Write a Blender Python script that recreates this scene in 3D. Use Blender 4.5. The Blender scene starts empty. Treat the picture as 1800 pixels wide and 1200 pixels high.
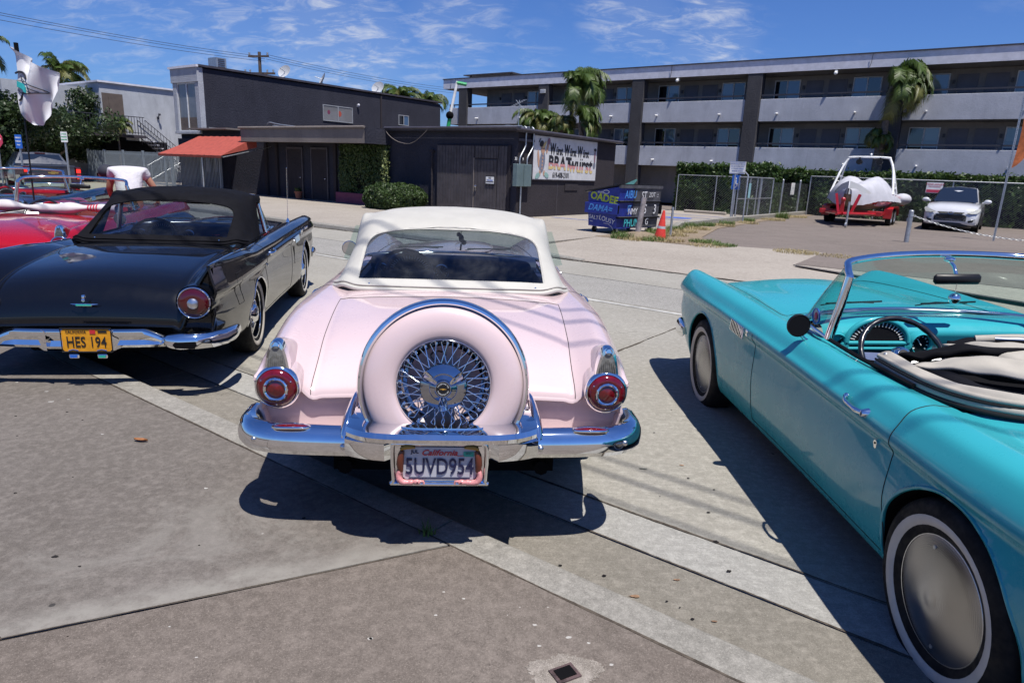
import bpy, math, random
import numpy as np
from mathutils import Vector, Matrix
random.seed(7); rng=np.random.default_rng(7)
R=math.radians
sc=bpy.context.scene; COL=sc.collection
# ---------------------------------------------------------------- camera, sun, sky, exposure
FPX,PITCH,ROLL,CH=1172.6,R(14.283),R(2.370),1.632
_cp,_sp,_cr,_sr=math.cos(PITCH),math.sin(PITCH),math.cos(ROLL),math.sin(ROLL)
_F=Vector((0,_cp,-_sp)); _U0=Vector((0,_sp,_cp)); _R0=Vector((1,0,0))
_RT=_R0*_cr+_U0*_sr; _UP=_U0*_cr-_R0*_sr
cd=bpy.data.cameras.new('camera'); cam=bpy.data.objects.new('camera',cd); COL.objects.link(cam)
cd.sensor_width=36; cd.lens=FPX*36/1800; cd.clip_start=.05; cd.clip_end=2000
m=Matrix.Identity(4)
for i,v in enumerate((_RT,_UP,-_F)):
    for j in range(3): m[j][i]=v[j]
m[2][3]=CH; cam.matrix_world=m; sc.camera=cam
SUN_EL=R(68); SX,SY=.48,-.877                      # horizontal direction towards the sun
sl=bpy.data.lights.new('sun','SUN'); sl.energy=5.0; sl.angle=R(.5); sl.color=(1,.955,.885)
sun=bpy.data.objects.new('sun',sl); COL.objects.link(sun)
tosun=Vector((SX*math.cos(SUN_EL),SY*math.cos(SUN_EL),math.sin(SUN_EL)))
sun.rotation_euler=tosun.to_track_quat('Z','Y').to_euler(); sun.location=tosun*60
w=bpy.data.worlds.new('World'); sc.world=w; w.use_nodes=True
nt=w.node_tree; nt.nodes.clear()
def wn(t,**k):
    n=nt.nodes.new(t)
    for a,b in k.items(): setattr(n,a,b)
    return n
out=wn('ShaderNodeOutputWorld'); bg=wn('ShaderNodeBackground'); sky=wn('ShaderNodeTexSky')
sky.sky_type='NISHITA'; sky.sun_disc=False; sky.sun_elevation=SUN_EL; sky.sun_rotation=math.atan2(SX,SY)
sky.air_density=1.0; sky.dust_density=.35; sky.ozone_density=2.2
tc=wn('ShaderNodeTexCoord'); sep=wn('ShaderNodeSeparateXYZ'); nt.links.new(tc.outputs['Generated'],sep.inputs[0])
def wmath(op,a,b=None,clamp=False):
    n=wn('ShaderNodeMath',operation=op); n.use_clamp=clamp
    for i,v in enumerate((a,b)):
        if v is None: continue
        if isinstance(v,(int,float)): n.inputs[i].default_value=v
        else: nt.links.new(v,n.inputs[i])
    return n.outputs[0]
# wispy clouds on a plane high above: direction / height
zz=wmath('ADD',wmath('MAXIMUM',sep.outputs[2],0.),.28)
cx=wmath('DIVIDE',sep.outputs[0],zz); cy=wmath('DIVIDE',sep.outputs[1],zz)
cmb=wn('ShaderNodeCombineXYZ'); nt.links.new(cx,cmb.inputs[0]); nt.links.new(cy,cmb.inputs[1])
def wnoise(vec,scale,detail,rough,dist=0.,loc=(0,0,0),scl=(1,1,1),rot=0):
    mp=wn('ShaderNodeMapping'); mp.inputs[1].default_value=loc; mp.inputs[3].default_value=scl; mp.inputs[2].default_value=(0,0,rot)
    nt.links.new(vec,mp.inputs[0]); n=wn('ShaderNodeTexNoise'); nt.links.new(mp.outputs[0],n.inputs['Vector'])
    n.inputs['Scale'].default_value=scale; n.inputs['Detail'].default_value=detail; n.inputs['Roughness'].default_value=rough; n.inputs['Distortion'].default_value=dist
    return n.outputs[0]
def wramp(v,a,b):
    n=wn('ShaderNodeMapRange'); n.interpolation_type='SMOOTHSTEP'; nt.links.new(v,n.inputs[0]); n.inputs[1].default_value=a; n.inputs[2].default_value=b
    return n.outputs[0]
n1=wnoise(cmb.outputs[0],2.0,3,.5,.3,(3.1,1.7,0),(1,.8,1),.5)
n2=wnoise(cmb.outputs[0],9.0,9,.64,.6,(.3,.8,0),(1,1.7,1),.6)
base=wramp(n1,.46,.60); det=wramp(n2,.44,.74)
blobs=None
for (px,py,rd,wt) in((170,18,5.5,.5),(260,45,5,.45),(400,28,6,.7),(480,45,5,.6),(560,60,6,1.),(640,85,5,1.),(700,90,3,.6),(790,45,5,.8),(830,25,4,.7),(745,112,3.5,.6),(780,105,2.5,.6),(920,108,4,.35),(1100,10,4.5,.9),(1140,35,3.5,.9),(1250,15,3.2,1.),(1265,45,2.2,.8),(1215,98,3,.9),(1255,88,3,1.),(1290,78,2.5,.8)):
    d=(_F+_RT*((px-900)/FPX)+_UP*((600-py)/FPX)).normalized()
    dn=wn('ShaderNodeVectorMath',operation='DOT_PRODUCT'); nt.links.new(tc.outputs['Generated'],dn.inputs[0]); dn.inputs[1].default_value=d
    b_=wmath('MULTIPLY',wramp(dn.outputs['Value'],math.cos(R(rd)),math.cos(R(rd*.15))),wt*.85)
    blobs=b_ if blobs is None else wmath('MAXIMUM',blobs,b_)
cl=wmath('MULTIPLY',wmath('ADD',wmath('MULTIPLY',base,.10),blobs),wmath('ADD',wmath('MULTIPLY',det,.85),wmath('MULTIPLY',blobs,.15)),True)
cl=wmath('MULTIPLY',cl,.70,True)
mix=wn('ShaderNodeMix',data_type='RGBA')
gam=wn('ShaderNodeMix',data_type='RGBA',blend_type='MULTIPLY'); gam.inputs[0].default_value=1; gam.inputs[7].default_value=(.66,1.02,1.80,1)
nt.links.new(sky.outputs[0],gam.inputs[6])
nt.links.new(cl,mix.inputs[0]); nt.links.new(gam.outputs[2],mix.inputs[6]); mix.inputs[7].default_value=(12.5,12.8,13.4,1)
nt.links.new(mix.outputs[2],bg.inputs[0]); bg.inputs[1].default_value=.05
nt.links.new(bg.outputs[0],out.inputs[0])
vs=sc.view_settings; vs.view_transform='Standard'; vs.look='None'; vs.gamma=1; vs.exposure=0.33; vs.use_curve_mapping=False
sc.render.engine='CYCLES'; sc.cycles.max_bounces=8; sc.cycles.diffuse_bounces=2; sc.cycles.caustics_reflective=False; sc.cycles.caustics_refractive=False; sc.cycles.transparent_max_bounces=16
# ---------------------------------------------------------------- helpers
def G(px,py,z=0.):
    """point of the photograph -> place in the world at height z"""
    d=_F+_RT*((px-900)/FPX)+_UP*((600-py)/FPX); t=(z-CH)/d.z
    return Vector((d.x*t,d.y*t,z))
BA=math.atan2(-.5907,.8069); BC,BS=math.cos(BA),math.sin(BA); BO=Vector((-.07,23.14,0))
def B(x,y,z=0.):                       # block frame: x along the street, y away from it
    return Vector((BO.x+BC*x-BS*y,BO.y+BS*x+BC*y,z))
class MB:
    def __init__(s): s.v=[];s.f=[];s.m=[];s.cm=0
    def add(s,vs,fs,M=None):
        o=len(s.v)
        if M is not None: vs=[M@Vector(v) for v in vs]
        s.v.extend([tuple(v) for v in vs]); s.f.extend([tuple(i+o for i in f) for f in fs]); s.m.extend([s.cm]*len(fs)); return s
    def box(s,x0,x1,y0,y1,z0,z1,M=None):
        return s.add([(x0,y0,z0),(x1,y0,z0),(x1,y1,z0),(x0,y1,z0),(x0,y0,z1),(x1,y0,z1),(x1,y1,z1),(x0,y1,z1)],
          [(0,3,2,1),(4,5,6,7),(0,1,5,4),(1,2,6,5),(2,3,7,6),(3,0,4,7)],M)
    def cbox(s,c,sx,sy,sz,M=None): return s.box(c[0]-sx/2,c[0]+sx/2,c[1]-sy/2,c[1]+sy/2,c[2]-sz/2,c[2]+sz/2,M)
    def bbox(s,x0,x1,y0,y1,z0,z1,b=.01,M=None):   # chamfered box
        X=[(x0+b,x1-b),(x0,x1),(x0,x1),(x0+b,x1-b)];Z=[z0,z0+b,z1-b,z1];vs=[]
        for k in range(4):
            xa,xb=X[k];d=0 if k in(1,2) else b;ya,yb=y0+d,y1-d
            if k in(1,2):
                vs+= [(xa+b,ya,Z[k]),(xb-b,ya,Z[k]),(xb,ya+b,Z[k]),(xb,yb-b,Z[k]),(xb-b,yb,Z[k]),(xa+b,yb,Z[k]),(xa,yb-b,Z[k]),(xa,ya+b,Z[k])]
            else: vs+=[(xa+0,ya,Z[k]),(xb,ya,Z[k]),(xb,ya,Z[k]),(xb,yb,Z[k]),(xb,yb,Z[k]),(xa,yb,Z[k]),(xa,yb,Z[k]),(xa,ya,Z[k])]
        fs=[]
        for k in range(3):
            for i in range(8): fs.append((k*8+i,k*8+(i+1)%8,k*8+8+(i+1)%8,k*8+8+i))
        fs.append(tuple(range(7,-1,-1)));fs.append(tuple(range(24,32)))
        return s.add(vs,fs,M)
    def cyl(s,p0,p1,r0,r1=None,n=12,caps=True,M=None):
        r1=r0 if r1 is None else r1
        p0=Vector(p0);p1=Vector(p1);q=(p1-p0).to_track_quat('Z','Y');vs=[]
        for p,r in((p0,r0),(p1,r1)):
            for i in range(n):
                a=2*math.pi*i/n; vs.append(p+q@Vector((r*math.cos(a),r*math.sin(a),0)))
        fs=[(i,(i+1)%n,n+(i+1)%n,n+i) for i in range(n)]
        if caps: fs+= [tuple(range(n-1,-1,-1)),tuple(range(n,2*n))]
        return s.add(vs,fs,M)
    def tube(s,pts,r,n=8,closed=False,caps=True,M=None,flat=1.,up=None):
        P=[Vector(p) for p in pts];N=len(P);vs=[];u=Vector(up) if up else None
        prev=None
        for i in range(N):
            a=P[(i-1)%N] if (closed or i>0) else P[i]; b=P[(i+1)%N] if (closed or i<N-1) else P[i]
            t=(b-a).normalized()
            if u is not None: nrm=(u-t*u.dot(t)).normalized()
            else:
                if prev is None: prev=t.orthogonal()
                nrm=(prev-t*prev.dot(t)).normalized(); prev=nrm
            bn=t.cross(nrm); rr=r[i] if hasattr(r,'__len__') else r
            for k in range(n):
                an=2*math.pi*k/n; vs.append(P[i]+nrm*math.cos(an)*rr*flat+bn*math.sin(an)*rr)
        fs=[]
        for i in range(N if closed else N-1):
            for k in range(n): fs.append((i*n+k,i*n+(k+1)%n,((i+1)%N)*n+(k+1)%n,((i+1)%N)*n+k))
        if caps and not closed: fs+=[tuple(range(n-1,-1,-1)),tuple((N-1)*n+k for k in range(n))]
        return s.add(vs,fs,M)
    def lathe(s,prof,M=None,n=32,axis='z',a0=0,a1=2*math.pi):
        full=abs(a1-a0-2*math.pi)<1e-6; K=n if full else n+1; vs=[]
        for r,h in prof:
            for i in range(K):
                a=a0+(a1-a0)*i/n; c,d=r*math.cos(a),r*math.sin(a)
                vs.append({'z':(c,d,h),'y':(c,h,d),'x':(h,c,d)}[axis])
        fs=[]
        for j in range(len(prof)-1):
            for i in range(n):
                i2=(i+1)%K if full else i+1; fs.append((j*K+i,j*K+i2,(j+1)*K+i2,(j+1)*K+i))
        return s.add(vs,fs,M)
    def prism(s,poly,h0,h1,M=None):            # polygon in xy extruded in z
        n=len(poly); vs=[(p[0],p[1],h0) for p in poly]+[(p[0],p[1],h1) for p in poly]
        return s.add(vs,[tuple(range(n-1,-1,-1)),tuple(range(n,2*n))]+[(i,(i+1)%n,n+(i+1)%n,n+i) for i in range(n)],M)
    def loft(s,secs,closed=True,caps=True,M=None):
        n=len(secs[0]); vs=[v for q in secs for v in q]; fs=[]
        for j in range(len(secs)-1):
            for i in range(n if closed else n-1): fs.append((j*n+i,j*n+(i+1)%n,(j+1)*n+(i+1)%n,(j+1)*n+i))
        if caps: fs+=[tuple(range(n-1,-1,-1)),tuple((len(secs)-1)*n+k for k in range(n))]
        return s.add(vs,fs,M)
    def grid(s,fn,nu,nv,M=None,u0=0,u1=1,v0=0,v1=1):
        vs=[fn(u0+(u1-u0)*i/nu,v0+(v1-v0)*j/nv) for i in range(nu+1) for j in range(nv+1)]
        return s.add(vs,[(i*(nv+1)+j,(i+1)*(nv+1)+j,(i+1)*(nv+1)+j+1,i*(nv+1)+j+1) for i in range(nu) for j in range(nv)],M)
    def ball(s,c,rx,ry=None,rz=None,n=12,M=None):
        ry=rx if ry is None else ry; rz=rx if rz is None else rz
        return s.grid(lambda u,v:(c[0]+rx*math.sin(math.pi*v)*math.cos(2*math.pi*u),c[1]+ry*math.sin(math.pi*v)*math.sin(2*math.pi*u),c[2]-rz*math.cos(math.pi*v)),n,n//2+2,M)
    def mesh(s,name,mats,smooth=None):
        me=bpy.data.meshes.new(name); me.from_pydata(s.v,[],s.f); me.validate()
        for mm in (mats if isinstance(mats,(list,tuple)) else [mats]): me.materials.append(mm)
        if any(s.m) and len(me.polygons)==len(s.m): me.polygons.foreach_set('material_index',s.m)
        if smooth:
            me.polygons.foreach_set('use_smooth',[True]*len(me.polygons)); me.set_sharp_from_angle(angle=R(smooth))
        me.update(); return me
def link(name,me,parent=None,loc=None,rot=None):
    o=bpy.data.objects.new(name,me); COL.objects.link(o)
    if parent is not None: o.parent=parent
    if loc is not None: o.location=loc
    if rot is not None: o.rotation_euler=rot if hasattr(rot,'__len__') else (0,0,rot)
    return o
def part(name,mb,mats,parent=None,smooth=None,label=None,kind=None,loc=None,rot=None):
    o=link(name,mb.mesh(name,mats,smooth),parent,loc,rot)
    if label: o['label']=label
    if kind: o['kind']=kind
    return o
def tag(o,label=None,cat=None,group=None,kind=None):
    for k,v in(('label',label),('category',cat),('group',group),('kind',kind)):
        if v: o[k]=v
    return o
def thing(name,label,cat,loc=(0,0,0),rz=0,group=None):
    o=bpy.data.objects.new(name,None); COL.objects.link(o); o.empty_display_size=.2
    o.location=loc; o.rotation_euler=(0,0,rz); return tag(o,label,cat,group)
def copytree(o,parent=None):
    c=o.copy(); COL.objects.link(c)
    if parent is not None: c.parent=parent
    for ch in o.children: copytree(ch,c)
    return c
def cat(P,x):                                  # smooth interpolation through (x,y) pairs (monotone cubic)
    xs=[p[0] for p in P]; n=len(xs)
    if x<=xs[0]: return P[0][1]
    if x>=xs[-1]: return P[-1][1]
    i=max(k for k in range(n-1) if xs[k]<=x)
    d=[(P[k+1][1]-P[k][1])/(xs[k+1]-xs[k]) for k in range(n-1)]
    def sl_(k):
        if k==0: return d[0]
        if k==n-1: return d[-1]
        if d[k-1]*d[k]<=0: return 0
        return 2*d[k-1]*d[k]/(d[k-1]+d[k])
    h=xs[i+1]-xs[i]; t=(x-xs[i])/h; a,b=sl_(i)*h,sl_(i+1)*h; y0,y1=P[i][1],P[i+1][1]
    return y0*(2*t**3-3*t*t+1)+a*(t**3-2*t*t+t)+y1*(-2*t**3+3*t*t)+b*(t**3-t*t)
def crv(pts,n):                                # Catmull-Rom through points, n samples per span
    P=[Vector(p) for p in pts]; P=[P[0]*2-P[1]]+P+[P[-1]*2-P[-2]]; o=[]
    for i in range(1,len(P)-2):
        for k in range(n):
            t=k/n; a,b,c,d=P[i-1:i+3]
            o.append(.5*((2*b)+(c-a)*t+(2*a-5*b+4*c-d)*t*t+(3*b-a-3*c+d)*t**3))
    o.append(P[-2]); return o
# ---------------------------------------------------------------- materials
class NT:
    def __init__(s,name):
        s.mat=bpy.data.materials.new(name); s.mat.use_nodes=True; s.t=s.mat.node_tree; s.t.nodes.clear()
        s.out=s.n('ShaderNodeOutputMaterial'); s.tc=s.n('ShaderNodeTexCoord')
    def n(s,t,**k):
        n=s.t.nodes.new(t)
        for a,b in k.items(): setattr(n,a,b)
        return n
    def l(s,a,b): s.t.links.new(a,b)
    def noise(s,scale,detail=4,rough=.55,dist=0,coord='Object',scl=None,rot=(0,0,0)):
        v=s.tc.outputs[coord]
        if scl: 
            mp=s.n('ShaderNodeMapping'); mp.inputs[3].default_value=scl; mp.inputs[2].default_value=rot; s.l(v,mp.inputs[0]); v=mp.outputs[0]
        n=s.n('ShaderNodeTexNoise'); s.l(v,n.inputs['Vector']); n.inputs['Scale'].default_value=scale
        n.inputs['Detail'].default_value=detail; n.inputs['Roughness'].default_value=rough; n.inputs['Distortion'].default_value=dist
        return n.outputs[0]
    def vor(s,scale,feature='F1',rand=1.):
        n=s.n('ShaderNodeTexVoronoi'); n.feature=feature; s.l(s.tc.outputs['Object'],n.inputs['Vector']); n.inputs['Scale'].default_value=scale; n.inputs['Randomness'].default_value=rand
        return n.outputs['Distance']
    def rng(s,v,a,b,c=0.,d=1.,smooth=True):
        n=s.n('ShaderNodeMapRange'); n.interpolation_type='SMOOTHSTEP' if smooth else 'LINEAR'; s.l(v,n.inputs[0])
        for i,x in enumerate((a,b,c,d)): n.inputs[i+1].default_value=x
        return n.outputs[0]
    def math(s,op,a,b=None):
        n=s.n('ShaderNodeMath',operation=op)
        for i,v in enumerate((a,b)):
            if v is None: continue
            if isinstance(v,(int,float)): n.inputs[i].default_value=v
            else: s.l(v,n.inputs[i])
        return n.outputs[0]
    def mix(s,f,a,b,mode='MIX'):
        n=s.n('ShaderNodeMix',data_type='RGBA',blend_type=mode)
        for i,v in((0,f),(6,a),(7,b)):
            if isinstance(v,(int,float)): n.inputs[i].default_value=v
            elif isinstance(v,tuple): n.inputs[i].default_value=v if len(v)==4 else (*v,1)
            else: s.l(v,n.inputs[i])
        return n.outputs[2]
    def bump(s,h,strength=.3,dist=.01):
        n=s.n('ShaderNodeBump'); n.inputs['Strength'].default_value=strength; n.inputs['Distance'].default_value=dist; s.l(h,n.inputs['Height']); return n.outputs[0]
    def bsdf(s,col,rough=.5,metal=0,coat=0,spec=.5,normal=None,**k):
        b=s.n('ShaderNodeBsdfPrincipled')
        for nm,v in(('Base Color',col),('Roughness',rough),('Metallic',metal),('Coat Weight',coat),('Specular IOR Level',spec)):
            if isinstance(v,(int,float)): b.inputs[nm].default_value=v
            elif isinstance(v,tuple): b.inputs[nm].default_value=v if len(v)==4 else (*v,1)
            else: s.l(v,b.inputs[nm])
        b.inputs['Coat Roughness'].default_value=.03
        for a,v in k.items(): b.inputs[a.replace('_',' ')].default_value=v
        if normal is not None: s.l(normal,b.inputs['Normal'])
        s.l(b.outputs[0],s.out.inputs[0]); return b
def sc3(c,k): return tuple(min(1,x*k) for x in c)
def mat(name,col,rough=.5,metal=0,coat=0,spec=.5,var=.12,vs=3.,bump=0,bs=60,bd=.004,coord='Object',**k):
    t=NT(name); c=col
    if var:
        f=t.noise(vs,5,.6,coord=coord); c=t.mix(t.rng(f,.3,.7),sc3(col,1-var),sc3(col,1+var))
        rough=t.rng(t.noise(vs*2.3,4,.6,coord=coord),.3,.7,max(0,rough*(1-var)),min(1,rough*(1+var)))
    nm=t.bump(t.noise(bs,5,.6,coord=coord),bump,bd) if bump else None
    t.bsdf(c,rough,metal,coat,spec,nm,**k); return t.mat
def paint(name,col,rough=.25,flake=0,coat=1.,bump=.03,bspec=.5):
    t=NT(name); f=t.noise(1.6,3,.5); c=t.mix(t.rng(f,.3,.7),sc3(col,.97),sc3(col,1.03))
    dust=t.rng(t.noise(160,3,.7),.66,.80,0,.025); c=t.mix(dust,c,(.55,.52,.48))
    r=t.rng(t.noise(7,5,.7),.3,.75,rough*.85,rough*1.3)
    nm=t.bump(t.noise(2.2,2,.5),bump,.02)
    b=t.bsdf(c,r,flake,coat,bspec,nm); t.l(nm,b.inputs['Coat Normal']); b.inputs['Coat Roughness'].default_value=.035; return t.mat
def glass(name,tint=(.75,.85,.8),refl=1.,rough=.02,haze=0,wave=0):
    t=NT(name); tr=t.n('ShaderNodeBsdfTransparent'); tr.inputs[0].default_value=(*tint,1)
    gl=t.n('ShaderNodeBsdfGlossy'); gl.inputs['Roughness'].default_value=rough
    lw=t.n('ShaderNodeLayerWeight'); lw.inputs[0].default_value=.5
    frv=t.math('ADD',.045,t.math('MULTIPLY',t.math('POWER',lw.outputs['Facing'],5),.95))
    if wave:
        nm=t.bump(t.noise(5,3,.5,.8),wave,.03); t.l(nm,gl.inputs['Normal'])
    mx=t.n('ShaderNodeMixShader'); t.l(t.math('MULTIPLY',frv,refl),mx.inputs[0]); t.l(tr.outputs[0],mx.inputs[1]); t.l(gl.outputs[0],mx.inputs[2]); o=mx.outputs[0]
    if haze:
        df=t.n('ShaderNodeBsdfDiffuse'); df.inputs[0].default_value=(.6,.62,.62,1); m2=t.n('ShaderNodeMixShader')
        t.l(t.rng(t.noise(3,6,.65,1.),.35,.8,0,haze),m2.inputs[0]); t.l(o,m2.inputs[1]); t.l(df.outputs[0],m2.inputs[2]); o=m2.outputs[0]
    t.l(o,t.out.inputs[0]); return t.mat
def leafmat(name,col,col2,var=1):
    t=NT(name); g=t.n('ShaderNodeNewGeometry')
    c=t.mix(t.rng(t.noise(1.3,4,.7),.3,.7),col,col2)
    try: c=t.mix(t.rng(g.outputs['Random Per Island'],0,1,0,.6),c,sc3(col2,1.5))
    except Exception: pass
    b=t.n('ShaderNodeBsdfPrincipled'); t.l(c,b.inputs['Base Color']); b.inputs['Roughness'].default_value=.5
    tl=t.n('ShaderNodeBsdfTranslucent'); t.l(c,tl.inputs[0]); mx=t.n('ShaderNodeMixShader'); mx.inputs[0].default_value=.3
    t.l(b.outputs[0],mx.inputs[1]); t.l(tl.outputs[0],mx.inputs[2]); t.l(mx.outputs[0],t.out.inputs[0]); return t.mat
MT={}
MT['chrome']=mat('chrome',(.86,.87,.88),.035,1,var=.05,vs=9)
MT['alu']=mat('brushed_aluminium',(.62,.62,.63),.3,1,var=.06)
MT['galv']=mat('galvanised_steel',(.42,.44,.46),.42,.75,var=.15,vs=14)
MT['rubber']=mat('tyre_rubber',(.011,.011,.012),.72,spec=.2,var=.25,vs=12,bump=.1)
MT['blackplastic']=mat('black_plastic',(.010,.010,.012),.4,spec=.3)
MT['white_rubber']=mat('white_sidewall',(.54,.50,.44),.55,var=.07,vs=12)
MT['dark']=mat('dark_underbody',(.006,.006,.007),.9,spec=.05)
MT['seam']=mat('panel_gap_dark',(.008,.008,.009),.9,var=0)
MT['redlens']=mat('red_lens',(.12,.0015,.005),.08,coat=1,var=.25,vs=40)
MT['reddeep']=mat('deep_red_lens',(.06,.001,.003),.1,coat=1,var=.1)
MT['greylens']=mat('clear_grey_lens',(.16,.16,.15),.12,coat=1,var=.3,vs=60)
MT['glass']=glass('windscreen_glass',(.70,.82,.77),1.)
MT['greenglass']=glass('green_side_glass',(.55,.72,.66),1.)
MT['white']=mat('white_paint',(.78,.78,.76),.45)
MT['blackp']=mat('black_print',(.012,.012,.02),.5,var=0)
def text_mesh(s,size,extr=.001,bold=0,shear=0,sx=1.,align='CENTER'):
    c=bpy.data.curves.new('text','FONT'); c.body=s; c.size=size; c.extrude=extr; c.offset=bold; c.shear=shear; c.align_x=align; c.align_y='CENTER'; c.resolution_u=3
    o=bpy.data.objects.new('text',c); COL.objects.link(o); bpy.context.view_layer.update()
    me=bpy.data.meshes.new_from_object(o.evaluated_get(bpy.context.evaluated_depsgraph_get())); bpy.data.objects.remove(o); bpy.data.curves.remove(c)
    if sx!=1:
        for v in me.vertices: v.co.x*=sx
    return me
def text(name,s,size,mt,parent,M,bold=0,shear=0,sx=1.,extr=.001,align='CENTER'):
    me=text_mesh(s,size,extr,bold,shear,sx,align); me.materials.clear(); me.materials.append(mt); me.transform(M)
    return link(name,me,parent)
MREAR=Matrix(((1,0,0,0),(0,0,-1,0),(0,1,0,0),(0,0,0,1)))   # text in xy -> standing in xz, read from -y
# ---------------------------------------------------------------- ground materials
def concrete(name,c1,c2,stain=.5,scale=1.,speck=.4,brush=0,bump=.35,light=.0,stainline=0):
    c1=sc3(c1,.77); c2=sc3(c2,.77)
    t=NT(name); big=t.noise(.55*scale,5,.6,.4); mid=t.noise(3.2*scale,6,.7,.2); fine=t.noise(95,4,.75); grit=t.noise(260,2,.6)
    c=t.mix(t.rng(big,.32,.68),c1,c2)
    c=t.mix(t.rng(mid,.35,.75,0,.5*stain),c,sc3(c1,.55))
    lt=t.rng(t.noise(1.7*scale,7,.75,.6),.56,.72,0,.35+light); c=t.mix(lt,c,sc3(c2,1.45))
    c=t.mix(t.rng(fine,.3,.7,0,.6),c,sc3(c1,.55)); c=t.mix(t.rng(t.noise(22,5,.7),.42,.72,0,.5),c,sc3(c2,1.3)); c=t.mix(t.rng(t.noise(14,6,.75,.3),.5,.75,0,.45),c,sc3(c1,.5))
    c=t.mix(t.rng(grit,.52,.75,0,.8*speck),c,sc3(c2,1.8)); pit=t.rng(t.vor(34*scale),.05,.16,1,0); c=t.mix(t.math('MULTIPLY',pit,t.rng(t.noise(6,3,.6),.5,.6,0,.7)),c,sc3(c1,.4))
    c=t.mix(t.rng(t.noise(190,2,.6),.6,.75,0,.55*speck),c,sc3(c1,.4))
    if brush:
        br=t.noise(60,3,.6,0,scl=(.05,1,1),rot=(0,0,brush)); c=t.mix(t.rng(br,.3,.7,0,.3),c,sc3(c1,.7))
    if stainline:
        pa,pb_=B(11.33,-18.10),B(12.055,-16.74); dx,dy=(pb_-pa).normalized().xy; sp_=t.n('ShaderNodeSeparateXYZ'); t.l(t.tc.outputs['Object'],sp_.inputs[0])
        ds=t.math('ADD',t.math('MULTIPLY',t.math('SUBTRACT',sp_.outputs[0],pa.x),-dy),t.math('MULTIPLY',t.math('SUBTRACT',sp_.outputs[1],pa.y),dx))
        ds=t.math('ABSOLUTE',ds); wob=t.math('MULTIPLY',t.noise(2.5,6,.7,.5),.34); mk=t.rng(t.math('SUBTRACT',t.math('ADD',ds,wob),.17),.03,.16,1,0); mk=t.math('MULTIPLY',mk,t.rng(t.noise(9,5,.7),.3,.6,.25,.85)); c=t.mix(mk,c,(.25,.235,.21))
        mk2=t.math('MULTIPLY',t.rng(t.math('SUBTRACT',ds,.62),.0,.35,1,0),t.rng(t.noise(1.3,6,.75,1.),.50,.62)); c=t.mix(t.math('MULTIPLY',mk2,.45),c,(.22,.205,.185))
    gum=t.rng(t.vor(2.3*scale),.018,.03,1,0); c=t.mix(t.math('MULTIPLY',gum,.85),c,(.03,.028,.028))
    wh=t.rng(t.vor(3.7*scale),.012,.026,1,0); c=t.mix(t.math('MULTIPLY',wh,t.rng(t.noise(1.1,2,.5),.5,.65)),c,(.38,.36,.34))
    # hairline cracks
    n=t.n('ShaderNodeTexVoronoi'); n.feature='DISTANCE_TO_EDGE'; n.inputs['Scale'].default_value=.7*scale
    ad=t.n('ShaderNodeVectorMath',operation='ADD'); ns=t.n('ShaderNodeTexNoise'); ns.inputs['Scale'].default_value=3; ns.inputs['Detail'].default_value=6
    t.l(t.tc.outputs['Object'],ns.inputs['Vector']); sm=t.n('ShaderNodeVectorMath',operation='SCALE'); sm.inputs['Scale'].default_value=.6; t.l(ns.outputs[1],sm.inputs[0])
    t.l(t.tc.outputs['Object'],ad.inputs[0]); t.l(sm.outputs[0],ad.inputs[1]); t.l(ad.outputs[0],n.inputs['Vector'])
    cr=t.rng(n.outputs['Distance'],.0,.006,1,0); cr=t.math('MULTIPLY',cr,t.rng(t.noise(.8,3,.5),.58,.66,0,.35)); c=t.mix(cr,c,(.05,.045,.04))
    h=t.math('ADD',t.math('MULTIPLY',fine,.7),t.math('MULTIPLY',grit,.5)); nm=t.bump(h,bump,.004)
    t.bsdf(c,t.rng(mid,.3,.7,.75,.95),0,0,.3,nm); return t.mat
MT['walk']=concrete('sidewalk_concrete',(.170,.149,.131),(.228,.203,.182),.6,1.,.5,stainline=1)
MT['walk2']=concrete('sidewalk_concrete_lower',(.170,.141,.119),(.230,.196,.170),.5,1.3,.7)
MT['curb']=concrete('curb_concrete',(.28,.265,.235),(.38,.36,.325),.5,1.2,.5)
MT['gutter']=concrete('gutter_concrete',(.235,.215,.18),(.32,.295,.255),.7,1.1,.6,brush=BA)
MT['gutlight']=concrete('gutter_light_concrete',(.38,.37,.345),(.46,.45,.42),.4,1.,.5,brush=BA)
MT['road']=concrete('road_concrete',(.36,.34,.295),(.45,.43,.38),.5,.7,.5,brush=BA,light=.1)
MT['farwalk']=concrete('far_sidewalk_concrete',(.38,.335,.285),(.48,.43,.37),.5,.5,.3)
MT['asphalt']=concrete('worn_asphalt',(.29,.28,.255),(.40,.385,.355),.5,.6,1.4,bump=.8)
MT['lot']=concrete('lot_asphalt',(.19,.16,.14),(.25,.21,.185),.6,.4,1.,bump=.6)
MT['dirt']=concrete('dry_dirt',(.25,.19,.13),(.34,.27,.19),.6,.8,1.,bump=.9)
MT['bluepaint']=mat('blue_parking_paint',(.06,.12,.42),.7,var=.4,vs=6)
MT['whiteline']=mat('worn_white_line',(.40,.395,.37),.8,var=.3,vs=5)
def flat(name,poly,z,mt,kind='structure',parent=None,th=.0):
    mb=MB(); n=len(poly)
    if th: mb.prism([(p.x,p.y) for p in poly],z-th,z)
    else: mb.add([(p.x,p.y,z) for p in poly],[tuple(range(n))])
    return part(name,mb,mt,parent,kind=kind if parent is None else None)
def Bq(x0,x1,y0,y1,g=0): return [B(x0+g,y0+g),B(x1-g,y0+g),B(x1-g,y1-g),B(x0+g,y1-g)]
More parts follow.
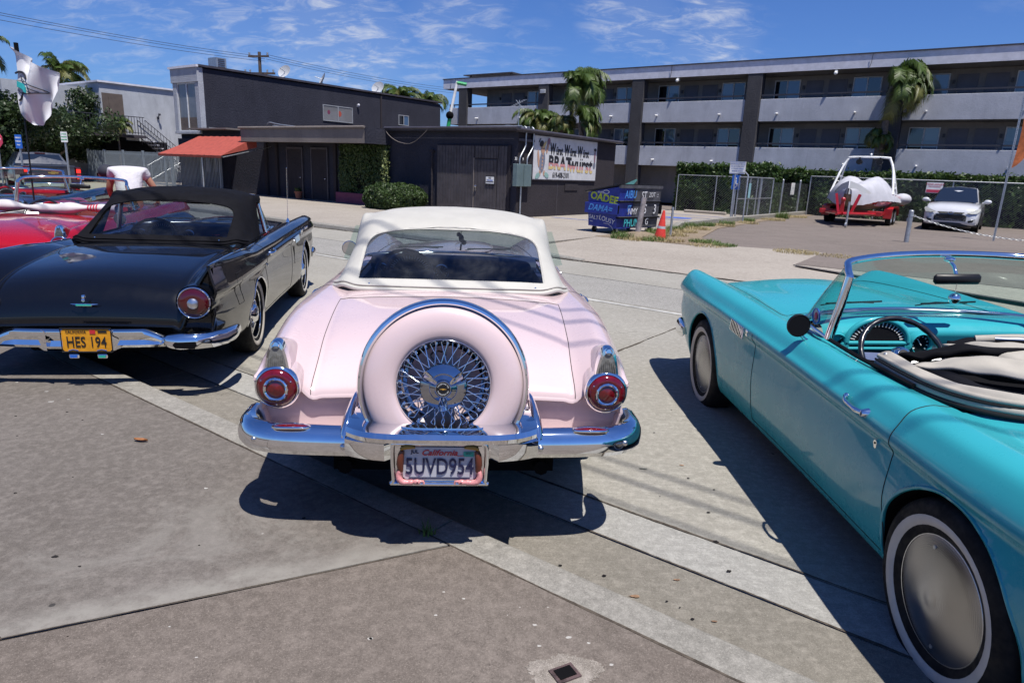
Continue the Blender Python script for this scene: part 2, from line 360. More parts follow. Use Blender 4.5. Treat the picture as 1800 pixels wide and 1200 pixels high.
# big base sheet to the horizon
flat('ground',[Vector((-900,-900,0)),Vector((900,-900,0)),Vector((900,1200,0)),Vector((-900,1200,0))],-.05,MT['lot'])
NB=-16.56                                     # near kerb face
road=flat('road',Bq(-70,60,NB-.3,-7.2),-.03,MT['dark'])
def pieces(parent,mt,name,x0,x1,y0,y1,step,z=0.,g=.006,off=0,th=.02):
    x=x0+off; a=x0
    while a<x1:
        b=min(x,x1)
        if b-a>.1: flat(name,Bq(a,b,y0,y1,g),z+random.uniform(-.0012,.0012),mt,parent=parent,th=th)
        a=b; x+=step
pieces(road,MT['gutter'],'gutter_slab',-10,30,NB-.02,-16.1,7.3,off=4.1)
pieces(road,MT['gutlight'],'gutter_band',-10,30,-16.1,-15.8,9.,off=6.5)
for (a,b) in((-45,-20),(-20,-2),(-2,4.6),(4.6,10.88),(10.88,17.2),(17.2,24),(24,40)):
    flat('road_slab',Bq(a,b,-15.8,-10.75,.006),random.uniform(-.001,.001),MT['road'],parent=road,th=.02)
    flat('far_road_slab',Bq(a,b,-9.05,-7.28,.006),random.uniform(-.001,.001),MT['road'],parent=road,th=.02)
flat('asphalt_strip',Bq(-45,40,-10.75,-9.05,.004),-.004,MT['asphalt'],parent=road,th=.02)
for a,b in((-8,-.6),(.2,6.4),(7.0,11.6),(12.2,20)): flat('lane_line',Bq(a,b,-10.92,-10.84),.006,MT['whiteline'],parent=road)
# near pavement with a real kerb
ZS=.10
MT['bed']=mat('joint_filling',(.055,.046,.038),.95,var=.4,vs=20,spec=.1)
walk=flat('pavement',Bq(-40,40,-32,NB-.14),ZS-.006,MT['bed'],th=.1)
def wslab(pts,mt,dz=0): flat('pavement_slab',[p for p in pts],ZS+dz,mt,parent=walk,th=.02)
g=.004; YI=-16.73
wslab([B(11.33+g,-18.10+g),B(12.055,YI-.012),B(5.2,YI-.012),B(5.2,-18.09)][::1],MT['walk'])
wslab([B(11.345,-18.112),B(12.075,YI-.012),B(16.4,YI-.012),B(16.4,-19.9),B(11.345,-19.9)],MT['walk2'],.002)
wslab([B(11.33,-18.115),B(5.2,-18.105),B(5.2,-22),B(11.33,-22)],MT['walk2'],-.001)
wslab([B(5.18,YI-.012),B(-20,YI-.012),B(-20,-18.1),B(5.18,-18.1)],MT['walk'])
wslab([B(16.42,YI-.012),B(34,YI-.012),B(34,-19.9),B(16.42,-19.9)],MT['walk2'])
wslab([B(11.345,-19.91),B(34,-19.91),B(34,-30),B(11.345,-30)],MT['walk2'])
def kerb(pa,pb,mt,yi,yo,n=1):
    # kerb piece with a rounded top edge; section in (y,z)
    prof=[(yi,.0),(yi,ZS+.001)]+[(yo-.03+.03*math.sin(a),ZS-.028+.03*math.cos(a)) for a in [0,.4,.8,1.2,1.57]]+[(yo+.012,-.005)]
    secs=[]
    N=10
    for i in range(N+1):
        x=pa+(pb-pa)*i/N; secs.append([tuple(B(x,y,z)) for y,z in prof])
    mb=MB().loft(secs,closed=True); return part('kerb_stone',mb,mt,walk,smooth=40)
for a,b in((-30,-8),(-8,-1),(-1,3),(3,5.9),(5.9,8.9),(8.9,11.93),(11.935,14.9),(14.9,18),(18,30)): kerb(a+.003,b-.003,MT['curb'],YI-.01,NB)
# dirt line in the gutter, small things lying about
MT['leafbrown']=mat('dry_brown_leaf',(.30,.12,.04),.7,var=.3,vs=30)
def leaf(p,rz,L,name='fallen_leaf',mt='leafbrown',curl=.35):
    mb=MB().grid(lambda u,v:(L*(u-.5),L*.35*(v-.5)*math.sin(math.pi*min(1,u*1.02+.03))**.7,.006+L*curl*abs(v-.5)**1.5+L*.12*(u-.5)**2),10,4)
    return part(name,mb,MT[mt],None,40,loc=p+Vector((0,0,ZS)),rot=rz)
tag(leaf(G(248,776,.1)-Vector((0,0,.1)),-.15,.085),'curled brown dry leaf lying on the pavement beside the kerb','leaf')
# weed in the kerb joint
MT['weed']=leafmat('weed_green',(.05,.10,.02),(.10,.17,.04))
def tuft(n,rad,hmin,hmax,wid,seed,lean=.5):
    r=np.random.default_rng(seed); mb=MB()
    for i in range(n):
        a=r.uniform(0,6.283); d=rad*math.sqrt(r.uniform(0,1)); x,y=d*math.cos(a),d*math.sin(a); h=r.uniform(hmin,hmax); b=r.uniform(0,6.283)
        lx,ly=math.cos(b)*h*lean*r.uniform(.3,1),math.sin(b)*h*lean*r.uniform(.3,1); wx,wy=-math.sin(b)*wid,math.cos(b)*wid
        mb.add([(x-wx,y-wy,0),(x+wx,y+wy,0),(x+lx*.4+wx*.8,y+ly*.4+wy*.8,h*.6),(x+lx*.4-wx*.8,y+ly*.4-wy*.8,h*.6),(x+lx,y+ly,h)],[(0,1,2,3),(3,2,4)])
    return mb
wd=part('kerb_weed',tuft(26,.035,.02,.06,.004,3,.8),MT['weed'],loc=G(752,937,.1)); tag(wd,'small green weed growing in the kerb joint behind the pink car','weed')
# valve box in the pavement
vb=thing('valve_cover','square rusty valve cover set in a pale cement patch at the pavement','utility cover',G(993,1186,.1))
MT['rust']=mat('rusty_iron',(.07,.045,.045),.8,var=.5,vs=30,bump=.6)
MT['patch']=concrete('cement_patch',(.27,.235,.20),(.40,.36,.32),.9,5.,.9)
_r=random.Random(5); r_=[.095+.014*math.sin(2*a+1)+.008*math.sin(5*a)+_r.uniform(-.006,.006)+.004*math.sin(23*a) for a in [i*2*math.pi/120 for i in range(120)]]
part('cement_patch',MB().prism([(r_[i]*math.cos(i*2*math.pi/120)*1.1,r_[i]*.85*math.sin(i*2*math.pi/120)+.015) for i in range(120)],.0,.004),MT['patch'],vb)
part('cover_frame',MB().box(-.042,.042,-.032,.032,.003,.010,Matrix.Rotation(.5,4,'Z')),MT['rust'],vb)
part('cover_lid',MB().box(-.030,.030,-.022,.022,.008,.0125,Matrix.Rotation(.5,4,'Z')),MT['dark'],vb)
# dirt packed in the joints, chewing gum, specks and stains
MT['jdirt']=mat('packed_joint_dirt',(.075,.062,.050),.95,var=.4,vs=30,bump=.5,spec=.1); MT['gum']=mat('old_chewing_gum',(.02,.018,.018),.8,var=.3,spec=.1); MT['speckw']=mat('pale_droppings',(.36,.345,.32),.8,var=.2); MT['oilstain']=mat('orange_brown_stain',(.25,.15,.09),.8,var=.4,vs=20); MT['greypatch']=concrete('grey_green_patch',(.175,.18,.155),(.225,.23,.20),.6,2.,.4)
def dirtline(a,b,z,w,parent,seed,mt='jdirt'):
    r=random.Random(seed); n=max(8,int((b-a).length/.018)); d=(b-a).normalized(); nn=Vector((-d.y,d.x,0)); vs=[];w1=w2=w
    for i in range(n+1):
        p=a.lerp(b,i/n); w1=max(.1*w,min(2.2*w,w1+r.uniform(-.35,.35)*w)); w2=max(.1*w,min(2.2*w,w2+r.uniform(-.35,.35)*w)); vs+=[(p.x+nn.x*w1,p.y+nn.y*w1,z),(p.x-nn.x*w2,p.y-nn.y*w2,z)]
    part('joint_dirt',MB().add(vs,[(2*i,2*i+1,2*i+3,2*i+2) for i in range(n)]),MT[mt],parent)
dirtline(B(5,YI-.011),B(18,YI-.011),ZS+.0035,.003,walk,1); dirtline(B(11.33,-18.11),B(12.07,-16.745),ZS+.0035,.002,walk,2); dirtline(B(11.338,-18.11),B(11.34,-19.4),ZS+.0035,.006,walk,3)
dirtline(B(4,-16.1),B(18,-16.1),.004,.004,road,4); dirtline(B(4,-15.8),B(18,-15.8),.004,.006,road,5); dirtline(B(4,NB+.02),B(18,NB+.02),.0045,.009,road,6); dirtline(B(10.88,-15.8),B(10.88,-10.75),.004,.010,road,7); dirtline(B(0,-10.75),B(18,-10.75),.004,.008,road,8); dirtline(B(-6,-7.47),B(12,-7.47),.014,.03,road,9)
def spot(px,py,rad,mt,z,parent,seed,asp=.7,name='spot',h=.0015):
    r=random.Random(seed); p=G(px,py,z); n=14; q=[rad*r.uniform(.65,1.2) for _ in range(n)]; a0=r.uniform(0,6)
    part(name,MB().prism([(p.x+q[i]*math.cos(i*6.2832/n+a0),p.y+asp*q[i]*math.sin(i*6.2832/n+a0)) for i in range(n)],z,z+h),MT[mt],parent)
for i,(x,y,r0) in enumerate(((97,978,.016),(140,995,.008),(27,866,.010),(118,724,.010),(28,731,.010),(1134-600,910,.010),(145,738,.007),(30,766,.008),(350,958,.005),(119,1118,.005),(128,838,.005))): spot(x,y,r0*.8,'gum',ZS+.0005,walk,i,name='gum_spot')
for i,(x,y,r0) in enumerate(((1258,951,.018),(1281,1003,.016),(985,993,.010),(1062,1011,.012),(1217,1087,.010),(1195,1067,.005),(1172,1056,.007),(1245,900,.012),(1210,840,.010),(1255,860,.009),(1150,760,.008),(1230,1122,.006),(1180,720,.008),(1160,872,.005))): spot(x,y,r0*.75,'gum',.0045,road,i+30,name='gum_spot')
for i,(x,y,r0) in enumerate(((82,688,.016),(180,763,.010),(90,706,.022),(780,1040,.007),(815,1052,.007),(766,1081,.008),(650,1122,.012),(914,1067,.004),(963,1067,.004),(892,1081,.003),(298,1101,.006),(345,1155,.006),(652,1122,.010),(785,945,.006),(362,858,.012),(30,672,.012),(60,671,.010),(120,702,.012),(940,1098,.010),(948,1135,.010),(1000,1120,.012),(1075,1168,.010),(1035,1130,.008))): spot(x,y,r0*.8,'speckw',ZS+.0006,walk,i+60,name='pale_spot')
for i,(x,y,r0) in enumerate(((1115,1047,.030),(1190,1018,.018),(1256,1091,.014),(1198,817,.02),(1130,823,.03),(1060,905,.01))): spot(x,y,r0*.8,'oilstain' if i!=4 else 'greypatch',.0043,road,i+90,.4,name='stain',h=.0006)
def gp(pts,mt,z,name='repair_patch'):
    r=random.Random(3); q=crv([(G(x,y,z).x,G(x,y,z).y,0) for x,y in pts+pts[:1]],8)[:-1]; part(name,MB().add([(p.x+r.uniform(-.006,.006),p.y+r.uniform(-.006,.006),z-.0012) for p in q],[tuple(range(len(q)))]),MT[mt],road)
# far side: sidewalk, driveway apron, lots
far=flat('far_pavement',Bq(-60,5.2,-7.28,-3.4),.10,MT['farwalk'],th=.15)
for a,b in((-40,-12),(-12,-6),(-6,-2),(-2,2.2),(2.2,5.2)):
    mb=MB(); z1=.1
    mb.loft([[tuple(B(x,y,z)) for y,z in((-7.45,-.01),(-7.43,.09),(-7.40,.115),(-7.27,.115),(-7.27,-.01))] for x in(a+.01,b-.01)]); part('kerb_stone',mb,MT['curb'],far)
mb=MB(); mb.loft([[tuple(B(x,y,z)) for y,z in((-7.45,-.01),(-7.43,.09*k+.01),(-7.40,.115*k+.012),(-7.26,.115*k+.012),(-7.26,-.01))] for x,k in((5.2,1),(5.8,.8),(6.5,.35),(7.1,.1))]); part('dropped_kerb',mb,MT['curb'],far)
# apron slopes up from the street
mb=MB(); mb.add([B(5.2,-7.42,.008),B(16,-7.42,.008),B(16,-2.4,.10),B(10.3,-1.9,.10),B(5.2,-3.4,.10)],[(0,1,2,3,4)]); part('driveway_apron',mb,MT['farwalk'],far)
mb=MB(); mb.add([B(5.2,-7.42,.008),B(5.2,-3.4,.10),B(5.2,-7.42,.10)],[(0,1,2)]); part('apron_side',mb,MT['farwalk'],far)
lot=flat('parking_lot',[B(-60,-3.4),B(5.05,-3.4),B(5.05,13.5),B(-60,13.5)],.08,MT['farwalk'],th=.1)
for i,(a,b) in enumerate(((-30,-6),(-6,.0),(0,5.05))):
    flat('lot_slab',Bq(a,b,-3.4,2.9,.012),.098,MT['farwalk'],parent=lot,th=.015)
flat('lot_slab',Bq(0,5.05,2.9,13.3,.012),.097,MT['farwalk'],parent=lot,th=.015)
for x0,x1,y0,y1 in((.4,4.6,1.6,1.72),(.4,4.6,5.6,5.72),(3.0,4.9,7.9,8.0),(.4,4.4,9.6,9.72),(-3.5,-3.4,-3.2,-.4)): flat('blue_line',Bq(x0,x1,y0,y1),.104,MT['bluepaint'],parent=lot)
mb=MB(); mb.lathe([(0,0),(.55,0)],n=20); o=part('blue_symbol',mb,MT['bluepaint'],lot); o.location=B(2.9,7.0,.105)
mb=MB(); c0=B(10.5,7); 
rl=flat('gravel_lot',[B(5.15,-3.3),B(10.3,-1.9),B(16,-2.4),B(40,-2.4),B(40,19),B(5.15,22)],.085,MT['lot'],th=.1)
flat('dirt_edge',[B(5.15,-3.45),B(7.6,-3.2),B(8.1,-2.6),B(7.0,-1.0),B(6.0,3),B(5.6,9),B(5.5,20),B(5.1,20),B(5.1,-3.4)],.108,MT['dirt'],parent=rl,th=.03)
fw2=flat('right_pavement',[B(10.42,-5.0),B(11.0,-4.8),B(40,-4.8),B(40,-7.4),B(16,-7.4)],.104,MT['farwalk'],th=.02)
flat('lot_patch',[B(10.3,-1.95),B(10.45,-4.95),B(40,-4.9),B(40,-1.9)],.112,MT['lot'],th=.03)
# grass tufts
MT['grass']=leafmat('verge_grass',(.035,.085,.012),(.10,.15,.03)); MT['straw']=leafmat('dry_straw',(.28,.22,.10),(.34,.28,.14))
def verge(name,spots,mt,label,n=260,hm=.16,sc_=1.):
    mb=MB()
    for i,(x,y,rx,h) in enumerate(spots):
        r=np.random.default_rng(i+5)
        t=tuft(int(n*rx*rx*6+90),rx,h*.3,h,.006,i+11,1.0); p=B(x,y,.09); mb.add([(v[0]+p.x,v[1]+p.y,v[2]+p.z) for v in t.v],t.f)
    return tag(part(name,mb,mt,kind='stuff'),label,'grass')
verge('grass',[(5.80,-3.30,.28,.22),(6.40,-2.70,.36,.16),(6.5,-3.05,.35,.12),(6.0,-1.9,.35,.15),(5.6,-.8,.35,.2),(5.5,.7,.3,.2),(5.45,2.2,.3,.25),(5.4,3.6,.25,.2),(5.5,5.2,.3,.2),(5.35,8.2,.25,.2),(5.4,12.6,.28,.36),(7.6,-2.3,.4,.12),(8.2,-2.6,.3,.1)],MT['grass'],'green grass tufts growing round the leaning post and along the low wall',500)
verge('dry_grass',[(6.1,-3.3,.4,.12),(6.9,-2.9,.4,.12),(6.2,-1.2,.5,.14),(5.9,.2,.5,.14),(5.8,1.8,.4,.14),(5.7,4.4,.4,.12),(5.7,7,.4,.12),(5.6,10.5,.5,.12),(5.5,14.5,.5,.12),(7.9,-2.9,.5,.06),(9.8,-2.4,.5,.08),(10.7,-2.6,.4,.08)],MT['straw'],'dry straw coloured grass patches at the lot edge',300)
for i,(x,y,s) in enumerate(((6.02,-2.72,.55),)):
    mb=MB().ball((0,0,0),s,s*.8,.2,n=14); o=part('dirt_mound',mb,MT['dirt'],None,60,loc=B(x,y,.07)); tag(o,'small dirt mound at the foot of the leaning post by the skip',"mound")
# ---------------------------------------------------------------- buildings
def stucco(name,col,bump=.6,sc=38,var=.1):
    col=sc3(col,.80)
    t=NT(name); f=t.noise(.9,5,.6); st=t.noise(2.2,5,.65,.3,scl=(1,1,.25))
    c=t.mix(t.rng(f,.3,.7),sc3(col,1-var),sc3(col,1+var)); c=t.mix(t.rng(st,.5,.75,0,.4),c,sc3(col,.62)); c=t.mix(t.rng(t.noise(.5,6,.7,.6,scl=(1,1,.4)),.52,.66,0,.35),c,sc3(col,1.35)); c=t.mix(t.rng(t.noise(3.2,4,.7,0,scl=(1,1,.06)),.58,.75,0,.4),c,sc3(col,.6))
    g=t.noise(sc,4,.7); c=t.mix(t.rng(g,.35,.7,0,.3),c,sc3(col,.7))
    nm=t.bump(g,bump,.03); t.bsdf(c,.9,0,0,.12,nm); return t.mat
MT['st_light']=stucco('light_grey_stucco',(.54,.56,.62),.3,22)
MT['st_white']=stucco('white_stucco',(.52,.54,.58),.5,26)
MT['st_trim']=stucco('pale_trim_stucco',(.46,.48,.53),.6,14)
MT['st_mid']=stucco('grey_wall_stucco',(.30,.29,.29),.3,12)
MT['st_dark']=stucco('charcoal_stucco',(.046,.047,.064),.9,12)
MT['st_dark2']=stucco('dark_brown_grey_stucco',(.050,.044,.050),.6,14)
MT['colm']=stucco('dark_column_stucco',(.085,.083,.090),.8,10)
MT['fascia']=mat('painted_fascia',(.60,.60,.66),.6,var=.1)
MT['canopy']=stucco('taupe_canopy_board',(.23,.20,.185),.3,25)
MT['trimdark']=mat('dark_metal_trim',(.05,.045,.055),.5,var=.2)
MT['door']=mat('grey_door_paint',(.10,.10,.125),.5,var=.1)
MT['rail']=mat('dark_railing_paint',(.035,.035,.045),.5)
MT['wframe']=mat('white_window_frame',(.55,.57,.60),.4)
MT['gframe']=mat('grey_window_frame',(.25,.26,.28),.4)
def wglass(name,c):
    t=NT(name); t.bsdf(c,.04,0,1,.8); return t.mat
MT['wdark']=wglass('dark_window_pane',(.008,.011,.016)); MT['wblue']=wglass('window_pane_with_blind',(.07,.13,.23)); MT['wcurt']=wglass('curtained_window_pane',(.17,.17,.18))
MT['whitepvc']=mat('white_pvc',(.7,.7,.7),.4)
MT['redcanvas']=mat('faded_red_canvas',(.33,.062,.042),.8,var=.12,vs=5,bump=.4,bs=90)
def bthing(name,label,cat,x,y,z=0,group=None): return thing(name,label,cat,B(x,y,z),BA,group)
# ---- three storey motel
mo=bthing('motel_building','three storey grey motel with open walkways, white parapets and dark columns','building',0,20.49)
L0,L1=-22.1,30.
wall=MB(); wall.box(-19.3,L1,1.6,9,.1,7.33); part('wall',wall,MT['st_mid'],mo)
part('roof',MB().box(L0+.3,L1,.12,9.5,7.86,7.95).box(L0+.12,L1,-.05,9.5,7.34,7.40),MT['st_mid'],mo)
part('fascia',MB().box(L0,L1,-.12,0.1,7.34,7.98).box(L0,L0+.12,.1,9.5,7.34,7.98),MT['fascia'],mo)
part('roof_edge',MB().box(L0-.05,L1,-.17,-.0,7.985,8.04).box(L0-.05,L0+.07,0,9.5,7.985,8.04),MT['trimdark'],mo)
fl=[(4.84,6.0),(2.33,3.47)]
cols=[-20.2,-13.1,-6.15,.9,7.9,14.9,21.9,28.9]
for z0,z1 in fl:
    sp=[L0+.35 if z0>4 else L0+.35]+cols+[L1]
    e=[(L0+1.0 if False else -21.6,-20.65)]
    for a,b in zip(cols[:-1],cols[1:]): e.append((a+.42,b-.42))
    for a,b in e: part('parapet',MB().bbox(a,b,-.02,.14,z0,z1,.012),MT['st_light'],mo)
    part('floor_slab',MB().box(-21.6,L1,.145,1.6,z0-.0,z0+.16),MT['st_mid'],mo)
    for a,b in e:
        rb=MB().box(a,b,.03,.09,z1+.17,z1+.25)
        n=max(2,int((b-a)/1.75))
        for k in range(n+1): 
            x=a+.05+(b-a-.1)*k/n; rb.box(x-.02,x+.02,.04,.08,z1,z1+.17)
        part('railing',rb,MT['rail'],mo)
for i,c in enumerate(cols):
    part('column',MB().bbox(c-.4,c+.4,-.10,.50,0,7.335,.02),MT['colm'],mo)
part('end_wall',MB().box(-21.6,-21.45,.145,6,4.84,6.0).box(-21.6,-21.45,.145,6,2.33,3.47),MT['st_light'],mo)
_rw=random.Random(4); MT['blindp']=wglass('pale_blind_behind_glass',(.13,.19,.27))
def motel_window(x0,x1,z0,z1,flip):
    w_=part('window',MB().box(x0,x1,1.52,1.598,z1-.05,z1).box(x0,x1,1.52,1.598,z0,z0+.05).box(x0,x0+.05,1.52,1.598,z0+.05,z1-.05).box(x1-.05,x1,1.52,1.598,z0+.05,z1-.05).box((x0+x1)/2-.03,(x0+x1)/2+.03,1.52,1.598,z0+.05,z1-.05),MT['wframe'],mo)
    xm=(x0+x1)/2
    for a,b,mm in((x0+.05,xm-.03,'wdark' if flip else 'wblue'),(xm+.03,x1-.05,'wblue' if flip else 'wdark')):
        part('pane',MB().box(a,b,1.56,1.59,z0+.05,z1-.05),MT[mm],w_)
        if mm=='wblue' and _rw.random()<.6: zb_=z0+.05+(z1-z0)*_rw.choice((.0,.25,.4,.55)); part('blind',MB().box(a+.01,b-.01,1.535,1.552,zb_,z1-.06),MT['blindp'],w_)
def motel_door(x0,x1,z0):
    d=part('door',MB().box(x0,x1,1.55,1.597,z0,z0+2.05),MT['door'],mo)
    fr=MB()
    for (a,b,c,e) in((.12,.88,.15,.48),(.12,.88,.55,.95)):
        fr.box(x0+(x1-x0)*a,x0+(x1-x0)*b,1.535,1.549,z0+2.05*c,z0+2.05*e)
    part('door_panel',fr,MT['door'],d); part('handle',MB().ball((x1-.09,1.51,z0+1.0),.04),MT['chrome'],d)
for zf in(5.02,2.5):
    for bi,c in enumerate(cols[:-1]):
        o=c-.9
        fl_=(bi%2==0)
        if bi>0 : motel_window(o+1.52,o+2.9,zf+.95,zf+2.12,True)
        motel_door(o+3.22,o+4.07,zf); motel_door(o+4.36,o+5.27,zf)
        if bi>0 or True: motel_window(o+5.56,o+6.92,zf+.95,zf+2.12,False)
        for xl in(o+3.08,o+5.42): part('wall_lamp',MB().box(xl-.05,xl+.05,1.5,1.599,zf+1.62,zf+1.8),MT['rail'],mo)
for c in cols[:-1]:
    for z,dx in((5.22,(1.4,5.26)),(2.66,(1.4,5.1))):
        for d in dx:
            x=c+d; part('drain_spout',MB().cyl((x,-.02,z+.02),(x-.03,-.34,z),.05,n=10),MT['whitepvc'],mo,40)
for x in(-3.6,5.0): part('flood_lamp',MB().box(x-.06,x+.06,-.15,.05,7.15,7.3).ball((x,-.2,7.15),.09,n=8),MT['white'],mo)
part('flood_lamp',MB().bbox(-13.3,-12.9,-.22,-.1,6.75,7.0,.02),MT['st_white'],mo)
sp=part('roof_panel',MB().box(-20.8,-16.3,.6,2.2,8.3,8.36).box(-20.5,-20.4,1.0,1.1,7.95,8.3).box(-16.8,-16.7,1.0,1.1,7.95,8.3),MT['trimdark'],mo)
for x in(-21.3,-4,6.6): part('roof_cable',MB().tube([(x,-.19,8.02),(x-.02,-.17,7.6),(x-.08,-.14,7.36)],.012,5),MT['rail'],mo)
# ---- charcoal single storey shop with sign wall
sh=bthing('charcoal_shop','low charcoal stucco shop with plank gate wall and painted sausage sign','building',0,0)
H=3.0
def frontface(): pass
w_=MB(); w_.box(-19.6,0,0,6.75,0,H); part('wall',w_,MT['st_dark'],sh)
part('side_wall',MB().box(.002,.02,.0,6.75,.0,2.86),MT['st_dark2'],sh)
part('roof_edge',MB().box(-6.1,.16,-.28,-.06,H-.06,H+.03).box(-.06,.22,-.06,6.9,H-.10,H+.01),MT['trimdark'],sh)
part('roof',MB().box(-19.6,.15,-.05,6.9,H+.0,H+.012),MT['trimdark'],sh)
gt=part('gutter',MB().tube([(-6.1,-.30,H+.03),(.16,-.30,H+.02)],.05,8).tube([(.24,-.25,H-.02),(.24,6.9,H-.06)],.05,8),MT['trimdark'],sh,40)
pg=part('plank_gate',MB().box(-3.6,-.25,-.06,-.002,.08,2.47),MT['st_dark2'],sh)
MT['plank']=mat('brown_grey_plank',(.058,.051,.056),.8,var=.2,vs=3,bump=.5,bs=40)
x=-3.57; 
while x<-1.85:
    part('plank',MB().bbox(x,x+.125,-.085,-.06,.1,2.44,.006),MT['plank'],pg); x+=.135
x=-.77
while x<-.4: part('plank',MB().bbox(x,x+.125,-.085,-.06,.1,2.44,.006),MT['plank'],pg); x+=.135
x=-1.77
while x<-.8: part('plank',MB().bbox(x,x+.125,-.085,-.06,2.04,2.44,.006),MT['plank'],pg); x+=.135
dr=part('door',MB().box(-1.79,-.79,-.075,-.061,.1,2.0),MT['plank'],sh)
for k in range(7): part('board',MB().bbox(-1.775+.139*k,-1.645+.139*k,-.1,-.075,.12,1.98,.006),MT['plank'],dr)
part('door_edge',MB().box(-1.83,-1.79,-.11,-.062,.1,2.04),MT['canopy'],dr)
part('handle',MB().box(-1.72,-1.66,-.13,-.10,.92,1.12).ball((-1.69,-.15,1.08),.03,n=8),MT['chrome'],dr)
ns=part('notice',MB().box(-1.25,-.85,-.125,-.105,1.16,1.44),MT['blackp'],sh)
part('notice_panel',MB().box(-1.23,-.87,-.131,-.126,1.19,1.42),MT['white'],ns)
text('lettering','NO',.075,MT['blackp'],ns,Matrix.Translation((-1.05,-.133,1.375))@MREAR,.002)
text('lettering','TRESPASSING',.055,MT['bluepaint'],ns,Matrix.Translation((-1.05,-.133,1.30))@MREAR,.001,sx=.8)
part('notice_line',MB().box(-1.22,-.88,-.134,-.1315,1.235,1.262),MT['blackp'],ns)
part('downpipe',MB().tube([(-3.83,-.08,2.3),(-3.83,-.08,.2)],.035,8).box(-3.9,-3.76,-.13,-.03,2.2,2.28),MT['st_dark2'],sh,40)
# canopy with dark return, recess below
D=1.2
part('canopy_fascia',MB().bbox(-14.2,-6.12,-D-.08,-D,2.42,2.98,.01),MT['canopy'],sh)
part('canopy_cap',MB().tube([(-14.3,-D-.1,3.0),(-6.1,-D-.1,3.0)],.05,8),MT['canopy'],sh,40)
part('canopy_return',MB().box(-6.12,-6.05,-D-.08,-.0,2.42,2.99),MT['st_dark'],sh)
part('canopy_roof',MB().box(-14.2,-6.12,-D,0,2.86,2.94),MT['trimdark'],sh)
part('canopy_soffit',MB().box(-14.2,-6.12,-D,0,2.44,2.47),MT['st_dark2'],sh)
for a,b in((-10.9,-9.9),(-12.6,-11.6)):
    d=part('door',MB().box(a,b,-.05,-.001,.1,2.2),MT['st_dark2'],sh); part('handle',MB().ball((b-.1,-.08,1.0),.035,n=8),MT['chrome'],d); part('door_frame',MB().box(a-.07,a,-.07,-.001,.1,2.28).box(b,b+.07,-.07,-.001,.1,2.28).box(a,b,-.07,-.001,2.2,2.28),MT['trimdark'],d)
for a in(-9.35,-13.4,-14.2): part('pilaster',MB().box(a-.08,a+.08,-.1,-.001,.1,2.42),MT['st_dark2'],sh)
MT['pinkwood']=mat('pink_painted_board',(.16,.03,.07),.7)
part('planter_board',MB().bbox(-9.05,-6.15,-.32,-.12,.1,.52,.01),MT['pinkwood'],sh)
# conduits, meter boxes, sign on the side wall
MT['meter']=mat('grey_green_meter_box',(.12,.17,.175),.5,.2,var=.1)
mx_=part('meter_box',MB().bbox(.03,.22,-.28,.10,1.15,1.88,.012),MT['meter'],sh)
part('meter_box',MB().bbox(.03,.22,.13,.55,1.15,1.88,.012),MT['meter'],sh)
part('conduit',MB().tube(crv([(.1,.0,1.88),(.1,.02,2.1),(.1,.28,2.45),(.1,.30,2.7),(.1,.30,3.02),(.02,.30,3.1)],5),.028,8),MT['galv'],sh,50)
part('conduit',MB().tube(crv([(.1,.42,1.88),(.1,.44,2.1),(.1,.72,2.45),(.1,.74,2.7),(.1,.74,3.02),(.02,.74,3.1)],5),.028,8),MT['galv'],sh,50)
part('conduit',MB().tube([(.08,.15,.1),(.08,.15,1.15)],.03,8),MT['galv'],sh,50)
part('conduit_strut',MB().box(.03,.09,.0,.85,2.62,2.70),MT['trimdark'],sh)
for i,(s_,y_) in enumerate((('33',-.12),('9',.28))): text('house_number',s_,.14,MT['white'],sh,Matrix(((0,0,1,.03),(1,0,0,y_),(0,1,0,2.04),(0,0,0,1))),.002)
part('roof_conduit',MB().tube([(-6,.25,H+.09),(-3.5,.2,H+.08),(-.05,.25,H+.1)],.035,6).tube([(-6,.6,H+.06),(-.05,.7,H+.09)],.03,6),MT['galv'],sh,50)
part('roof_conduit',MB().tube(crv([(-14.6,.3,3.05),(-14.1,.1,3.32),(-13.2,.1,3.22),(-11,.3,3.05)],4),.03,6).tube(crv([(-14.6,.5,3.05),(-14.2,.4,3.2),(-13.6,.4,3.16),(-11,.6,3.05)],4),.03,6).tube([(-19.3,.2,3.12),(-17,.0,3.04)],.03,6),MT['galv'],sh,50)
part('drooping_cable',MB().tube([(-6.1+2.3*t,-.3-.05*math.sin(t*9),3.02-.55*math.sin(math.pi*t)**.8) for t in [i/20 for i in range(21)]],.012,5),MT['canopy'],sh)
part('side_hatch',MB().box(.02,.05,3.0,3.9,1.02,1.26),MT['st_dark2'],sh); part('side_seam',MB().box(.02,.026,2.5,2.53,0,1.25),MT['trimdark'],sh)
part('roof_vent',MB().cyl((-1.2,1.,H),(-1.2,1.,H+.2),.12,n=10),MT['galv'],sh,40)
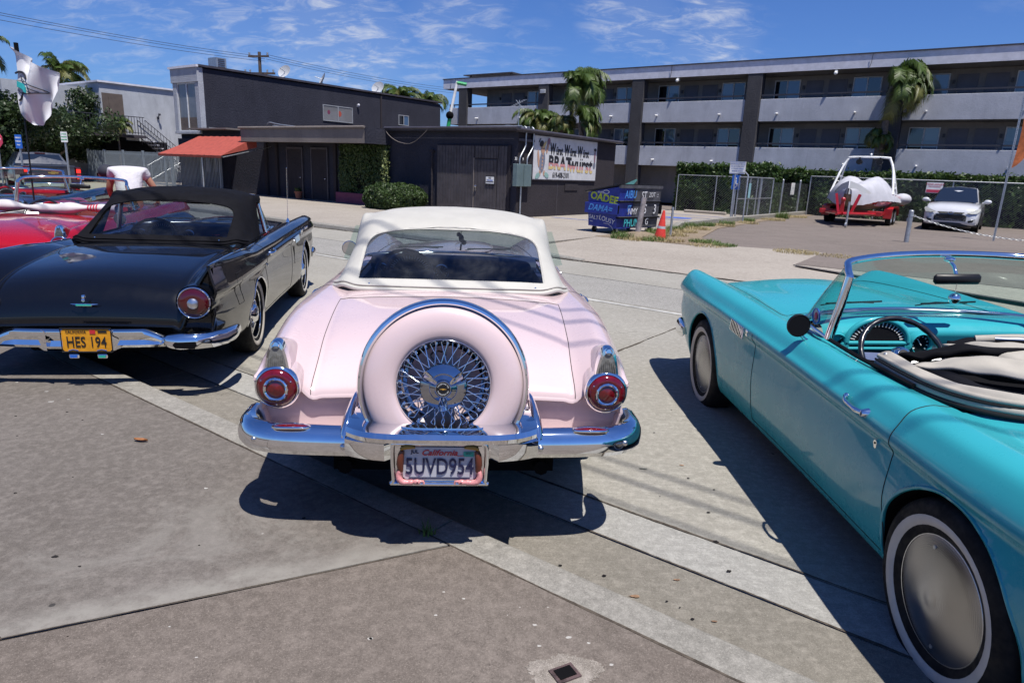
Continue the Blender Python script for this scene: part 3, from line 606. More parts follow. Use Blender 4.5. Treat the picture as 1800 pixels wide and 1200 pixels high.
# sign board: a thing of its own on the wall
MT['signw']=mat('white_sign_board',(.52,.52,.53),.55,var=.08,vs=3)
sg=bthing('sausage_sign','white painted board reading Würst Würst Würst BRATWURST on the dark side wall','sign',0,0)
MS=Matrix(((0,0,1,0),(1,0,0,0),(0,1,0,0),(0,0,0,1)))
def SM(y,z,rot=0,x=.078): return Matrix.Translation((x,y,z))@MS@Matrix.Rotation(rot,4,'Z')
y0,y1,z0,z1=.81,5.15,1.40,2.86
part('board',MB().bbox(.025,.07,y0,y1,z0,z1,.006),MT['signw'],sg)
part('board_edge',MB().box(.025,.08,y0-.03,y0,z0-.03,z1+.03).box(.025,.08,y1,y1+.03,z0-.03,z1+.03).box(.025,.08,y0,y1,z0-.03,z0).box(.025,.08,y0,y1,z1,z1+.03),MT['trimdark'],sg)
MT['ink']=mat('black_sign_paint',(.012,.012,.018),.6,var=0)
for i,(yy,zz) in enumerate(((2.28,2.43),(3.22,2.42),(4.14,2.41))):
    text('lettering','W',.52,MT['ink'],sg,SM(yy-.27,zz+.01,-.03),.022,0,.62); text('lettering','ürst',.40,MT['ink'],sg,SM(yy+.17,zz-.03,-.03),.012,0,.68)
MT['pinkink']=mat('pink_sign_paint',(.50,.22,.22),.6,var=0); MT['yelink']=mat('ochre_sign_paint',(.55,.42,.18),.6,var=0)
def letters_split(s,yc,zc,size,sx,bold):
    # letter bodies cut in three bands of paint: black, pink, ochre
    me=text_mesh(s,size,.002,bold,0,sx); import bmesh
    zs=[v.co.y for v in me.vertices]; lo,hi=min(zs),max(zs)
    for a,b,mm in((lo+(hi-lo)*.45,hi+1,'ink'),(lo+(hi-lo)*.22,lo+(hi-lo)*.45,'pinkink'),(lo-1,lo+(hi-lo)*.22,'yelink')):
        bm=bmesh.new(); bm.from_mesh(me)
        for co,no in(((0,b,0),(0,1,0)),((0,a,0),(0,-1,0))):
            bmesh.ops.bisect_plane(bm,geom=bm.verts[:]+bm.edges[:]+bm.faces[:],plane_co=co,plane_no=no,clear_outer=True)
        m2=bpy.data.meshes.new('lettering'); bm.to_mesh(m2); bm.free(); m2.materials.clear(); m2.materials.append(MT[mm]); m2.transform(SM(yc,zc,-.02)); link('lettering',m2,sg)
letters_split('BRAT',2.52,1.96,.64,.98,.022); letters_split('wurst',3.98,1.94,.80,.92,.020)
for k in range(2): part('umlaut_dot',MB().prism([(.03*math.cos(a),.03*math.sin(a)) for a in [i*.785 for i in range(8)]],0,.002,SM(3.95+.12*k,2.17)),MT['ink'],sg)
text('lettering','619-408-2101',.27,MT['ink'],sg,SM(2.62,1.55,0),.007,0,.74)
def blob(name,pts,mm,dx=0): 
    return part(name,MB().prism([(p[0],p[1]) for p in pts],0,.002,Matrix.Translation((.079+dx,0,0))@MS),MT[mm],sg)
MT['figgrey']=mat('grey_blue_sign_paint',(.16,.17,.22),.6); MT['figskin']=mat('skin_sign_paint',(.42,.25,.17),.6); MT['figgreen']=mat('pale_green_sign_paint',(.22,.36,.33),.6); MT['figpurp']=mat('mauve_sign_paint',(.22,.12,.16),.6)
def oval(c,rx,rz,rot=0,n=18): return [(c[0]+rx*math.cos(a)*math.cos(rot)-rz*math.sin(a)*math.sin(rot),c[1]+rx*math.cos(a)*math.sin(rot)+rz*math.sin(a)*math.cos(rot)) for a in [2*math.pi*i/n for i in range(n)]]
blob('figure_body',oval((1.36,2.0),.17,.36,-.12),'figgrey'); blob('figure_head',oval((1.38,2.42),.12,.15),'figskin',.0022)
blob('figure_hat',oval((1.28,2.60),.13,.10,.5),'ink',.0044); blob('figure_bill',oval((1.46,2.57),.16,.055,.9),'yelink',.0044); blob('figure_feather',oval((1.16,2.71),.10,.025,.9),'ink',.003)
blob('figure_arm',oval((1.66,2.5),.06,.22,-.25),'figskin',.0022); blob('figure_hand',oval((1.72,2.70),.09,.12,-.2),'figpurp',.0044)
blob('figure_arm',oval((1.12,2.1),.055,.30,.15),'figskin',.0011)
for k in range(5): blob('figure_button',oval((1.39-.01*k,2.25-.12*k),.035,.045),'figskin',.0044)
for y_,r_ in((1.24,.1),(1.50,-.1)): blob('figure_leg',oval((y_,1.62),.05,.10),'figskin',.0022)
blob('figure_boot',oval((1.10,1.52),.15,.085,.5),'figgreen',.0044); blob('figure_boot',oval((1.66,1.55),.15,.085,-.4),'figgreen',.0044)
blob('figure_small',oval((4.99,2.3),.05,.26),'figpurp',.002); blob('figure_small_hat',oval((4.99,2.56),.09,.06),'ink',.004); blob('figure_small_legs',oval((4.98,1.98),.09,.12),'figgrey',.002)
part('sign_patch',MB().box(.03,.05,.7,.78,1.5,1.6),MT['white'],sg)
# ---- two storey charcoal building behind
ts=bthing('two_storey_building','tall charcoal stucco building with pale corner fascia and a long blank side','building',-19.63,0)
part('wall',MB().box(-2.5,0,.25,17.4,2.6,5.92).box(-2.5,0,0.05,17.4,0,2.6),MT['st_dark'],ts)
part('roof_edge',MB().box(-.12,.10,.0,17.5,5.98,6.08).box(-2.66,-.12,-.1,17.5,5.98,6.05),MT['trimdark'],ts)
part('corner_fascia',MB().bbox(-2.58,.0,-.06,.25,5.28,5.95,.01),MT['st_trim'],ts)
part('fascia_cap',MB().box(-2.68,.06,-.12,.0,5.955,6.06),MT['fascia'],ts)
part('corner_post',MB().bbox(-.36,.01,-.02,.25,2.95,5.28,.01),MT['st_trim'],ts); part('corner_post',MB().bbox(-2.5,-2.15,-.02,.25,2.95,5.28,.01),MT['st_trim'],ts)
part('window_sill',MB().bbox(-2.55,.03,-.05,.25,2.82,2.95,.01),MT['st_trim'],ts)
wn_=part('window',MB().box(-2.15,-2.1,.02,.1,2.95,5.28).box(-.41,-.36,.02,.1,2.95,5.28).box(-1.28,-1.22,.02,.1,2.95,5.28).box(-2.1,-.41,.02,.1,5.22,5.28).box(-2.1,-.41,.02,.1,2.95,3.0),MT['wframe'],ts)
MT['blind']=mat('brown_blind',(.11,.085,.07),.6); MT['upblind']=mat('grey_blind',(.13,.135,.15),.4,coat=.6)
for a,b in((-2.1,-1.28),(-1.22,-.41)):
    part('pane',MB().box(a,b,.06,.09,3.62,5.22),MT['upblind'],wn_)
    z=3.0
    while z<3.6: part('blind_slat',MB().box(a,b,.06,.09,z,z+.10),MT['blind'],wn_); z+=.105
def sidewin(y0,y1,z0,z1,mats):
    w_=part('window',MB().box(.0,.05,y0,y1,z1-.05,z1).box(0,.05,y0,y1,z0,z0+.05).box(0,.05,y0,y0+.05,z0+.05,z1-.05).box(0,.05,y1-.05,y1,z0+.05,z1-.05).box(0,.05,(y0+y1)/2-.03,(y0+y1)/2+.03,z0+.05,z1-.05),MT['gframe'],ts)
    ym=(y0+y1)/2
    for a,b,mm in((y0+.05,ym-.03,mats[0]),(ym+.03,y1-.05,mats[1])): part('pane',MB().box(.01,.03,a,b,z0+.05,z1-.05),MT[mm],w_)
    return w_
w1_=sidewin(7.4,9.6,4.05,4.95,('wcurt','wcurt')); sidewin(13.4,14.32,4.25,4.9,('wdark','wblue'))
part('sticker',MB().prism(oval((8.62,4.52),.13,.16),0,.002,Matrix.Translation((.032,0,0))@MS),MT['redcanvas'],w1_)
part('sticker',MB().prism(oval((7.82,4.55),.10,.12),0,.002,Matrix.Translation((.032,0,0))@MS),MT['pinkwood'],w1_)
part('wall_lamp',MB().ball((.12,10.0,5.15),.08,n=8).box(0,.12,9.97,10.03,5.05,5.2),MT['fascia'],ts)
part('downpipe',MB().box(.0,.06,11.85,11.95,3,5.9),MT['st_dark2'],ts)
part('vent_box',MB().box(-1.1,-.35,1.2,1.75,6.1,6.6),MT['galv'],ts)
for k in range(5): part('vent_louvre',MB().box(-.36,-.33,1.3,1.65,6.14+.09*k,6.18+.09*k),MT['trimdark'],ts)
part('lower_roof_edge',MB().box(-.1,3.4,-.75,.0,2.98,3.05),MT['canopy'],ts)
def dish(x,y,z,r,rz,lab):
    t=thing('satellite_dish',lab,'satellite dish',B(x,y,z),BA+rz,'satellite dishes on the charcoal roof')
    part('dish',MB().lathe([(r*k/8,-.25*r*(1-(k/8)**2)) for k in range(9)],Matrix.Rotation(R(62),4,'X')@Matrix.Identity(4),20),MT['st_white'],t,60)
    part('arm',MB().cyl((0,0,0),(0,-r*.9,.1),.02,n=6).cyl((0,0,-.45),(0,.05,0),.03,n=6),MT['galv'],t)
dish(-19.9,5.1,6.45,.38,.3,'satellite dish nearest the utility pole on the charcoal roof edge'); dish(-19.9,7.6,6.35,.42,-.5,'middle satellite dish on the charcoal roof edge'); dish(-19.9,11.9,6.4,.42,.3,'satellite dish beside the far palm crown on the roof edge')
# ---- red awning
aw=bthing('awning','sloping red canvas awning over the shop entrance','awning',0,0)
fr_=[(-19.2,-2.5,1.78),(-13.8,-2.5,1.78)]; bk=[(-17.38,-.0,2.92),(-13.8,-.0,2.92)]
mb=MB()
def awf(u,v):
    a=Vector(fr_[0]).lerp(Vector(fr_[1]),u); b=Vector((-18.6,-.78,2.66)).lerp(Vector((-13.8,-.78,2.66)),u); p=a.lerp(b,v); p.z+= -.03*math.sin(math.pi*v)+.008*math.sin(u*60); return p
mb.grid(awf,48,6); part('canvas',mb,MT['redcanvas'],aw,60)
part('valance',MB().add([(-19.2,-2.5,1.78),(-13.8,-2.5,1.78),(-13.8,-2.48,1.68),(-19.2,-2.48,1.68)],[(0,1,2,3)]).add([(-13.79,-2.5,1.78),(-13.79,-.78,2.66),(-13.79,-.78,2.2)],[(0,1,2)]),MT['redcanvas'],aw)
part('frame',MB().tube([(-13.75,-2.45,1.72),(-13.75,-.1,2.25)],.02,6).tube([(-19.1,-2.45,1.76),(-13.8,-2.45,1.76)],.02,6).tube([(-15.5,-2.4,1.7),(-15.5,-2.4,.1)],.035,6),MT['galv'],aw)
# ---- pale stucco building at the left with outside stair
wb=bthing('pale_building','pale grey stucco two storey building with outside stair and shaded balcony','building',-30,0)
part('wall',MB().box(-14,0,1.0,14,0,5.66).box(-14,0,-.25,1.0,2.8,5.66).box(-14,-1.6,-4.5,1.0,0,5.4),MT['st_white'],wb)
part('roof_edge',MB().box(-14,.12,-.35,14,5.66,5.76),MT['fascia'],wb)
part('balcony_recess',MB().box(.003,.03,-.15,1.0,2.9,5.1),MT['blind'],wb); part('lower_shade_sheet',MB().box(.003,.03,-.25,3.4,.3,2.5),MT['dark'],wb)  # lower one is a flat sheet, the opening's shade put into its colour
part('balcony_floor',MB().box(-.1,1.0,-3.2,1.7,2.66,2.82),MT['trimdark'],wb)
part('door',MB().box(.03,.06,.2,.8,2.9,4.9),MT['blind'],wb)
rl_=MB().tube([(.95,-3.2,3.85),(.95,1.7,3.85)],.025,5).tube([(.95,-3.2,2.95),(.95,1.7,2.95)],.02,5)
y=-3.2
while y<1.7: rl_.box(.94,.96,y-.012,y+.012,2.85,3.85); y+=.16
part('balcony_railing',rl_,MT['rail'],wb)
st=part('stair',MB().box(.35,.42,1.7,1.74,2.3,2.82),MT['rail'],wb)
for k in range(14):
    part('stair_tread',MB().box(.1,1.0,1.7+.24*k,1.96+.24*k,2.66-.19*k,2.71-.19*k),MT['fascia'],st)
for off in(0,.9):
    m_=MB().tube([(.1+off,1.7,3.7),(.1+off,5.0,1.05)],.022,5).tube([(.1+off,1.7,2.75),(.1+off,5.0,.1)],.03,5)
    for k in range(20):
        y=1.7+3.3*k/19; z=3.7-2.65*k/19; m_.box(.09+off,.11+off,y-.01,y+.01,z-.95,z)
    part('stair_railing',m_,MT['rail'],st)
m_=MB().tube([(1.1,5.0,2.1),(1.1,1.6,.2)],.022,5).tube([(1.1,5.0,3.0),(1.1,1.6,1.1)],.022,5)
for k in range(18):
    y=5-3.4*k/17; z=3.0-1.9*k/17; m_.box(1.09,1.11,y-.01,y+.01,z-.9,z)
part('stair_railing',m_,MT['galv'],st)
lm=part('wall_lamp',MB().ball((.25,2.98,4.15),.08,n=8).tube([(.02,2.98,3.98),(.2,2.98,4.12)],.03,5).box(0,.08,2.92,3.04,3.88,4.02),MT['rail'],wb)
# ---- picket fence in front of the stair
pf=bthing('picket_fence','pale blue grey metal picket fence beside the pale building','fence',0,-1.5)
MT['pickets']=mat('pale_blue_grey_paint',(.20,.235,.27),.5,.1,var=.12)
part('rail',MB().box(-29.3,-15.6,-.02,.02,1.68,1.74),MT['pickets'],pf); part('rail',MB().box(-29.3,-15.6,-.02,.02,.28,.34),MT['pickets'],pf)
x=-29.3; n=0
pm=MB().box(-.017,.017,-.012,.012,.12,1.84).mesh('picket',MT['pickets'])
while x<-15.6 and n<120: link('picket',pm,pf,(x,-.034,0)); x+=.122; n+=1
for x in(-29.3,-27.2,-25,-22.8,-20.6,-19.9,-17.2,-15.6): part('post',MB().box(x-.05,x+.05,-.05,.05,.1,1.9),MT['pickets'],pf)
part('sheet_panel',MB().box(-29.25,-27.4,.03,.05,.15,1.78),MT['pickets'],pf)
for x in(-18.9,-18.2): part('window_light',MB().box(x,x+.35,1.2,1.22,1.0,1.75),MT['wblue'],pf)
# ---------------------------------------------------------------- vegetation
MT['hedge']=leafmat('hedge_leaf',(.013,.034,.007),(.042,.080,.013)); MT['ivy']=leafmat('ivy_leaf',(.03,.06,.014),(.07,.11,.03)); MT['shrub']=leafmat('shrub_leaf',(.018,.040,.010),(.05,.085,.02))
MT['treeleaf']=leafmat('dense_tree_leaf',(.010,.026,.009),(.034,.058,.016)); MT['palm']=leafmat('palm_leaflet',(.026,.054,.010),(.075,.12,.02)); MT['palmdry']=leafmat('yellow_palm_leaflet',(.10,.11,.03),(.16,.16,.05))
MT['bark']=mat('grey_brown_bark',(.12,.095,.075),.9,var=.35,vs=8,bump=.8,bs=20,bd=.02)
def leafcloud(P,N,size,seed,asp=1.6,tilt=.7):
    """P (n,3) centres, N (n,3) outward normals: one small quad leaf at each"""
    r=np.random.default_rng(seed); n=len(P); nn=N+r.normal(0,tilt,(n,3)); nn/=np.linalg.norm(nn,axis=1)[:,None]+1e-9
    a=np.cross(nn,r.normal(0,1,(n,3))); a/=np.linalg.norm(a,axis=1)[:,None]+1e-9; b=np.cross(nn,a)
    s=size*r.uniform(.6,1.4,(n,1)); a=a*s*.5*asp; b=b*s*.5
    v=np.stack([P-a,P-b*.8,P+a,P+b*.8],1).reshape(-1,3); return v
def leafmesh(name,v,mt):
    n=len(v)//4; me=bpy.data.meshes.new(name); me.vertices.add(len(v)); me.vertices.foreach_set('co',v.astype(np.float32).ravel())
    me.loops.add(4*n); me.loops.foreach_set('vertex_index',np.arange(4*n,dtype=np.int32)); me.polygons.add(n)
    me.polygons.foreach_set('loop_start',np.arange(0,4*n,4,dtype=np.int32)); me.polygons.foreach_set('loop_total',np.full(n,4,dtype=np.int32)); me.materials.append(mt); me.update(); me.validate(); return me
def boxcloud(x0,x1,y0,y1,z0,z1,n,seed,rag=.12,clump=.6):
    r=np.random.default_rng(seed); A=np.array([(x1-x0)*(z1-z0),(x1-x0)*(y1-y0),(y1-y0)*(z1-z0)*1.]); 
    k=r.choice(3,n,p=A/A.sum()); u=r.uniform(0,1,(n,3)); P=np.stack([x0+(x1-x0)*u[:,0],y0+(y1-y0)*u[:,1],z0+(z1-z0)*u[:,2]],1); N=np.zeros((n,3))
    m=k==0; P[m,1]=y0; N[m,1]=-1; m=k==1; P[m,2]=z1; N[m,2]=1; m=k==2; sgn=r.integers(0,2,n); P[m,0]=np.where(sgn[m]>0,x1,x0); N[m,0]=np.where(sgn[m]>0,1,-1)
    f=np.sin(P[:,0]*2.1+seed)*np.sin(P[:,2]*3.3+P[:,0])*.5+np.sin(P[:,0]*5.7+P[:,1]*4)*.3
    P+=N*(f*clump*.3)[:,None]+r.normal(0,rag*.5,(n,3))-N*np.abs(r.normal(0,rag,(n,1))); return P,N
def hedge(name,label,x0,x1,y0,y1,z1,n,seed,leaf=.10,cat_='hedge'):
    h=bthing(name,label,cat_,x0,y0)
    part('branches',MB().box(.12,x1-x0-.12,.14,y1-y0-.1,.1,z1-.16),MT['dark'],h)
    P,N=boxcloud(0,x1-x0,0,y1-y0,.1,z1,n,seed,.10,1.1)
    r=np.random.default_rng(seed); m=r.integers(0,n,n//14); Pt=P[m].copy(); Pt[:,2]=z1+np.abs(r.normal(0,.10,len(m))); P=np.concatenate([P,Pt]); N=np.concatenate([N,np.tile([0,0,1.],(len(m),1))])
    link('foliage',leafmesh('foliage',leafcloud(P,N,leaf,seed),MT['hedge']),h)['kind']='stuff'
    return h
hedge('clipped_hedge','long clipped hedge with ragged top behind the blue marked parking bays',.1,4.7,13.0,14.4,2.2,14000,3)
hedge('clipped_hedge','dark clipped hedge behind the boat and chain link fence',1.0,24,18.1,19.2,2.16,30000,4)
# ivy panel under the canopy
P,N=boxcloud(-9.05,-6.15,-.12,.0,.5,2.42,9000,8,.05,.3)
iv=bthing('ivy_panel','dark green ivy screen hanging under the canopy beside the round bush','ivy',0,0)
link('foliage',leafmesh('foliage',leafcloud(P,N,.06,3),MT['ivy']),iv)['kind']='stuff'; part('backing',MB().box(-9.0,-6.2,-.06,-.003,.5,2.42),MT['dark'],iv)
r=np.random.default_rng(2); Pb=np.stack([r.normal(-6.2,.07,500),r.normal(-.18,.05,500),r.uniform(.6,2.2,500)],1); link('ivy_edge',leafmesh('ivy_edge',leafcloud(Pb,np.tile([0,-1.,.5],(500,1)),.08,5),leafmat('sunlit_ivy_leaf',(.16,.20,.07),(.22,.25,.10))),iv)['kind']='stuff'
# round bush
bu=bthing('round_bush','dense rounded dark green bush in front of the charcoal wall','bush',-4.9,-.95)
def ellcloud(c,rx,ry,rz,n,seed,jit=.12,sq=1.):
    r=np.random.default_rng(seed); d=r.normal(0,1,(n,3)); d/=np.linalg.norm(d,axis=1)[:,None]
    d2=np.sign(d)*np.abs(d)**sq; f=1+.06*np.sin(d[:,0]*9+seed)*np.sin(d[:,2]*8)+.05*np.sin(d[:,1]*13+d[:,0]*7)
    P=d2*np.array([rx,ry,rz])*f[:,None]*(1-np.abs(r.normal(0,jit,(n,1))))+np.array(c); return P,d
P,N=ellcloud((0,0,.52),1.22,.95,.52,15000,6,.10,.8); P[:,2]=np.maximum(P[:,2],.02)
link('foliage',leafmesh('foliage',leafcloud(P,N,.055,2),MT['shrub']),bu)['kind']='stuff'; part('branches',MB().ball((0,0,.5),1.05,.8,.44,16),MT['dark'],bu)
pot=bthing('plant_pot','terracotta pot with a small plant at the dark shop doorway','plant pot',-11.3,-.5,.1)
part('pot',MB().lathe([(0,0),(.11,0),(.16,.28),(.18,.28),(.18,.33),(.14,.33),(.14,.27)],n=16),mat('terracotta',(.25,.09,.055),.8),pot,40); part('leaves',tuft(60,.12,.1,.25,.02,4,.8),MT['shrub'],pot,loc=(0,0,.28))
# trees
def tree(label,x,y,h,blobs,seed,leaf=.17,n=9000,group=None,ctr=None):
    t=thing('broadleaf_tree',label,'tree',ctr if ctr is not None else B(x,y),BA,group)
    mb=MB().tube(crv([(0,0,0),(.1,.05,h*.25),(-.05,.1,h*.5),(0,0,h*.8)],5),[.22-.16*i/15 for i in range(16)],10)
    for (cx_,cy_,cz_,rr) in blobs[:5]: mb.tube(crv([(0,0,h*.3),(cx_*.4,cy_*.4,h*.42),(cx_*.8,cy_*.8,cz_-.2)],5),[.10-.007*i for i in range(11)],7)
    part('trunk',mb,MT['bark'],t,50)
    Ps,Ns=[],[]
    r=np.random.default_rng(seed)
    for i,(a,b,c,rr) in enumerate(blobs):
        k=int(n*rr*rr/sum(q[3]**2 for q in blobs)); 
        for s in range(6):
            d=r.normal(0,1,3); d/=np.linalg.norm(d); rs=rr*r.uniform(.45,.6); P,N=ellcloud((a+d[0]*rr*.6,b+d[1]*rr*.6,c+d[2]*rr*.5),rs,rs,rs*.8,k//6,seed+i*7+s,.25); Ps.append(P);Ns.append(N)
    link('crown',leafmesh('crown',leafcloud(np.concatenate(Ps),np.concatenate(Ns),leaf,seed,1.5,.9),MT['treeleaf']),t); return t
def at(px,py,d):                # place seen at a pixel at forward distance d
    v=_F+_RT*((px-900)/FPX)+_UP*((600-py)/FPX); k=d/v.y; return Vector((v.x*k,d,CH+v.z*k))
def t_at(label,px,py_top,d,width,seed,n=9000,leaf=.17):
    top=at(px,py_top,d); h=top.z; r=random.Random(seed); w_=width/2; bl=[]
    for k in range(9):
        bl.append((r.uniform(-w_,w_)*.75,r.uniform(-w_,w_)*.6,h*(.35+.5*r.random()),w_*.55))
    bl.append((0,0,h-w_*.5,w_*.6)); return tree(label,0,0,h,bl,seed,leaf,n,None,Vector((top.x,top.y,0)))
t_at('dark green bushy tree behind the white flag at the left edge',18,152,31,3.6,21,16000,.11)
t_at('dense dark green tree right of the flag and left of the balcony',125,150,42,5.0,22,26000,.12)
t_at('shadowed low tree behind the grey pickup truck',70,185,38,6,23,16000,.12)
t_at('tree glimpsed over the fence left of the pale building',-40,170,30,4,24,8000,.12)
def palm(label,base,trunkh,crown_r,nf,seed,lean=(0,0),droop=1.,fan=(0,6.283),young=False,trunk_r=.16,dry=.15,bx=1.):
    t=thing('palm_tree',label,'palm tree',base,0)
    top=Vector((lean[0],lean[1],trunkh)); pts=crv([(0,0,0),(lean[0]*.2,lean[1]*.2,trunkh*.35),(lean[0]*.6,lean[1]*.6,trunkh*.7),tuple(top)],6)
    rr=[trunk_r*(1-.35*i/(len(pts)-1))*(1+.08*(i%2)) for i in range(len(pts))]
    part('trunk',MB().tube(pts,rr,12),MT['bark'],t,40)
    protos=[]
    r=np.random.default_rng(seed)
    for q in range(4):
        L=crown_r; el=[R(75),R(45),R(15),R(60)][q]; cur=[1.9,2.0,2.0,1.6][q]*droop
        pts=[];p=np.array([0.,0.,0.]);a=el;N=26
        for i in range(N):
            pts.append(p.copy()); p=p+np.array([math.cos(a),0,math.sin(a)])*L/N; a-=cur/N*(.5+i/N)
        mb=MB().tube([tuple(x) for x in pts],[.02*(1-i/N)+.003 for i in range(N)],5)
        for i in range(3,N):
            for sgn in(-1,1):
                for h_ in(0,.33,.66):
                    if i+1>=N: continue
                    P0=pts[i]*(1-h_)+pts[i+1]*h_; tl=L*.32*math.sin(math.pi*(.12+.82*i/N))**.6*r.uniform(.8,1.1)
                    tan=(pts[i+1]-pts[i])/np.linalg.norm(pts[i+1]-pts[i]); out=np.array([tan[0]*.7,sgn*.8,tan[2]*.7+r.uniform(-.05,.25)]); out/=np.linalg.norm(out)
                    m1=P0+out*tl*.5; tip=P0+out*tl*.85+np.array([0,0,-tl*.45]); wv=tan*.013*L**.3
                    mb.add([tuple(P0-wv),tuple(P0+wv),tuple(m1+wv*1.3),tuple(m1-wv*1.3),tuple(tip)],[(0,1,2,3),(3,2,4)])
        protos.append((mb.mesh('frond',MT['palm']),mb.mesh('frond',MT['palmdry'])))
    for k in range(nf):
        q=[0,0,1,1,2,3][k%6]; az=fan[0]+(fan[1]-fan[0])*((k*.618)%1); me=protos[q][1 if (q==2 and r.uniform()<dry*3) or r.uniform()<dry else 0]
        o=link('frond',me,t,tuple(top+Vector((0,0,r.uniform(-.25,.15)))),(r.uniform(-.15,.15),r.uniform(-.15,.15),az)); s=r.uniform(.8,1.1); o.scale=(s*bx,s,s*r.uniform(.9,1.15))
    return t
palm('palm_tree tall',B(-7.0,14.5),6.0,2.4,40,31,(-.1,0),1.35,(-1.8,1.4))['label']='tall windblown palm in front of the motel, left of the second column'
palm('p',B(-9.1,14.2),4.3,1.7,34,32,(0,0),1.4)['label']='small palm with a round head left of the tall motel palm'
palm('p',B(-7.1,13.6),4.1,1.2,20,33,(0,0),2.0,dry=.5)['label']='yellowing low palm crown on the trunk line of the tall motel palm'
palm('p',B(-5.2,14.0),4.3,1.7,22,36,(-.9,0),1.8,(-1.2,.6))['label']='low drooping palm right of the tall motel palm'
palm('p',B(7.75,19.4),6.3,2.3,44,34,(.1,0),1.6,(-1.9,1.0),trunk_r=.2,dry=.2)['label']='bushy palm with wind swept crown in front of the right part of the motel'
palm('p',B(7.65,19.3),3.9,1.05,22,35,(0,0),2.1,dry=.5)['label']='shaggy lower palm growth on the trunk behind the boat'
palm('p',at(108,150,46)*1.0-Vector((0,0,at(108,150,46).z)),at(108,135,46).z,2.1,30,37,(0,0),1.2,(-1.7,1.7))['label']='far palm crown rising behind the white flag'
q=at(705,180,52); palm('p',Vector((q.x,q.y,0)),q.z,2.2,26,38,(0,0),1.3)['label']='far palm crown left over the charcoal roof, beside the dish'
q=at(748,188,55); palm('p',Vector((q.x,q.y,0)),q.z,2.2,26,39,(0,0),1.4)['label']='far palm crown right over the charcoal roof, near the motel'
q=at(-52,80,30); palm('p',Vector((q.x,q.y,0)),q.z,1.5,18,40,(0,0),1.2)['label']='palm whose frond tip enters at the top left edge of the photo'
q=at(212,190,31); palm('p',Vector((q.x*1.30-.3,q.y*1.30,0)),3.3,1.0,14,41,(0,0),1.2,(-1.2,1.2),dry=.5,trunk_r=.06)['label']='small yellow green palm top in front of the pale building balcony'
# ---------------------------------------------------------------- fences, posts, signs
def chain(mb,x0,x1,z0,z1,pitch=.09,r=.004):
    # diamond mesh: crossing flat wires in the xz plane
    H_=z1-z0; n=int((x1-x0+H_)/pitch)
    for i in range(n):
        for sg_ in(0,1):
            a=x0-H_+i*pitch; p,q_=(a,z0),(a+H_,z1)
            if p[0]<x0: p=(x0,z0+(x0-p[0]))
            if q_[0]>x1: q_=(x1,z1-(q_[0]-x1))
            if q_[1]<=p[1]: continue
            if sg_: p,q_=(x0+x1-p[0],p[1]),(x0+x1-q_[0],q_[1])
            d=r; mb.add([(p[0]-d,0,p[1]+d),(p[0]+d,0,p[1]-d),(q_[0]+d,0,q_[1]-d),(q_[0]-d,0,q_[1]+d)],[(0,1,2,3)])
    return mb
cf=thing('chain_link_fence','grey chain link fence with gate frame along the low wall right of the parking bays','fence',B(4.97,7.6),BA+R(90))
Lf=12.2
part('mesh',chain(MB(),4.6,Lf,.1,1.62),MT['galv'],cf,kind='stuff')
for x in(6.0,9.0,12.1): part('post',MB().cyl((x,0,0),(x,0,1.72),.045,n=10).ball((x,0,1.74),.05,n=8),MT['galv'],cf,40)
g_=part('gate_frame',MB().tube([(0,0,.05),(0,0,1.78),(4.5,0,1.78),(4.5,0,.05),(0,0,.05)],.028,6,closed=False).tube([(0,0,.95),(4.5,0,.95)],.02,6).tube([(1.4,0,.05),(1.4,0,1.78)],.02,6),MT['galv'],cf,40)
part('gate_mesh',chain(MB(),0,4.5,.08,1.75),MT['galv'],g_,kind='stuff'); part('post',MB().cyl((3.0,.06,0),(3.0,.06,1.8),.05,n=10),MT['galv'],cf,40)
part('gate_bars',MB().tube([(-.15,.12,.05),(-.15,.12,1.9),(-.12,-.25,1.95),(-.1,-.35,1.85),(-.1,-.35,.05)],.03,6),MT['galv'],cf,40)
MT['tealsign']=mat('pale_teal_sign',(.25,.45,.48),.5); MT['signred']=mat('red_sign_print',(.55,.05,.10),.5,var=.05)
part('notice',MB().box(1.15,1.4,-.04,-.03,.98,1.55),MT['tealsign'],cf)
def tow(name,M,w_,h_,parent=None,lab=None):
    t=thing('tow_away_sign',lab,'sign',M.to_translation(),M.to_euler()[2])
    part('panel',MB().box(-w_/2,w_/2,-.01,0,-h_/2,h_/2),MT['white'],t)
    part('red_band',MB().box(-w_/2+.02,w_/2-.02,-.014,-.011,-h_/2+.02,-h_*.18),MT['signred'],t)
    text('lettering','TOW-AWAY',w_*.19,MT['signred'],t,Matrix.Translation((0,-.014,h_*.3))@MREAR,.001); text('lettering','NO PARKING',w_*.12,MT['signred'],t,Matrix.Translation((0,-.014,h_*.1))@MREAR,.0005); return t
M=Matrix.Translation(B(4.93,15.6,1.36))@Matrix.Rotation(BA+R(90),4,'Z'); M=Matrix.Translation(B(4.90,15.65,1.36))@Matrix.Rotation(BA-R(90),4,'Z'); tow('t',M,.62,.55,None,'red and white tow away notice on the side chain link fence')
M=Matrix.Translation(B(10.52,17.42,1.68))@Matrix.Rotation(BA,4,'Z'); tow('t',M,.64,.46,None,'red and white tow away sign on the back fence behind the white car')
cf2=bthing('back_fence','chain link fence in front of the dark hedge at the back of the lot','fence',5.2,17.55)
part('mesh',chain(MB(),0,18,.1,1.98,.11,.0025),MT['galv'],cf2,kind='stuff'); part('top_rail',MB().tube([(0,0,1.99),(18,0,2.0)],.025,6),MT['galv'],cf2,40)
for k in range(7): part('post',MB().cyl((k*3.0,.03,0),(k*3.0,.03,2.0),.03,n=8),MT['galv'],cf2,40)
cf3=bthing('hedge_fence','thin wire fence in front of the hedge at the parking bays','fence',.3,12.75)
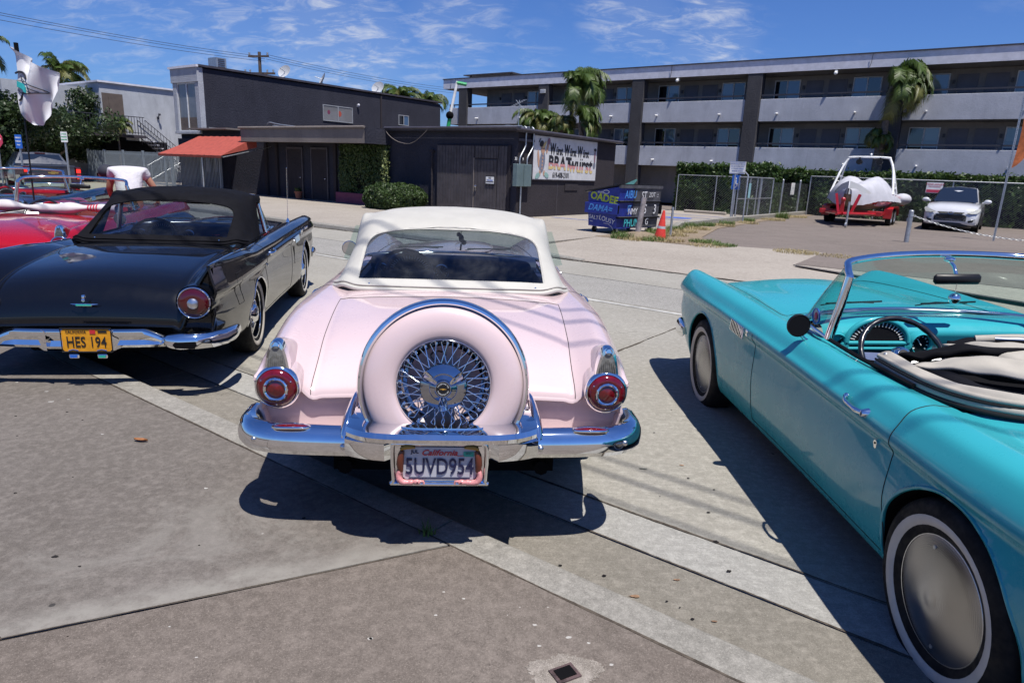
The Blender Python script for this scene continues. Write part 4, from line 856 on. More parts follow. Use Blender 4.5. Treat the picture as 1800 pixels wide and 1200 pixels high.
for k in range(3): part('post',MB().cyl((k*1.9,0,0),(k*1.9,0,1.8),.025,n=8),MT['galv'],cf3,40)
part('top_rail',MB().tube([(0,0,1.8),(4.4,0,1.8)],.018,6),MT['galv'],cf3,40); part('mesh',chain(MB(),0,4.4,.1,1.8,.12,.0022),MT['galv'],cf3,kind='stuff')
lw=bthing('low_concrete_wall','low pale concrete wall between the parking bays and the gravel lot','wall',4.98,1.7)
part('wall',MB().loft([[(-.09,y,0),(-.09,y,z),(.0,y,z+.02),(.12,y,z),(.12,y,0)] for y,z in((0,.12),(.5,.24),(5,.27),(12,.26),(19,.24))]),MT['curb'],lw)
part('wheel_stop',MB().bbox(-3.9,-1.9,10.2,10.4,.1,.22,.03),MT['farwalk'],lw)
# parking sign on pole
ps=bthing('parking_sign','white parking notice above a blue disabled parking sign on a pole at the gate','sign',4.78,7.85)
part('pole',MB().box(-.025,.025,-.01,.02,.05,2.35),MT['galv'],ps)
part('panel',MB().box(-.30,.30,-.035,-.012,1.88,2.34),MT['white'],ps); part('panel_border',MB().box(-.29,.29,-.039,-.036,2.31,2.325).box(-.29,.29,-.039,-.036,1.895,1.91),MT['bluepaint'],ps)
for i,s_ in enumerate(('UNAUTHORIZED VEHICLES','WILL BE TOWED AWAY','AT OWNERS EXPENSE','MINIMUM FINE $250')): text('lettering',s_,.052,MT['bluepaint'],ps,Matrix.Translation((0,-.04,2.25-.085*i))@MREAR,.0008,sx=.9)
MT['hblue']=mat('blue_disabled_sign',(.02,.12,.50),.4,var=.05)
hb=part('blue_panel',MB().box(-.16,.16,-.036,-.012,1.30,1.84),MT['hblue'],ps)
part('wheelchair_symbol',MB().tube([(.0,-.04,1.66),(.0,-.04,1.52),(.08,-.04,1.51),(.10,-.04,1.42)],.016,5).tube([(.06*math.cos(a)-.02,-.04,1.45+.08*math.sin(a)) for a in [2.2+i*.35 for i in range(14)]],.012,5).ball((0,-.045,1.71),.025,n=8),MT['white'],hb)
# post with chain on the right, leaning marker posts, sign pole with banner
mp=bthing('chain_post','short galvanised post carrying a sagging chain at the lot entrance','post',11.25,4.1)
part('post',MB().cyl((0,0,0),(0,0,.98),.065,n=14).ball((0,0,.985),.067,.067,.03,12),MT['galv'],mp,40)
chn=bthing('barrier_chain','rusty sagging chain stretched from the short post across the lot','chain',11.25,4.1)
mb=MB(); N=70
for i in range(N):
    a=i/N; b=(i+1)/N
    f=lambda t:Vector((.06+5.2*t,-.3*t,.86-.75*4*t*(1-t)*.55-.1*t))
    p=f((a+b)/2); q_=(f(b)-f(a)).to_track_quat('X','Y').to_matrix().to_4x4(); M=Matrix.Translation(p)@q_@Matrix.Rotation(1.57*(i%2),4,'X')
    mb.tube([(.048*math.cos(t),.018*math.sin(t),0) for t in [k*math.pi/4 for k in range(8)]],.007,5,closed=True,M=M)
part('chain_links',mb,MT['galv'],chn,kind='stuff'); part('padlock',MB().bbox(-.09,-.05,-.03,.03,.68,.78,.008),MT['galv'],chn); part('loop',MB().tube([(.075*math.cos(t),.075*math.sin(t),.86+.02*math.sin(t)) for t in [k*.4 for k in range(16)]],.008,5,closed=True),MT['galv'],chn)
bp=thing('banner_pole','tall perforated steel sign pole with orange banner at the right edge','pole',G(1745,428,0.),BA)
hp=5.0
part('pole',MB().box(-.03,.03,-.03,.03,0,hp),MT['galv'],bp)
hm=MB()
for k in range(95): hm.add([(-.008,-.0315,.1+k*.05),(.008,-.0315,.1+k*.05),(.008,-.0315,.116+k*.05),(-.008,-.0315,.116+k*.05)],[(0,1,2,3)])
part('pole_holes',hm,MT['dark'],bp)
MT['orange']=mat('orange_red_banner',(.50,.14,.04),.6,var=.3,vs=6); part('banner',MB().grid(lambda u,v:(.06+.05*math.sin(math.pi*v)+u*.42*math.sin(math.pi*min(1,v*1.1))**.7,-.03+.03*math.sin(v*5),2.35+v*2.2),6,24),MT['orange'],bp,50)
lp=bthing('leaning_post','weathered leaning steel post in a grass tuft at the skip','post',5.95,-2.76); part('post',MB().cyl((.0,0,.0),(.10,.05,1.12),.075,.065,n=12),mat('weathered_post',(.30,.27,.27),.7,.2,var=.3,vs=8),lp,40)
gp=bthing('thin_post','thin grey steel post directly behind the traffic cone','post',6.35,-1.55); part('post',MB().cyl((0,0,0),(0,0,.88),.032,n=10),MT['galv'],gp,40)
co=bthing('traffic_cone','dirty orange red traffic cone with grey band beside the thin post','traffic cone',6.5,-2.55,.1)
MT['cone']=mat('orange_red_cone',(.62,.045,.03),.5,var=.15,vs=8); part('cone_body',MB().lathe([(.155,.03),(.12,.2),(.028,.73),(.0,.735)],n=20).lathe([(.18,.03),(.155,.03)],n=20),MT['cone'],co,40)
part('reflective_band',MB().lathe([(.1075,.28),(.084,.40)],n=20),MT['st_white'],co,40); part('base',MB().bbox(-.19,.19,-.19,.19,0,.035,.01),MT['blackplastic'],co); co.rotation_euler=(R(4),R(2),.3)
# ---------------------------------------------------------------- dumpster
du=thing('dumpster','blue and grey dumpster covered in graffiti beside the charcoal shop','dumpster',B(5.20,-2.45,.1),BA+R(-10))
MT['dblue']=mat('blue_dumpster_paint',(.012,.028,.24),.45,.1,var=.2,vs=4); MT['dgrey']=mat('grey_dumpster_paint',(.075,.075,.085),.6,.2,var=.3,vs=4)
W=1.05;L=1.85
def dsec(y): return [(-W+.04,y,.17),(0-.05,y,.15),(.0,y,1.27),(-W-.02,y,1.08)]
side=[(-W+.05,.17),(-.04,.15),(.03,1.26),(-W-.02,1.07)]
mb=MB().loft([[(a,0,b) for a,b in side],[(a,L,b) for a,b in side]]); mb.m=[0]*len(mb.m)
body=part('body',mb,[MT['dblue'],MT['dgrey']],du)
part('back_panel',MB().box(-.0,.03,.62,L-.01,.17,1.24,Matrix.Rotation(R(3.5),4,'Y')@Matrix.Translation((-.06,0,0))),MT['dgrey'],du)
for zc in(.42,.84): part('back_ridge',MB().box(-.06,.055,-.01,L+.01,zc,zc+.035),MT['dark'],du)
for zc,mm in((.455,'dblue'),(.875,'dblue')): part('ridge_lip',MB().box(-.05,.05,.0,L,zc,zc+.02),MT['dgrey'],du)
part('fork_pocket',MB().bbox(-W-.04,.04,-.10,-.002,.52,.80,.008),MT['dblue'],du); part('pocket_hole',MB().box(.041,.045,-.08,-.02,.55,.77),MT['dark'],du)
part('fork_pocket',MB().bbox(-W-.04,.04,L+.002,L+.10,.52,.80,.008),MT['dark'],du)
part('rim',MB().box(.0,.07,-.03,L+.03,1.22,1.30),MT['dgrey'],du)
part('lid',MB().add([(-W-.10,-.05,1.10),(.05,-.05,1.325),(.05,L+.05,1.325),(-W-.10,L+.05,1.10),(-W-.10,-.05,1.07),(.05,-.05,1.29),(.05,L+.05,1.29),(-W-.10,L+.05,1.07)],[(0,1,2,3),(7,6,5,4),(0,4,5,1),(1,5,6,2),(2,6,7,3),(3,7,4,0)]),MT['blackplastic'],du)
MT['tarp']=mat('green_plastic_lid',(.06,.17,.15),.5,var=.2); part('raised_lid',MB().box(-1.0,.1,1.6,1.64,0,.45,Matrix.Translation((-.15,.5,1.22))@Matrix.Rotation(R(-22),4,'Y')@Matrix.Rotation(R(-60),4,'X')@Matrix.Translation((0,-1.6,0))),MT['tarp'],du)
for x,y in((-W+.15,.15),(-.15,.15),(-W+.15,L-.15),(-.15,L-.15)):
    c_=part('caster',MB().cyl((x-.03,y,.08),(x+.03,y,.08),.08,n=14),MT['rubber'],du,40); part('caster_fork',MB().box(x-.05,x-.035,y-.03,y+.03,.06,.17).box(x+.035,x+.05,y-.03,y+.03,.06,.17).box(x-.05,x+.05,y-.04,y+.04,.15,.18),MT['galv'],c_)
MT['gyel']=mat('yellow_green_spray',(.42,.50,.03),.5,var=.15); MT['gwhite']=mat('white_spray',(.62,.62,.64),.5,var=.15); MT['gblue']=mat('light_blue_spray',(.06,.25,.62),.5,var=.15); MT['gteal']=mat('teal_spray',(.05,.42,.45),.5,var=.15)
def DF(x,z,y=-.004,rot=0): return Matrix.Translation((x,y,z))@MREAR@Matrix.Rotation(rot,4,'Z')
text('graffiti','OADEE',.27,MT['gyel'],du,DF(-.50,.93,-.006,-.13),.010,0,1.1); text('graffiti','DAMA=',.24,MT['gblue'],du,DF(-.55,.66,-.104,-.05),.003,.3,1.0)
text('graffiti','SALT',.15,MT['gwhite'],du,DF(-.82,.40,-.006,-.1),.001,0,1.); text('graffiti','LOUSY',.18,MT['gwhite'],du,DF(-.36,.36,-.006,-.2),.001,0,1.)
def spray(pts,mm,r=.011,y=-.006): return part('graffiti_stroke',MB().tube([(p[0],y,p[1]) for p in pts],r,5,flat=.25,up=(0,1,0)),MT[mm],du)
spray([(-.46,.27),(-.3,.26),(-.18,.19),(-.12,.12)],'gwhite',.007); spray([(-.95,.30),(-.85,.285)],'gwhite',.006)
spray([(-.44+.1*math.cos(a),1.10+.045*math.sin(a)) for a in [i*.4 for i in range(17)]],'gwhite',.010)
for k in range(7): spray([(-.76+.03*k,1.06+.01*k),(-.72+.03*k,1.12-.006*k),(-.70+.03*k,1.05)],'gwhite',.006)
def DB(y,z,rot=0,x=.034): return Matrix.Translation((x+(z-.15)*.062-.04,y,z))@MS@Matrix.Rotation(rot,4,'Z')
for s_,sz,mm,y_,z_ in(('AIBU',.34,'gblue',.38,1.05),('ST',.33,'gwhite',.98,1.03),('ZOT',.20,'gwhite',1.35,1.05),('::',.2,'gwhite',1.62,1.05),('IT',.28,'gblue',.38,.68),('NMY',.28,'gwhite',.55,.60),('S',.40,'gwhite',1.1,.66),('3',.42,'gwhite',1.55,.65),('PHUN',.36,'gteal',.55,.30),('G',.3,'gwhite',1.25,.32)): text('graffiti',s_,sz*.86,MT[mm],du,DB(y_,z_,.02,.075),.0,.15,.8)
# ---------------------------------------------------------------- utility pole and wires
up_=thing('utility_pole','wooden utility pole with two crossarms rising behind the charcoal building','utility pole',at(466,300,62)-Vector((0,0,at(466,300,62).z)),BA*.4)
tz=at(466,92,62).z
MT['wood']=mat('dark_pole_wood',(.07,.05,.04),.9,var=.2)
part('pole',MB().cyl((0,0,0),(0,0,tz),.17,.13,n=10),MT['wood'],up_,40)
part('crossarm',MB().box(-1.0,1.0,-.2,-.08,tz-.75,tz-.6,Matrix.Rotation(-.0,4,'Y')@Matrix.Translation((0,0,.3))),MT['wood'],up_)
part('crossarm',MB().box(-1.55,1.55,-.2,-.08,tz-1.85,tz-1.68),MT['wood'],up_); part('brace',MB().cyl((0,-.15,tz-2.6),(-.8,-.15,tz-1.8),.03,n=6).cyl((0,-.15,tz-2.6),(.8,-.15,tz-1.8),.03,n=6),MT['wood'],up_)
for x,z in((-1.4,-1.68),(-.9,-1.68),(.8,-1.68),(1.4,-1.68),(-.9,-.3),(.9,-.3)): part('insulator',MB().cyl((x,-.14,tz+z),(x,-.14,tz+z+.22),.06,.09,n=8),MT['galv'],up_,40)
part('transformer_arm',MB().box(2.2,5.2,.5,.6,tz-2.9,tz-2.75),MT['wood'],up_)
for k in range(5): part('insulator',MB().cyl((2.5+.6*k,.55,tz-2.75),(2.5+.6*k,.55,tz-2.5),.07,n=8),MT['galv'],up_,40)
MT['wire']=mat('black_wire',(.02,.02,.025),.6,var=0)
def wire(a,b,sag,r,lab,n=30):
    pts=[a.lerp(b,i/n)-Vector((0,0,sag*4*(i/n)*(1-i/n))) for i in range(n+1)]
    return tag(part('overhead_wire',MB().tube(pts,r,5),MT['wire'],smooth=60),lab,'wire')
pw=at(466,96,62)
for i,(dy,dz,lab) in enumerate(((16,100,'upper far wire crossing the sky to the utility pole'),(20,104,'middle far wire crossing the sky to the utility pole'),(30,108,'lower far wire crossing the sky to the utility pole'))):
    wire(at(-120,dy-18,40),at(466,dz,61.5),.25,.016,lab); wire(at(468,dz-4,61.5),at(800,156+i*4,90),.3,.016,lab.replace('to the utility pole','from the utility pole to the motel'))
wire(B(-30,-16.98,9.3),B(60,-16.98,9.3),.6,.016,'near overhead wire above the pavement edge, outer one'); wire(B(-30,-16.80,9.3),B(60,-16.80,9.3),.55,.014,'near overhead wire above the kerb, inner one'); wire(B(-30,-17.12,9.1),B(60,-17.3,9.1),.6,.013,'near overhead wire lowest above the pavement')
# aerial and green lift near the motel
an=bthing('aerial','thin rooftop aerial above the corner of the charcoal shop','aerial',-.9,1.2,3.0); part('mast',MB().cyl((0,0,0),(0,0,1.05),.015,n=6),MT['galv'],an)
m_=MB()
for k in range(7): m_.cyl((-.25+.08*k,-.12,.85+.03*k),(-.25+.08*k,.12,.88+.03*k),.008,n=4)
m_.cyl((-.28,0,.86),(.28,0,1.06),.01,n=5).cyl((-.15,0,1.05),(.2,0,.75),.01,n=5); part('elements',m_,MT['galv'],an)
MT['green']=mat('green_lift_paint',(.03,.35,.12),.4)
gl_=thing('boom_lift','green and white boom lift arm left of the motel end','lift',at(783,300,50)-Vector((0,0,at(783,300,50).z)),0)
z1=at(783,200,50).z; part('lower_arm',MB().cyl((-.2,0,z1-3),(.3,0,z1),.14,n=8),MT['green'],gl_); part('upper_arm',MB().cyl((.25,0,z1-.2),(.75,0,z1+2.2),.10,n=8),MT['white'],gl_); part('joint',MB().ball((.25,0,z1-.1),.28,n=10),MT['dark'],gl_); part('platform_arm',MB().cyl((.7,0,z1+2.1),(1.4,0,z1+2.0),.12,n=8),MT['green'],gl_)
# signs at the left
def rsign(px,py,d,w_,h_,lab,kind):
    p=at(px,py,d); t=thing('street_sign',lab,'sign',Vector((p.x,p.y,0)),BA*.35); z=p.z
    part('pole',MB().box(-.03,.03,0,.04,0,z+h_/2),MT['galv'],t)
    if kind=='blue':
        part('panel',MB().box(-w_/2,w_/2,-.02,0,z-h_/2,z+h_/2),MT['hblue'],t)
        for k,s_ in enumerate(('DISABLED','PARKING','ONLY')): text('lettering',s_,w_*.2,MT['white'],t,Matrix.Translation((0,-.022,z+h_*.28-k*h_*.26))@MREAR,.002)
    elif kind=='green':
        part('panel',MB().box(-w_/2,w_/2,-.02,0,z-h_/2,z+h_/2),MT['white'],t)
        for k,s_ in enumerate(('2 HOUR','PARKING','8AM-6PM')): text('lettering',s_,w_*.22,MT['green'],t,Matrix.Translation((0,-.022,z+h_*.28-k*h_*.27))@MREAR,.002)
    else:
        part('panel',MB().prism([(w_/2*1.08*math.cos(a),w_/2*1.08*math.sin(a)) for a in [R(22.5+45*i) for i in range(8)]],0,.02,Matrix.Translation((0,-.02,z))@MREAR),MT['signred'],t)
        text('lettering','STOP',w_*.34,MT['white'],t,Matrix.Translation((0,-.045,z))@MREAR,.004)
rsign(33,249,25,.28,.48,'blue disabled parking sign left of the grey truck cab','blue'); rsign(113,241,25,.27,.36,'white and green parking sign behind the grey truck','green'); rsign(-6,246,27,.62,.6,'red octagonal stop sign cut by the left edge','stop')
# ---------------------------------------------------------------- two seat fifties convertibles
for nm,c in (('pink',(.635,.492,.497)),('turq',(.033,.335,.385)),('nblack',(.0035,.004,.006)),('red',(.33,.0025,.008)),('navy',(.005,.010,.035))):
    MT[nm]=paint(nm+'_car_paint',c,.28 if nm!='nblack' else .34,coat={'turq':.5,'nblack':1.}.get(nm,1.),bspec=.22 if nm not in('nblack','navy') else .05)
MT['vinylwhite']=mat('cream_white_vinyl',(.44,.425,.385),.55,var=.05,vs=6,bump=.25,bs=300,bd=.002)
MT['vinylblack']=mat('black_canvas',(.007,.007,.009),.8,spec=.08,var=.15,vs=6,bump=.3,bs=300,bd=.002)
MT['cream']=mat('cream_canvas',(.38,.35,.30),.7,var=.08,vs=8,bump=.3,bs=260,bd=.003)
MT['inblack']=mat('black_lining',(.006,.006,.008),.85,spec=.1); MT['inblue']=mat('dark_blue_vinyl',(.03,.04,.10),.5); MT['inwhite']=mat('white_vinyl_seat',(.55,.53,.50),.5); MT['inred']=mat('red_vinyl_seat',(.28,.02,.03),.5)
MT['winvinyl']=glass('clear_vinyl_window',(.50,.54,.62),1.5,.05,.06,.5); MT['winvinyl2']=glass('smoked_vinyl_window',(.42,.42,.50),1.4,.04,.03,.5)
MT['steerblack']=mat('black_steering_rim',(.010,.010,.012),.25,coat=.5); MT['platewhite']=mat('plate_white',(.50,.50,.54),.5,var=.08); MT['platenavy']=mat('plate_navy_ink',(.012,.015,.06),.5,var=0); MT['platered']=mat('plate_red_ink',(.5,.02,.03),.5,var=0)
MT['plateyel']=mat('plate_yellow',(.62,.27,.01),.45,var=.15,vs=20); MT['plateblk']=mat('plate_black_ink',(.012,.01,.01),.5,var=0); MT['pinkfig']=mat('pink_ornament',(.62,.25,.25),.35,coat=.5,var=.3,vs=60); MT['brownfig']=mat('brown_red_ornament',(.12,.03,.015),.4); MT['yelfig']=mat('ochre_ornament',(.40,.22,.03),.4); MT['tealst']=mat('teal_sticker',(.02,.36,.27),.4)
# cast disc with circular machining lines
def machined(name):
    t=NT(name); g=t.n('ShaderNodeSeparateXYZ'); t.l(t.tc.outputs['Object'],g.inputs[0])
    rr=t.math('SQRT',t.math('ADD',t.math('POWER',g.outputs[1],2),t.math('POWER',g.outputs[2],2)))
    wv=t.math('SINE',t.math('MULTIPLY',rr,900)); 
    c=t.mix(t.rng(t.noise(3,4,.6),.3,.7),(.34,.335,.34),(.42,.415,.42)); nm=t.bump(wv,.10,.001)
    b=t.bsdf(c,.26,1,0,.5,nm); b.inputs['Anisotropic'].default_value=.8
    tg=t.n('ShaderNodeTangent'); tg.direction_type='RADIAL'; tg.axis='X'; t.l(tg.outputs[0],b.inputs['Tangent']); return t.mat
MT['disc']=machined('spun_metal_disc')
class Car:
    def __init__(s,style,WB=2.59):
        s.style=style; s.k=WB/2.59; s.WB=WB; s.yr=-1.075 if style!='57' else -1.20
        f57=style=='57'
        s.Wm=[(-1.3,.80),(-1.1,.80),(-.8,.835),(-.4,.868),(0,.882),(.5,.872),(1.2,.868),(1.9,.878),(2.6,.888),(3.0,.882),(3.25,.868),(3.38,.845),(3.45,.80)]
        s.Zf=[(-1.3,.80),(-1.1,.815),(-.95,.845),(-.6,.885),(-.2,.905),(.3,.905),(.8,.905),(1.3,.915),(1.8,.93),(2.5,.95),(3.0,.958),(3.25,.956),(3.36,.94),(3.42,.91)]
        s.Zc=[(-1.3,.69),(-.4,.72),(.2,.735),(.8,.75),(1.7,.775),(2.3,.79),(3.4,.78)]
        s.Zv=[(-1.09,.62),(-1.075,.668),(-1.066,.687),(-1.045,.706),(-1.01,.726),(-.9,.768),(-.7,.815),(-.4,.855),(0,.885),(.3,.897),(1.2,.885),(1.7,.90),(2.2,.905),(2.8,.885),(3.2,.85),(3.42,.78)]
        s.Zd=[(-1.09,.63),(-1.075,.682),(-1.066,.703),(-1.045,.724),(-1.01,.747),(-.9,.797),(-.7,.845),(-.4,.885),(0,.912),(.3,.922),(1.2,.92),(1.7,.935),(2.2,.95),(2.8,.93),(3.2,.885),(3.42,.80)]
        s.xf=[(-1.3,.705),(-.9,.715),(-.5,.74),(0,.755),(1,.755),(2,.765),(3,.765),(3.45,.74)]
        s.xv=[(-1.3,.575),(-1.0,.575),(-.6,.60),(0,.63),(1,.64),(1.7,.64),(2.4,.60),(3.0,.56),(3.45,.52)]
        s.Zb=[(-1.3,.44),(-1.0,.40),(-.7,.33),(-.3,.255),(.5,.235),(2.0,.235),(2.9,.25),(3.1,.30),(3.45,.42)]
        if f57:
            s.Wm=[(-1.5,.83),(-1.25,.845),(-.9,.865),(-.4,.880)]+s.Wm[4:]
            s.Zf=[(-1.5,.885),(-1.2,.915),(-.9,.925),(-.4,.925),(.1,.905),(.3,.905)]+s.Zf[6:]
            s.xf=[(-1.5,.785),(-.9,.79),(-.3,.79),(.2,.765),(1,.755),(2,.765),(3,.765),(3.45,.74)]
            s.xv=[(-1.5,.60),(-1.0,.61),(-.6,.61),(0,.63),(1,.64),(1.7,.64),(2.4,.60),(3.0,.56),(3.45,.52)]
            s.Zv=[(-1.21,.40),(-1.20,.50),(-1.195,.545),(-1.18,.60),(-1.15,.655),(-1.10,.705),(-1.03,.748),(-.93,.785),(-.8,.815),(-.6,.842),(-.4,.862),(0,.89),(.3,.897)]+s.Zv[8:]
            s.Zd=[(-1.21,.40),(-1.20,.51),(-1.195,.56),(-1.18,.625),(-1.15,.685),(-1.10,.74),(-1.03,.785),(-.93,.823),(-.8,.852),(-.6,.878),(-.4,.897),(0,.915),(.3,.922)]+s.Zd[8:]
            s.Zb=[(-1.5,.42),(-1.2,.38),(-.9,.31),(-.3,.255)]+s.Zb[4:]
    def Y(s,y): return y*s.k if 0<y<2.59 else (y+s.WB-2.59 if y>=2.59 else y)   # stretch between axles
    def sec(s,y,N=4):
        Wm,Zf,Zc,Zv,Zd,xf,xv,zb=[cat(q,y) for q in(s.Wm,s.Zf,s.Zc,s.Zv,s.Zd,s.xf,s.xv,s.Zb)]
        cr=1 if y>-.9 else max(0,(y+1.2)/.3)
        fl=.018*math.exp(-((y-.0)/.5)**2)
        P=[(Wm-.16,zb+.0),(Wm-.075,zb-.006),(Wm-.040,zb+.05),(Wm-.018,zb+.16),(Wm-.006+fl,(zb+Zc)/2+.05),(Wm-.014+fl*.5,Zc-.060),(Wm-.012,Zc-.020),(Wm+.010*cr,Zc+.014),(Wm+.008,Zc+.050),(Wm-.016,Zf-.075),(Wm-.055,Zf-.022),(xf,Zf)]
        if s.style=='57':
            fin=max(0,min(1,(-.1-y)/.8)); P[-2]=(Wm-.030,Zf-.03+.02*fin); P[-1]=(xf+.02*fin,Zf)
        P+=[(xf-(xf-xv)*.45,Zf-(Zf-Zv)*.40),(xv,Zv),(xv-.05,Zv+(Zd-Zv)*.22)]
        for f in(.8,.6,.4,.2,0): 
            x=(xv-.05)*f; P.append((x,Zv+(Zd-Zv)*(1-.78*(f*f))))
        P[-1]=(0,Zd)
        if y>1.85 and s.style!='x':                    # hood scoop / power dome
            b=.03*math.exp(-((y-2.5)/.55)**2)
            for i in range(-5,0): P[i]=(P[i][0],P[i][1]+b*(1-(abs(P[i][0])/.33)**2 if abs(P[i][0])<.33 else 0))
        return P,s.Y(y)
    def surf(s,ny=.03,N=4):
        ys=[]; y=s.yr
        marks=[.32,1.66,-.02,1.78,.27,1.62]
        while y<3.40: ys.append(y); y+=ny
        ys.append(3.42)
        for mk in marks:
            i=min(range(len(ys)),key=lambda j:abs(ys[j]-mk)); ys[i]=mk
        if s.style=='57': ys=[q for q in ys if q>-1.06]+[-1.2,-1.1993,-1.1985,-1.1975,-1.196,-1.194,-1.191,-1.187,-1.181,-1.174,-1.165,-1.155,-1.143,-1.13,-1.115,-1.10,-1.08]
        else: ys=ys+[-1.073,-1.070,-1.066,-1.061,-1.055,-1.04,-1.03]
        ys=sorted(set(round(q,5) for q in ys)); s.ys=ys
        rows=[]
        for y in ys:
            P,Yy=s.sec(y); c=crv([(p[0],Yy,p[1]) for p in P],N); rows.append(c)
        # rounded rear edge turned inwards, rounded nose
        def inset(row,d,dy):
            zc=.62; xc=0; out=[]
            n=len(row)
            for i,p in enumerate(row):
                a=row[max(0,i-1)]; b=row[min(n-1,i+1)]; t=Vector((b.x-a.x,0,b.z-a.z)); t.normalize(); nn=Vector((-t.z,0,t.x))   # inward normal
                q=p+nn*d; q.y=p.y+dy; 
                if i==n-1: q.x=0
                out.append(q)
            return out
        r0=rows[0]; s.nrear=0
        pre=[inset(r0,.022,.03),inset(r0,.02,.002),inset(r0,.014,-.006),inset(r0,.006,-.005)]
        rows=pre+rows; s.off=len(pre); s.cap_r=pre[0]
        r1=rows[-1]; post=[inset(r1,.008,.012),inset(r1,.02,.02),inset(r1,.032,.024)]
        rows=rows+post; s.rows=rows; return rows
    def xside(s,Yy,z):
        y=Yy/s.k if 0<Yy<s.WB else (Yy-s.WB+2.59 if Yy>=s.WB else Yy)
        P,_=s.sec(y); c=crv([(p[0],0,p[1]) for p in P[1:12]],6)
        for a,b in zip(c[:-1],c[1:]):
            if (a.z-z)*(b.z-z)<=0 and abs(a.z-b.z)>1e-6: return a.x+(b.x-a.x)*(z-a.z)/(b.z-a.z)
        return c[0].x if z<c[0].z else c[-1].x
def frame_mb(pts,r,n=8,**k): return MB().tube(pts,r,n,**k)
def build_car(style,pm,label,origin,heading,top,WB=2.59,wheel_='disc',interior='inblue',group=None):
    C_=Car(style,WB); N=4; rows=C_.surf(.03,N); nv=len(rows[0]); ys=C_.ys; off=C_.off
    T=thing('convertible_car',label,'car',origin,heading,group)
    P=MT[pm]; RA=.372 if style!='57' else .365; hubs=[(0.,.335),(C_.WB,.335)]
    rarch=(RA,RA+.02)
    if style=='57': rarch=(.318,RA)
    # control index -> fine index
    ci=lambda k:k*N
    vbelt=ci(11); vval=ci(13)
    def region(i,j):
        y=ys[i-off] if 0<=i-off<len(ys)-1 else None
        if y is None: return 'body'
        if y>=.27-1e-6 and y<1.62-1e-6 and j>=ci(12)+2: return None
        if y>=.32-1e-6 and y<1.66-1e-6 and ci(2)<=j<ci(12): return 'door'
        if y<-.02-1e-6 and j>=vval: return 'trunk_lid'
        if y>=1.78-1e-6 and j>=ci(12)+2: return 'hood'
        return 'body'
    for side in(-1,1):
        V=[[Vector((p.x*side,p.y,p.z)) for p in row] for row in rows]
        ins=[[False]*nv for _ in rows]
        for i,row in enumerate(V):
            for j,p in enumerate(row):
                if j<ci(9)+2:
                    for h,ra in zip(hubs,rarch):
                        dy,dz=p.y-h[0],p.z-h[1]
                        if dy*dy+dz*dz<ra*ra: ins[i][j]=(h,ra)
        F={}
        for i in range(len(V)-1):
            for j in range(nv-1):
                q=[(i,j),(i+1,j),(i+1,j+1),(i,j+1)]
                if all(ins[a][b] for a,b in q): continue
                g=region(i,j)
                if g: F.setdefault(g,[]).append(q)
        for i,row in enumerate(V):
            for j,p in enumerate(row):
                if ins[i][j]:
                    h,ra=ins[i][j]; dy,dz=p.y-h[0],p.z-h[1]; d=math.hypot(dy,dz) or 1e-6
                    if d>ra*.6: p.y=h[0]+dy/d*ra; p.z=h[1]+dz/d*ra
        C_.F=getattr(C_,'F',{}); 
        for g,qs in F.items():
            mb=C_.F.setdefault((g,side if g=='door' else 0),MB()); idx={}
            for q in qs:
                f=[]
                for a in q:
                    k_=(a,)
                    if k_ not in idx: idx[k_]=len(mb.v); mb.v.append(tuple(V[a[0]][a[1]]))
                    f.append(idx[k_])
                if side<0: f=f[::-1]
                mb.f.append(tuple(f)); mb.m.append(0)
    for (g,sd),mb in C_.F.items():
        me=mb.mesh(g,P,None)
        import bmesh
        bm=bmesh.new(); bm.from_mesh(me); bmesh.ops.remove_doubles(bm,verts=bm.verts,dist=.0004)
        bmesh.ops.recalc_face_normals(bm,faces=bm.faces); bm.to_mesh(me); bm.free()
        me.polygons.foreach_set('use_smooth',[True]*len(me.polygons)); me.set_sharp_from_angle(angle=R(50))
        o=link(g,me,T)
        if g=='door': (C_.__dict__.setdefault('doors',{}))[sd]=o
        if g=='body': C_.body=o
        if g=='trunk_lid': C_.lid=o
        if g=='hood': C_.hood=o
    # rear panel and nose closing
    for nm,row,fl in(('tail_panel',C_.cap_r,0),('grille_panel',rows[-1],1)):
        pts=[(p.x,p.y,p.z) for p in row]; jp=max(range(ci(9),ci(12)),key=lambda j:pts[j][2]); zlo=min(p[2] for p in pts); mb=MB(); xp=pts[jp][0]
        for sd in(-1,1):
            for j in range(jp,len(pts)-1):
                (x0,y0,z0),(x1,y1,z1)=pts[j],pts[j+1]; mb.add([(sd*x0,y0,z0),(sd*x1,y1,z1),(sd*x1,y1,zlo),(sd*x0,y0,zlo)],[(0,1,2,3) if sd<0 else (3,2,1,0)])
            for j in range(0,jp):
                (x0,y0,z0),(x1,y1,z1)=pts[j],pts[j+1]
                if x0>xp and x1>xp: mb.add([(sd*x0,y0,z0),(sd*x1,y1,z1),(sd*xp,y1,z1),(sd*xp,y0,z0)],[(0,1,2,3) if sd<0 else (3,2,1,0)])
        part(nm,mb,P if not fl else MT['chrome'],T)
    # seams along the surface
    def S(i,j,side,o=.0012):
        p=rows[i][j]; return Vector((p.x*side,p.y,p.z))
    def iy(y): return off+min(range(len(ys)),key=lambda k:abs(ys[k]-y))
    sm=MB()
